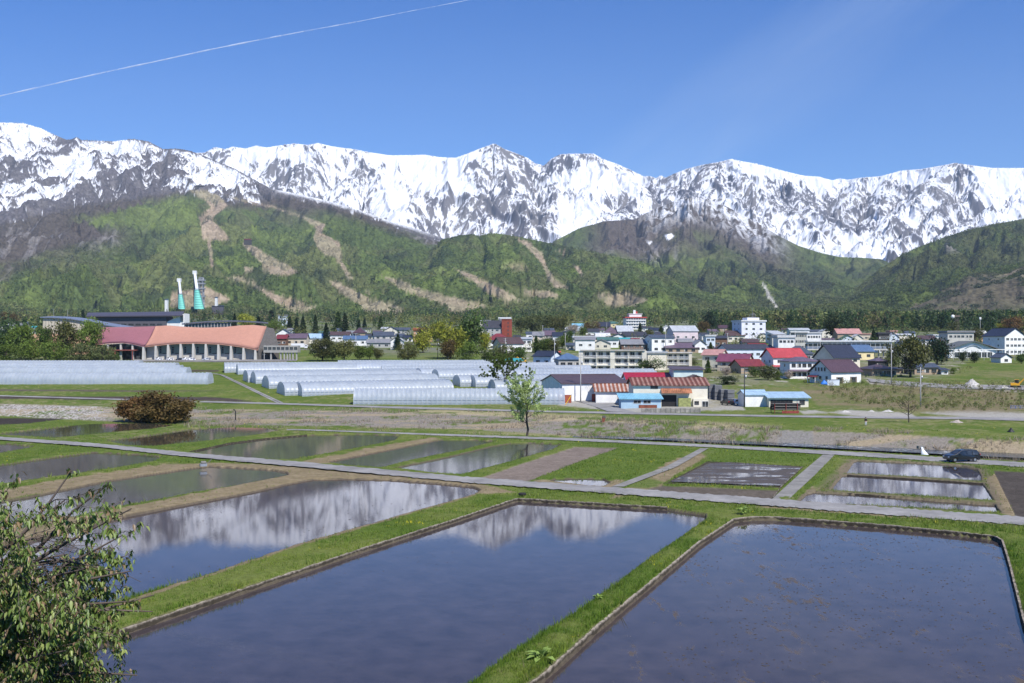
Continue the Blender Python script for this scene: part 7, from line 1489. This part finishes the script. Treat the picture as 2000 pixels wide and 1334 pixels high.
br = [.13, .12, .13, .06, .05, .09, .07, .085, .055, .04, .035, .085, .055, .04, .035, .05, .04, .03, .03, .05, .04, .03, .03]+[.010]*8
skin('body', bp, be, br, skinm, pr)
skin('jacket', [(0, 0, .95), (0, 0, 1.15), (0, 0, 1.36), (0, 0, 1.45), (-.2, 0, 1.40), (-.255, .02, 1.13), (-.225, -.11, .95), (.2, 0, 1.40), (.255, .02, 1.13), (.245, -.09, .93)], [(0, 1), (1, 2), (2, 3), (2, 4), (4, 5), (5, 6), (2, 7), (7, 8), (8, 9)], [.165, .155, .165, .08, .075, .058, .05, .075, .058, .05], plain('black_cloth', (.012, .012, .014), .9, .1), pr)
skin('trousers', [(0, 0, .96), (-.1, 0, .84), (-.12, -.03, .48), (-.12, .02, .10), (.1, 0, .84), (.13, -.06, .48), (.14, .03, .10)], [(0, 1), (1, 2), (2, 3), (0, 4), (4, 5), (5, 6)], [.165, .105, .08, .065, .105, .08, .065], plain('pale_cloth', (.55, .58, .62), .9, .1), pr)
skin('hair', [(0, .01, 1.66), (0, 0, 1.72), (0, .03, 1.60)], [(0, 1), (0, 2)], [.10, .085, .07], plain('black_hair', (.01, .009, .008), .6, .1), pr)
for sy in (-.12, .14): skin('shoe', [(sy, .04, .05), (sy, -.14, .04)], [(0, 1)], [.055, .05], m_black, pr, 1)
# ================================================================ TREES
Tr = tree
# hero trees near the lane
def limb_tree(px, base, top, D, seed, leaf, label, sparse, wpx, nl, lsz, name='tree', cat='tree', lean=0, levels=3, spread=.62, up=.55):
    s = D/F; h = (base-top)*s; X = (px-CX)*s; z = H+(HY-base)*s; root = thing(name, label, cat, (X, D, z), 0, 'trees among the town and fields'); rs = np.random.RandomState(seed); m = MB(); tips = []
    half = wpx*s/2
    def grow(p, d, L, r, lv):
        n = 4; P = [p]; Rr = [r]
        for i in range(n):
            d = d+rs.randn(3)*.16; d[2] += .05; d /= np.linalg.norm(d); P.append(P[-1]+d*L/n); Rr.append(r*(1-.45*(i+1)/n))
        m.tube([tuple(q) for q in P], Rr, 6 if lv < 2 else 4, cap=False)
        if lv >= levels: tips.extend(P[1:]); return
        nb = (5 if lv == 1 else 4)
        for k in range(nb):
            j = 1+int(rs.rand()*n*.999); a_ = rs.rand()*6.283; nd = d*up+np.array((math.cos(a_), math.sin(a_), .25+.3*rs.rand()))*spread; nd /= np.linalg.norm(nd); grow(P[j], nd, L*(.58+.25*rs.rand()), Rr[j]*.6, lv+1)
        tips.extend(P[3:])
    P = [np.array((0, 0, -.3))]; n = 9; r0 = h*.021
    for i in range(n): P.append(np.array((rs.randn()*.012*h+lean*i/n, rs.randn()*.012*h, h*(i+1)/n*.94)))
    m.tube([tuple(q) for q in P], [r0*(1-.9*i/n) for i in range(n+1)], 8, cap=False)
    for i in range(2 if sparse else 1, n):
        for k in range(3 if sparse else 4):
            a_ = rs.rand()*6.283; u = i/n; prof_ = math.sin(math.pi*min(1, (u*.95+.12)))**.7; nd = np.array((math.cos(a_), math.sin(a_), .35+.5*u)); nd /= np.linalg.norm(nd); grow(P[i], nd, half*prof_*(.55+.35*rs.rand()), r0*(1-.9*u)*.5, 2)
    m.build('trunk', m_bark, root, True, fix=False); T = np.array(tips); k = rs.randint(0, len(T), nl); Q = T[k]+rs.randn(nl, 3)*h*(.016 if sparse else .03); tone = .75+.5*rs.rand(len(T))[k]
    V, Fc, C_ = leaf_quads(Q, lsz, rs, tone); o = np_mesh('crown', V, Fc, LEAF[leaf], C_, smooth=False, parent=root); return root
limb_tree(1029, 850, 741, 186, 3, 'pale', 'slender pale green young tree standing alone by the lane before the greenhouse', True, 122, 15000, .13, lean=.1)
limb_tree(985, 757, 704, 318, 5, 'fresh', 'spreading dark green tree among the greenhouses behind the pale young tree', True, 104, 12000, .24)
Tr(318, 826, 766, 'bush', 'brown', 'large rust brown budding shrub spreading over the stony river bank', seed=7, wpx=118, n=9000, name='shrub', cat='shrub', D=224); Tr(268, 824, 772, 'bush', 'rust', 'smaller rust brown shrub grown into the left side of the large one', seed=8, wpx=92, n=8000, name='shrub', cat='shrub', D=226)
limb_tree(1775, 824, 762, 214, 9, 'brown', 'bare branched tree with hardly any leaves beside the rubble heaps', True, 58, 350, .06)
G = 'trees among the town and fields'
L_ = [ # px, base, top, kind, leaf, width px, label
 (128, 704, 628, 'round', 'olive', 50, 'bushy olive brown tree in front of the curved beige hall'), (180, 704, 629, 'wide', 'fresh', 56, 'flat topped bright green tree on the mound before the pink roof'), (40, 704, 634, 'round', 'fresh', 52, 'round green tree standing left of the bushy olive one'),
 (88, 704, 640, 'round', 'mid', 34, 'small green tree between the round one and the olive brown one'), (8, 700, 652, 'round', 'mid', 50, 'green tree cut by the left edge of the view'), (18, 640, 610, 'round', 'brown', 30, 'brown budding tree at the far left edge'), (64, 654, 630, 'cedar', 'dark', 16, 'dark little conifer left of the curved hall'),
 (162, 640, 605, 'cedar', 'dark', 14, 'tall dark conifer left of the dark roofed rear hall'), (215, 640, 622, 'round', 'sage', 26, 'dull green tree in front of the rear hall roof'),
 (458, 648, 612, 'cedar', 'dark', 14, 'dark cedar left of the golden green tree'), (482, 646, 613, 'round', 'lime', 34, 'golden tree behind the upper roof of the orange hall'), (536, 652, 624, 'wide', 'fresh', 38, 'broad fresh green tree at the right end of the orange hall'), (505, 650, 618, 'cedar', 'dark', 18, 'dark cedar between the golden and the broad green tree'),
 (530, 636, 606, 'cedar', 'dark', 22, 'tall dark cedar behind the broad fresh green tree'), (566, 650, 618, 'cedar', 'cedar', 16, 'first of the dark cedars along the village edge'), (579, 652, 620, 'cedar', 'dark', 14, 'cedar beside the small white house'), (592, 652, 617, 'cedar', 'cedar', 16, 'pointed cedar above the light blue roof'), (616, 656, 614, 'fir', 'cedar', 16, 'narrow green fir left of the dark pine'),
 (637, 672, 630, 'fir', 'dark', 20, 'dark pine standing in front of the brown roofed house'), (660, 650, 608, 'fir', 'mid', 24, 'lighter green conifer rising behind the brown roofed house'), (674, 652, 611, 'fir', 'cedar', 20, 'tall green conifer right of the lighter one'), (701, 648, 624, 'cedar', 'dark', 12, 'little dark cedar behind the plum roof'), (712, 648, 622, 'cedar', 'dark', 13, 'dark cedar right of the plum roof'), (744, 644, 616, 'fir', 'mid', 16, 'green conifer below the grassy ski field'),
 (630, 706, 662, 'round', 'olive', 50, 'leftmost round olive tree on the lawn behind the greenhouses'), (672, 706, 665, 'round', 'olive', 42, 'second round olive tree on the lawn behind the greenhouses'), (650, 706, 668, 'round', 'sage', 26, 'thin tree between the two round olive trees'), (703, 704, 676, 'round', 'fresh', 24, 'small fresh green tree on the lawn right of the olive pair'), (722, 704, 675, 'round', 'fresh', 22, 'second small green tree on the lawn'), (738, 704, 680, 'round', 'olive', 20, 'low olive tree at the right end of the lawn'),
 (797, 706, 668, 'bush', 'olive', 46, 'broad olive thicket left of the dark pole'), (777, 684, 652, 'fir', 'cedar', 22, 'dull conifer behind the narrow white house'), (826, 690, 643, 'tall', 'lime', 30, 'bright yellow tree in front of the orange tan building'), (832, 670, 636, 'wide', 'olive', 34, 'golden olive tree behind the yellow tree'),
 (855, 676, 628, 'round', 'lime', 34, 'yellow green tree between the dark conifer and the large round yellow one'), (880, 702, 628, 'tall', 'lime', 46, 'largest yellow green tree in the middle of the view'), (852, 662, 640, 'fir', 'dark', 14, 'dark conifer left of the largest yellow tree'), (904, 690, 640, 'tall', 'fresh', 26, 'fresh green tree at the right shoulder of the largest yellow one'), (922, 690, 608, 'tall', 'mid', 44, 'tallest green tree left of the red brick tower'), (948, 690, 650, 'round', 'lime', 24, 'yellow bush tree below the tallest green tree'),
 (918, 712, 668, 'bush', 'fresh', 56, 'wide rounded green thicket before the white houses'), (962, 712, 676, 'bush', 'sage', 46, 'dull green thicket left of the red tower pole'), (986, 712, 672, 'bush', 'olive', 44, 'olive thicket in front of the dark brown roof'), (875, 706, 664, 'round', 'brown', 30, 'brown twiggy tree before the largest yellow tree'), (962, 662, 625, 'cedar', 'dark', 15, 'dark conifer in front of the mansard hotel'), (1016, 706, 678, 'round', 'mid', 28, 'green tree right of the olive thicket'),
 (1047, 690, 655, 'fir', 'mid', 16, 'pine tree right of the tall narrow white house'), (1062, 690, 660, 'round', 'fresh', 30, 'green tree below the beige house'), (1080, 690, 664, 'round', 'olive', 30, 'olive tree in front of the pale blue house garden'), (1098, 682, 656, 'round', 'fresh', 24, 'green tree behind the thin utility pole'), (1110, 672, 646, 'round', 'mid', 22, 'green tree left of the white houses above the apartments'),
 (1040, 652, 616, 'round', 'sage', 44, 'leftmost pale tree of the light woods behind the town'), (1068, 650, 615, 'round', 'sage', 40, 'second pale tree of the light woods'), (1092, 652, 616, 'round', 'olive', 38, 'browner tree at the right of the light woods'), (1018, 650, 620, 'round', 'sage', 32, 'pale tree just right of the red brick tower'), (1118, 654, 634, 'round', 'blossom', 22, 'whitish blossoming tree right of the light woods'), (1156, 652, 626, 'wide', 'brown', 34, 'brown budding tree in the middle of the town'), (1138, 658, 638, 'tall', 'fresh', 14, 'fresh green slim tree left of the brown budding one'),
 (1250, 658, 630, 'fir', 'cedar', 14, 'dark tree in front of the white hotel'), (1291, 658, 636, 'fir', 'mid', 16, 'dark tree left of the pink hall'), (1268, 664, 644, 'round', 'olive', 18, 'olive tree left of the pink hall roof'), (1388, 648, 610, 'tall', 'dark', 24, 'tall dark green tree left of the office block'), (1430, 650, 626, 'round', 'cedar', 16, 'dark round tree touching the office block'), (1374, 652, 628, 'round', 'brown', 24, 'brownish tree right of the pink hall'), (1366, 660, 646, 'bush', 'olive', 26, 'low olive hedge right of the pink hall'),
 (1272, 730, 699, 'wide', 'mid', 54, 'large round green tree in front of the balconied apartments'), (1347, 718, 700, 'round', 'sage', 36, 'pale leafy tree above the mint building'), (1383, 730, 702, 'fir', 'mid', 16, 'bright green conifer right of the mint building'), (1388, 692, 668, 'fir', 'mid', 16, 'green pointed tree left of the long pale blue building'), (1304, 720, 708, 'bush', 'fresh', 12, 'small green shrub under the second apartment block'),
 (1420, 752, 734, 'bush', 'cedar', 44, 'spreading dark green pine shrub on the bank below the wine red roof'), (1475, 738, 716, 'round', 'mid', 26, 'green garden tree right of the wine red roof'), (1500, 744, 714, 'round', 'sage', 34, 'dull green garden tree before the bright red roof'), (1520, 744, 724, 'bush', 'fresh', 24, 'garden bush left of the two storey white house'), (1540, 742, 724, 'round', 'blossom', 16, 'white blossoming shrub beside the two storey white house'), (1418, 734, 718, 'round', 'blossom', 18, 'pale blossoming shrub before the violet roof'),
 (1632, 668, 618, 'tall', 'cedar', 40, 'broad dark conifer clump left of the rusty pink roof'), (1706, 668, 644, 'fir', 'cedar', 18, 'dark pine right of the rusty pink roofed hall'), (1600, 690, 672, 'round', 'mid', 18, 'dark green tree in front of the steep navy roof'), (1778, 738, 661, 'wide', 'olive', 84, 'big spreading olive yellow tree beside the low outbuilding'), (1745, 722, 682, 'round', 'sage', 30, 'dull green tree left of the big spreading olive one'), (1830, 713, 660, 'tall', 'dark', 42, 'broad black green conifer right of the big olive tree'),
 (1838, 712, 666, 'tall', 'rust', 18, 'reddish dead looking conifer grown into the dark one'), (1880, 708, 686, 'round', 'cedar', 16, 'left one of two clipped trees before the arched hall'), (1903, 710, 687, 'round', 'cedar', 18, 'right one of two clipped trees before the arched hall'), (1862, 732, 718, 'bush', 'fresh', 14, 'small bush in the meadow right of the teal shed'), (1940, 672, 646, 'fir', 'cedar', 22, 'dark pine left of the dark blue roof'), (1910, 668, 642, 'round', 'olive', 26, 'yellowish tree before the grey town office'),
 (1972, 682, 664, 'round', 'sage', 30, 'grey green tree in front of the tall white building'), (1978, 654, 618, 'round', 'rust', 36, 'reddish brown tree behind the tall white building'), (1955, 650, 632, 'round', 'lime', 26, 'bright yellow green tree left of the dark blue roof'), (1995, 712, 690, 'round', 'mid', 20, 'green tree at the right edge beyond the white hut'), (1860, 650, 628, 'round', 'sage', 22, 'pale tree left of the radio tower'),
 (200, 708, 674, 'bush', 'sage', 58, 'rounded shrub covered mound before the pink roof end'), (160, 708, 672, 'bush', 'sage', 60, 'dull green thicket left of the shrub covered mound'), (110, 708, 662, 'bush', 'fresh', 60, 'big green thicket below the bushy olive brown tree'), (60, 706, 664, 'bush', 'fresh', 60, 'leafy green thicket below the round green tree'), (12, 708, 672, 'bush', 'fresh', 60, 'green thicket in the lower left corner of the woods'), (224, 706, 690, 'bush', 'mid', 24, 'low bush at the right foot of the mound'), (184, 707, 686, 'bush', 'fresh', 30, 'fresh green bush at the foot of the mound')]
for i, (px, ba, tp_2, kd, lf, wp, lab) in enumerate(L_): Tr(px, ba, tp_2, kd, lf, lab, seed=i % 3+1, wpx=wp, n=2600 if wp > 40 else 1700)
# --- woodland: dark belt behind the town, crowns on the lower slopes (nobody could count them)
def forest(name, label, n, region, kinds, seed, hgt=(9, 15), zf=None, cond=None, dens=46):
    rs = np.random.RandomState(seed); px0, px1, D0, D1 = region; px = px0+rs.rand(n)*(px1-px0); D = np.sqrt(D0**2+rs.rand(n)*(D1**2-D0**2)); X = (px-CX)/F*D
    keep = fbm(X/60, D/60, seed, 4) > .47
    if cond is not None: keep &= cond(px, D)
    px, D, X = px[keep], D[keep], X[keep]; n = len(px); z = zgen(D) if zf is None else zf(px, D); h = hgt[0]+rs.rand(n)*(hgt[1]-hgt[0]); sel = fbm(X/110, D/110, seed+4, 4)+.12*(rs.rand(n)-.5)
    V_ = []; C_ = []; k = dens
    con = sel < kinds[0]; names = np.where(con, 0, 1)
    for c_ in (True, False):
        m = con == c_; q = m.sum()
        if not q: continue
        u = rs.rand(q, k); a_ = rs.rand(q, k)*6.283
        if c_: zz = .06+.92*u; rr = .23*(1-zz)**.8*h[m][:, None]*(.6+.5*rs.rand(q, k)); cz = zz*h[m][:, None]
        else:
            ph = np.arccos(1-1.75*u); rr = np.sin(ph)*.42*h[m][:, None]*(.75+.35*rs.rand(q, k)); cz = (.55+.42*np.cos(ph))*h[m][:, None]*(.85+.2*rs.rand(q, k))
        P = np.stack([X[m][:, None]+rr*np.cos(a_), D[m][:, None]+rr*np.sin(a_), z[m][:, None]+cz], -1).reshape(-1, 3)
        base = np.array(((.055, .095, .036) if c_ else (.20, .225, .075))); t_ = np.repeat((.65+.7*rs.rand(q)), k); col = base[None]*t_[:, None]
        if not c_:
            w_ = np.repeat(rs.rand(q), k); col = np.where((w_ < .16)[:, None], np.array((.22, .215, .07))*t_[:, None], col); col = np.where((w_ > .82)[:, None], np.array((.16, .13, .07))*t_[:, None], col); col = np.where(((w_ > .5) & (w_ < .66))[:, None], np.array((.085, .13, .036))*t_[:, None], col)
        else: 
            w_ = np.repeat(rs.rand(q), k); col = np.where((w_ < .35)[:, None], np.array((.075, .125, .042))*t_[:, None], col)
        V, Fc, Cc = leaf_quads(P, np.repeat(h[m], k).mean()*.085, rs); V_.append(V); C_.append(Cc*np.repeat(col, 4, 0))
    V = np.concatenate(V_); o = np_mesh(name, V, np.arange(len(V)).reshape(-1, 4), m_blade, np.concatenate(C_), smooth=False); tag(o, label, 'woodland', kind='stuff'); print(name, n)
def gap(px, D):  # keep the village free
    py = HY+(H-zgen(D))*F/D
    return ~((px > 880) & (px < 1950) & (py > 640))
forest('woodland', 'mixed woodland between the village and the foot of the mountains', 3600, (-60, 2060, 1150, 2100), (.50,), 5, (9, 17), cond=lambda px, D: (D > 1450) | (rn.rand(len(px)) < .5)) if False else None
rn = np.random.RandomState(4)
forest('woodland', 'mixed woodland between the village and the foot of the mountains', 5200, (-60, 2060, 1250, 2300), (.49,), 5, (11, 20))
forest('forest_belt', 'dark green conifer belt behind the town on the right', 1900, (1380, 2060, 980, 1350), (.62,), 6, (16, 24), cond=lambda px, D: D > 980+np.abs(px-1900)*.15)
forest('forest_belt', 'dark conifer belt behind the halls on the far left', 420, (-60, 330, 760, 900), (.60,), 7, (13, 18))
forest('garden_trees', 'scattered garden trees and hedges between the village houses', 1500, (540, 2000, 560, 1250), (.36,), 8, (4, 8.5), dens=44)
forest('hedges', 'clipped hedges and garden shrubs among the nearer houses', 420, (1380, 1900, 352, 520), (.1,), 18, (1.0, 3.2), dens=60, cond=lambda px, D: (np.floor(px/9)+np.floor(D/14)) % 2 < 1)
forest('scrub', 'low scrub and brambles on the rough meadow below the houses', 1150, (1400, 2060, 250, 345), (.0,), 9, (.6, 2.2), cond=lambda px, D: (px > 1590) | (D > 300), zf=lambda px, D: zgen(D)+.2, dens=70)
# --- crowns standing on the lower mountain slopes
def slope_crowns(objs, n, seed, Dmax, cond=None, k=7):
    rs = np.random.RandomState(seed); Vs = []; Cs = []
    for o in objs:
        me = o.data; nv = len(me.vertices); co = np.empty(nv*3, np.float32); me.vertices.foreach_get('co', co); co = co.reshape(-1, 3); cl = np.empty(nv*4, np.float32); me.color_attributes['tint'].data.foreach_get('color', cl); cl = cl.reshape(-1, 4)[:, :3]
        px = CX+F*co[:, 0]/co[:, 1]; py = HY-(co[:, 2]-H)*F/co[:, 1]
        ok = (co[:, 1] < Dmax) & (cl.max(1) < .19) & (cl[:, 1] > cl[:, 0]*1.02) & (co[:, 2] > zgen(co[:, 1])-2) & (px > -40) & (px < 2040)
        idx = np.where(ok)[0]
        if not len(idx): continue
        idx = rs.choice(idx, min(len(idx), n)); P0 = co[idx]+np.stack([rs.randn(len(idx))*3, rs.randn(len(idx))*3, np.zeros(len(idx))], 1); c0 = cl[idx]*(.8+.5*rs.rand(len(idx)))[:, None]; R_ = 3.2+3.2*rs.rand(len(idx))
        q = rs.randn(len(idx), k, 3); q /= np.linalg.norm(q, axis=2)[..., None]; q[..., 2] = np.abs(q[..., 2])*1.1; P = P0[:, None]+q*R_[:, None, None]*.85; V, Fc, Cc = leaf_quads(P.reshape(-1, 3), 2.6, rs, None, 0); Vs.append(V); Cs.append(Cc*np.repeat(np.repeat(c0, k, 0), 4, 0)*1.7)
    V = np.concatenate(Vs); o = np_mesh('mountain_forest', V, np.arange(len(V)).reshape(-1, 4), m_blade, np.concatenate(Cs), smooth=False); tag(o, 'spring woodland covering the mountain slopes', 'forest', kind='stuff')
slope_crowns([o for o in COL.objects if o.name.split('.')[0] in ('mountain', 'hill')], 30000, 3, 4800)

# --- the cherry tree in the lower left foreground: limbs, twigs, drooping toothed leaves
def near_tree():
    rs = np.random.RandomState(12); root = thing('cherry_tree', 'leafy cherry tree with drooping green and bronze leaves filling the lower left corner', 'tree', (-8.6, 13.4, 10.4), 0); m = MB(); tips = []
    O = np.array((-8.6, 13.4, 10.4)); LY = [880, 905, 925, 950, 990, 1010, 1040, 1100, 1150, 1170, 1200, 1250, 1290, 1334]; LX = [0, 120, 240, 285, 275, 292, 275, 265, 265, 278, 275, 265, 285, 265]
    P = [(0, 0, -.6), (.1, .1, .8), (.25, .2, 1.8), (.45, .2, 2.6)]; m.tube(P, [.20, .17, .14, .11], 10, cap=False)
    def grow(p, d, L, r, lv, sag):
        n = 6; Q = [p]; Rr = [r]; E = p+d*L+O
        if lv > 1 and E[1] > 2:
            epx = CX+F*E[0]/E[1]; epy = HY+(H-E[2])*F/E[1]
            if epx > np.interp(epy, LY, LX)-8 or epy < np.interp(epx, [-50, 0, 30, 60, 100, 240, 280], [915, 885, 905, 920, 915, 918, 955]): return
        for i in range(n):
            d = d+rs.randn(3)*.10; d[2] -= sag*.05; d /= np.linalg.norm(d); Q.append(Q[-1]+d*L/n); Rr.append(max(.0035, r*(1-.85*(i+1)/n)))
        m.tube([tuple(q) for q in Q], Rr, 7 if lv < 2 else 4, cap=False)
        if lv >= 3: tips.extend([(q, d) for q in Q[1:]]); return
        for k in range(6 if lv == 1 else 7):
            j = 1+int(rs.rand()*n*.999); a_ = rs.rand()*6.283; nd = d*.75+np.array((math.cos(a_)*.8, math.sin(a_)*.8, rs.randn()*.35)); nd /= np.linalg.norm(nd); grow(Q[j], nd, L*(.45+.22*rs.rand()), Rr[j]*.55, lv+1, sag)
        tips.extend([(q, d) for q in Q[4:]])
    for i in range(23):
        u = i/22; px_t = [215, 130, 240, 100, 30, 205, 240, 160, 250, 80, 225, 235, 180, 10, 50, 245, 120, 240, 70, 0, 170, 235, 30][i]; py_t = 932+400*u
        T = np.array(((px_t-CX)/F*13.2, 13.2+rs.randn()*.5, H+(HY-py_t)*13.2/F))-O; b_ = np.array((.45, .2, 2.6)) if u < .6 else np.array((.25, .2, 1.8)); b_ = b_+(0, 0, -.5*u); d = T-b_; L = np.linalg.norm(d)
        d[2] += .05*L; grow(b_, d/np.linalg.norm(d), L*1.0, .055, 1, 1.0)
    m.build('trunk', plain('cherry_bark', (.11, .085, .07), .9, .3, 6, .01), root, True, fix=False)
    # leaves: folded blades with a pointed tip, hanging from the twigs
    T = np.array([t_[0] for t_ in tips]); W_ = T+O; px = CX+F*W_[:, 0]/W_[:, 1]; py = HY+(H-W_[:, 2])*F/W_[:, 1]
    lim = np.interp(py, [880, 905, 925, 950, 990, 1010, 1040, 1100, 1150, 1170, 1200, 1250, 1290, 1334], [0, 90, 215, 268, 262, 276, 262, 252, 252, 262, 262, 252, 268, 250])+rs.randn(len(px))*6
    topok = py > np.interp(px, [-50, 0, 30, 60, 100, 240, 280], [905, 890, 905, 920, 915, 918, 955])
    ok = (px < lim) & topok & ((fbm(W_[:, 0]*1.4, W_[:, 2]*3.4, 31, 3) > .40) | (px < 60)); T = T[ok]; tips_n = len(T); print('twig points', tips_n)
    n = 36000; k = rs.randint(0, tips_n, n); k = np.repeat(rs.randint(0, tips_n, n//5+1), 5)[:n]; B = T[k]+rs.randn(n, 3)*np.array((.035, .035, .03)); L = .052+.040*rs.rand(n); a_ = rs.rand(n)*6.283
    ax = np.stack([np.cos(a_)*.7, np.sin(a_)*.7, -.30-.9*rs.rand(n)], 1); ax /= np.linalg.norm(ax, axis=1)[:, None]; sd = np.cross(ax, (0, 0, 1.0)); sd /= np.linalg.norm(sd, axis=1)[:, None]; nr = np.cross(sd, ax); w_ = L*.24; V = np.zeros((n, 8, 3))
    dr = np.array((0, 0, -1.0))
    def at(u, s_, f): return B+ax*(L*u)[:, None]+sd*(w_*s_)[:, None]+nr*(w_*f)[:, None]+dr*(L*u*u*.28)[:, None]
    V[:, 0] = at(0, 0, 0); V[:, 1] = at(.35, -1, .45); V[:, 2] = at(.35, 1, .45); V[:, 3] = at(.35, 0, 0); V[:, 4] = at(.72, -.72, .35); V[:, 5] = at(.72, .72, .35); V[:, 6] = at(.72, 0, 0); V[:, 7] = at(1.05, 0, .05)
    fa = np.array([(0, 3, 1), (0, 2, 3), (1, 3, 4), (3, 6, 4), (3, 2, 5), (3, 5, 6), (4, 6, 7), (6, 5, 7)]); Fc = (np.arange(n)[:, None, None]*8+fa[None]).reshape(-1, 3)
    g = np.array((.140, .200, .042)); br = np.array((.22, .15, .08)); yl = np.array((.27, .32, .10)); c = np.tile(g, (n, 1)); r_ = rs.rand(n); c = np.where((r_ < .16)[:, None], br, c); c = np.where((r_ > .80)[:, None], yl, c); c = np.where(((r_ > .30) & (r_ < .48))[:, None], np.array((.08, .13, .032)), c); c *= (.75+.5*rs.rand(n))[:, None]
    lf = leafy('cherry_leaf', .32, .38); np_mesh('leaves', V.reshape(-1, 3), Fc, lf, np.repeat(c, 8, 0), smooth=True, parent=root)
near_tree()
# broad-leaved weeds on the bunds
def weed(px, py, label, r, seed, z=.4):
    X, Y = unp(px, py, z); rs = np.random.RandomState(seed); t = thing('broadleaf_weed', label, 'plant', (X, Y, z), 0, 'broad leaved weeds on the bunds'); m = MB(); q = MB()
    for i in range(26):
        a_ = rs.rand()*6.283; L = r*(.6+.5*rs.rand()); el = .2+.9*rs.rand(); d = np.array((math.cos(a_)*math.cos(el), math.sin(a_)*math.cos(el), math.sin(el))); s_ = np.array((-math.sin(a_), math.cos(a_), 0)); b0 = d*.25*L
        m.tube([(0, 0, 0), tuple(b0)], [.02, .012], 4, cap=False)
        p1 = d*L*.6; p2 = d*L+np.array((0, 0, -L*.25)); w_ = L*.17; q.add([tuple(b0), tuple(p1-s_*w_), tuple(p1-np.array((0, 0, .02))), tuple(p1+s_*w_), tuple(p2)], [(0, 2, 1), (0, 3, 2), (1, 2, 4), (2, 3, 4)])
    m.build('stems', LEAF['dock'], t, fix=False); o = q.build('leaves', LEAF['dock'], t, fix=False); a = o.data.color_attributes.new('tint', 'FLOAT_COLOR', 'POINT'); a.data.foreach_set('color', [1.0]*len(o.data.vertices)*4)
    s2_ = [c_ for c_ in COL.objects if c_.parent == t and c_.name.startswith('stems')][0]; a = s2_.data.color_attributes.new('tint', 'FLOAT_COLOR', 'POINT'); a.data.foreach_set('color', [1.0]*len(s2_.data.vertices)*4)
weed(1058, 1284, 'clump of big dock leaves beside the kerb of the near bund', 1.0, 1, .66); weed(1450, 1000, 'clump of dock leaves at the top corner of the right paddy', .9, 2, .6); weed(1456, 998, 'second dock clump touching the one at the top corner of the right paddy', .8, 3, .6)
weed(1168, 1168, 'dark tuft of weeds half way along the near bund', .45, 4, .55)
# ================================================================ AIR
def haze(density):
    me = bpy.data.meshes.new('haze'); x0, x1, y0, y1, z0, z1 = -16500, 17500, -80, 13000, -5, 3300
    v = [(x, y, z) for x in (x0, x1) for y in (y0, y1) for z in (z0, z1)]
    me.from_pydata(v, [], [(0, 1, 3, 2), (4, 6, 7, 5), (0, 4, 5, 1), (2, 3, 7, 6), (0, 2, 6, 4), (1, 5, 7, 3)])
    m = bpy.data.materials.new('thin_air'); m.use_nodes = True; t = m.node_tree; t.nodes.remove(t.nodes['Principled BSDF'])
    pv = t.nodes.new('ShaderNodeVolumePrincipled'); pv.inputs['Color'].default_value = (.66, .80, .98, 1); pv.inputs['Density'].default_value = density; pv.inputs['Anisotropy'].default_value = 0.0
    t.links.new(pv.outputs[0], t.nodes['Material Output'].inputs['Volume']); me.materials.append(m)
    tag(link(bpy.data.objects.new('haze', me)), 'faint blue haze in the air over the valley and mountains', 'haze', kind='stuff')
haze(3.2e-5)
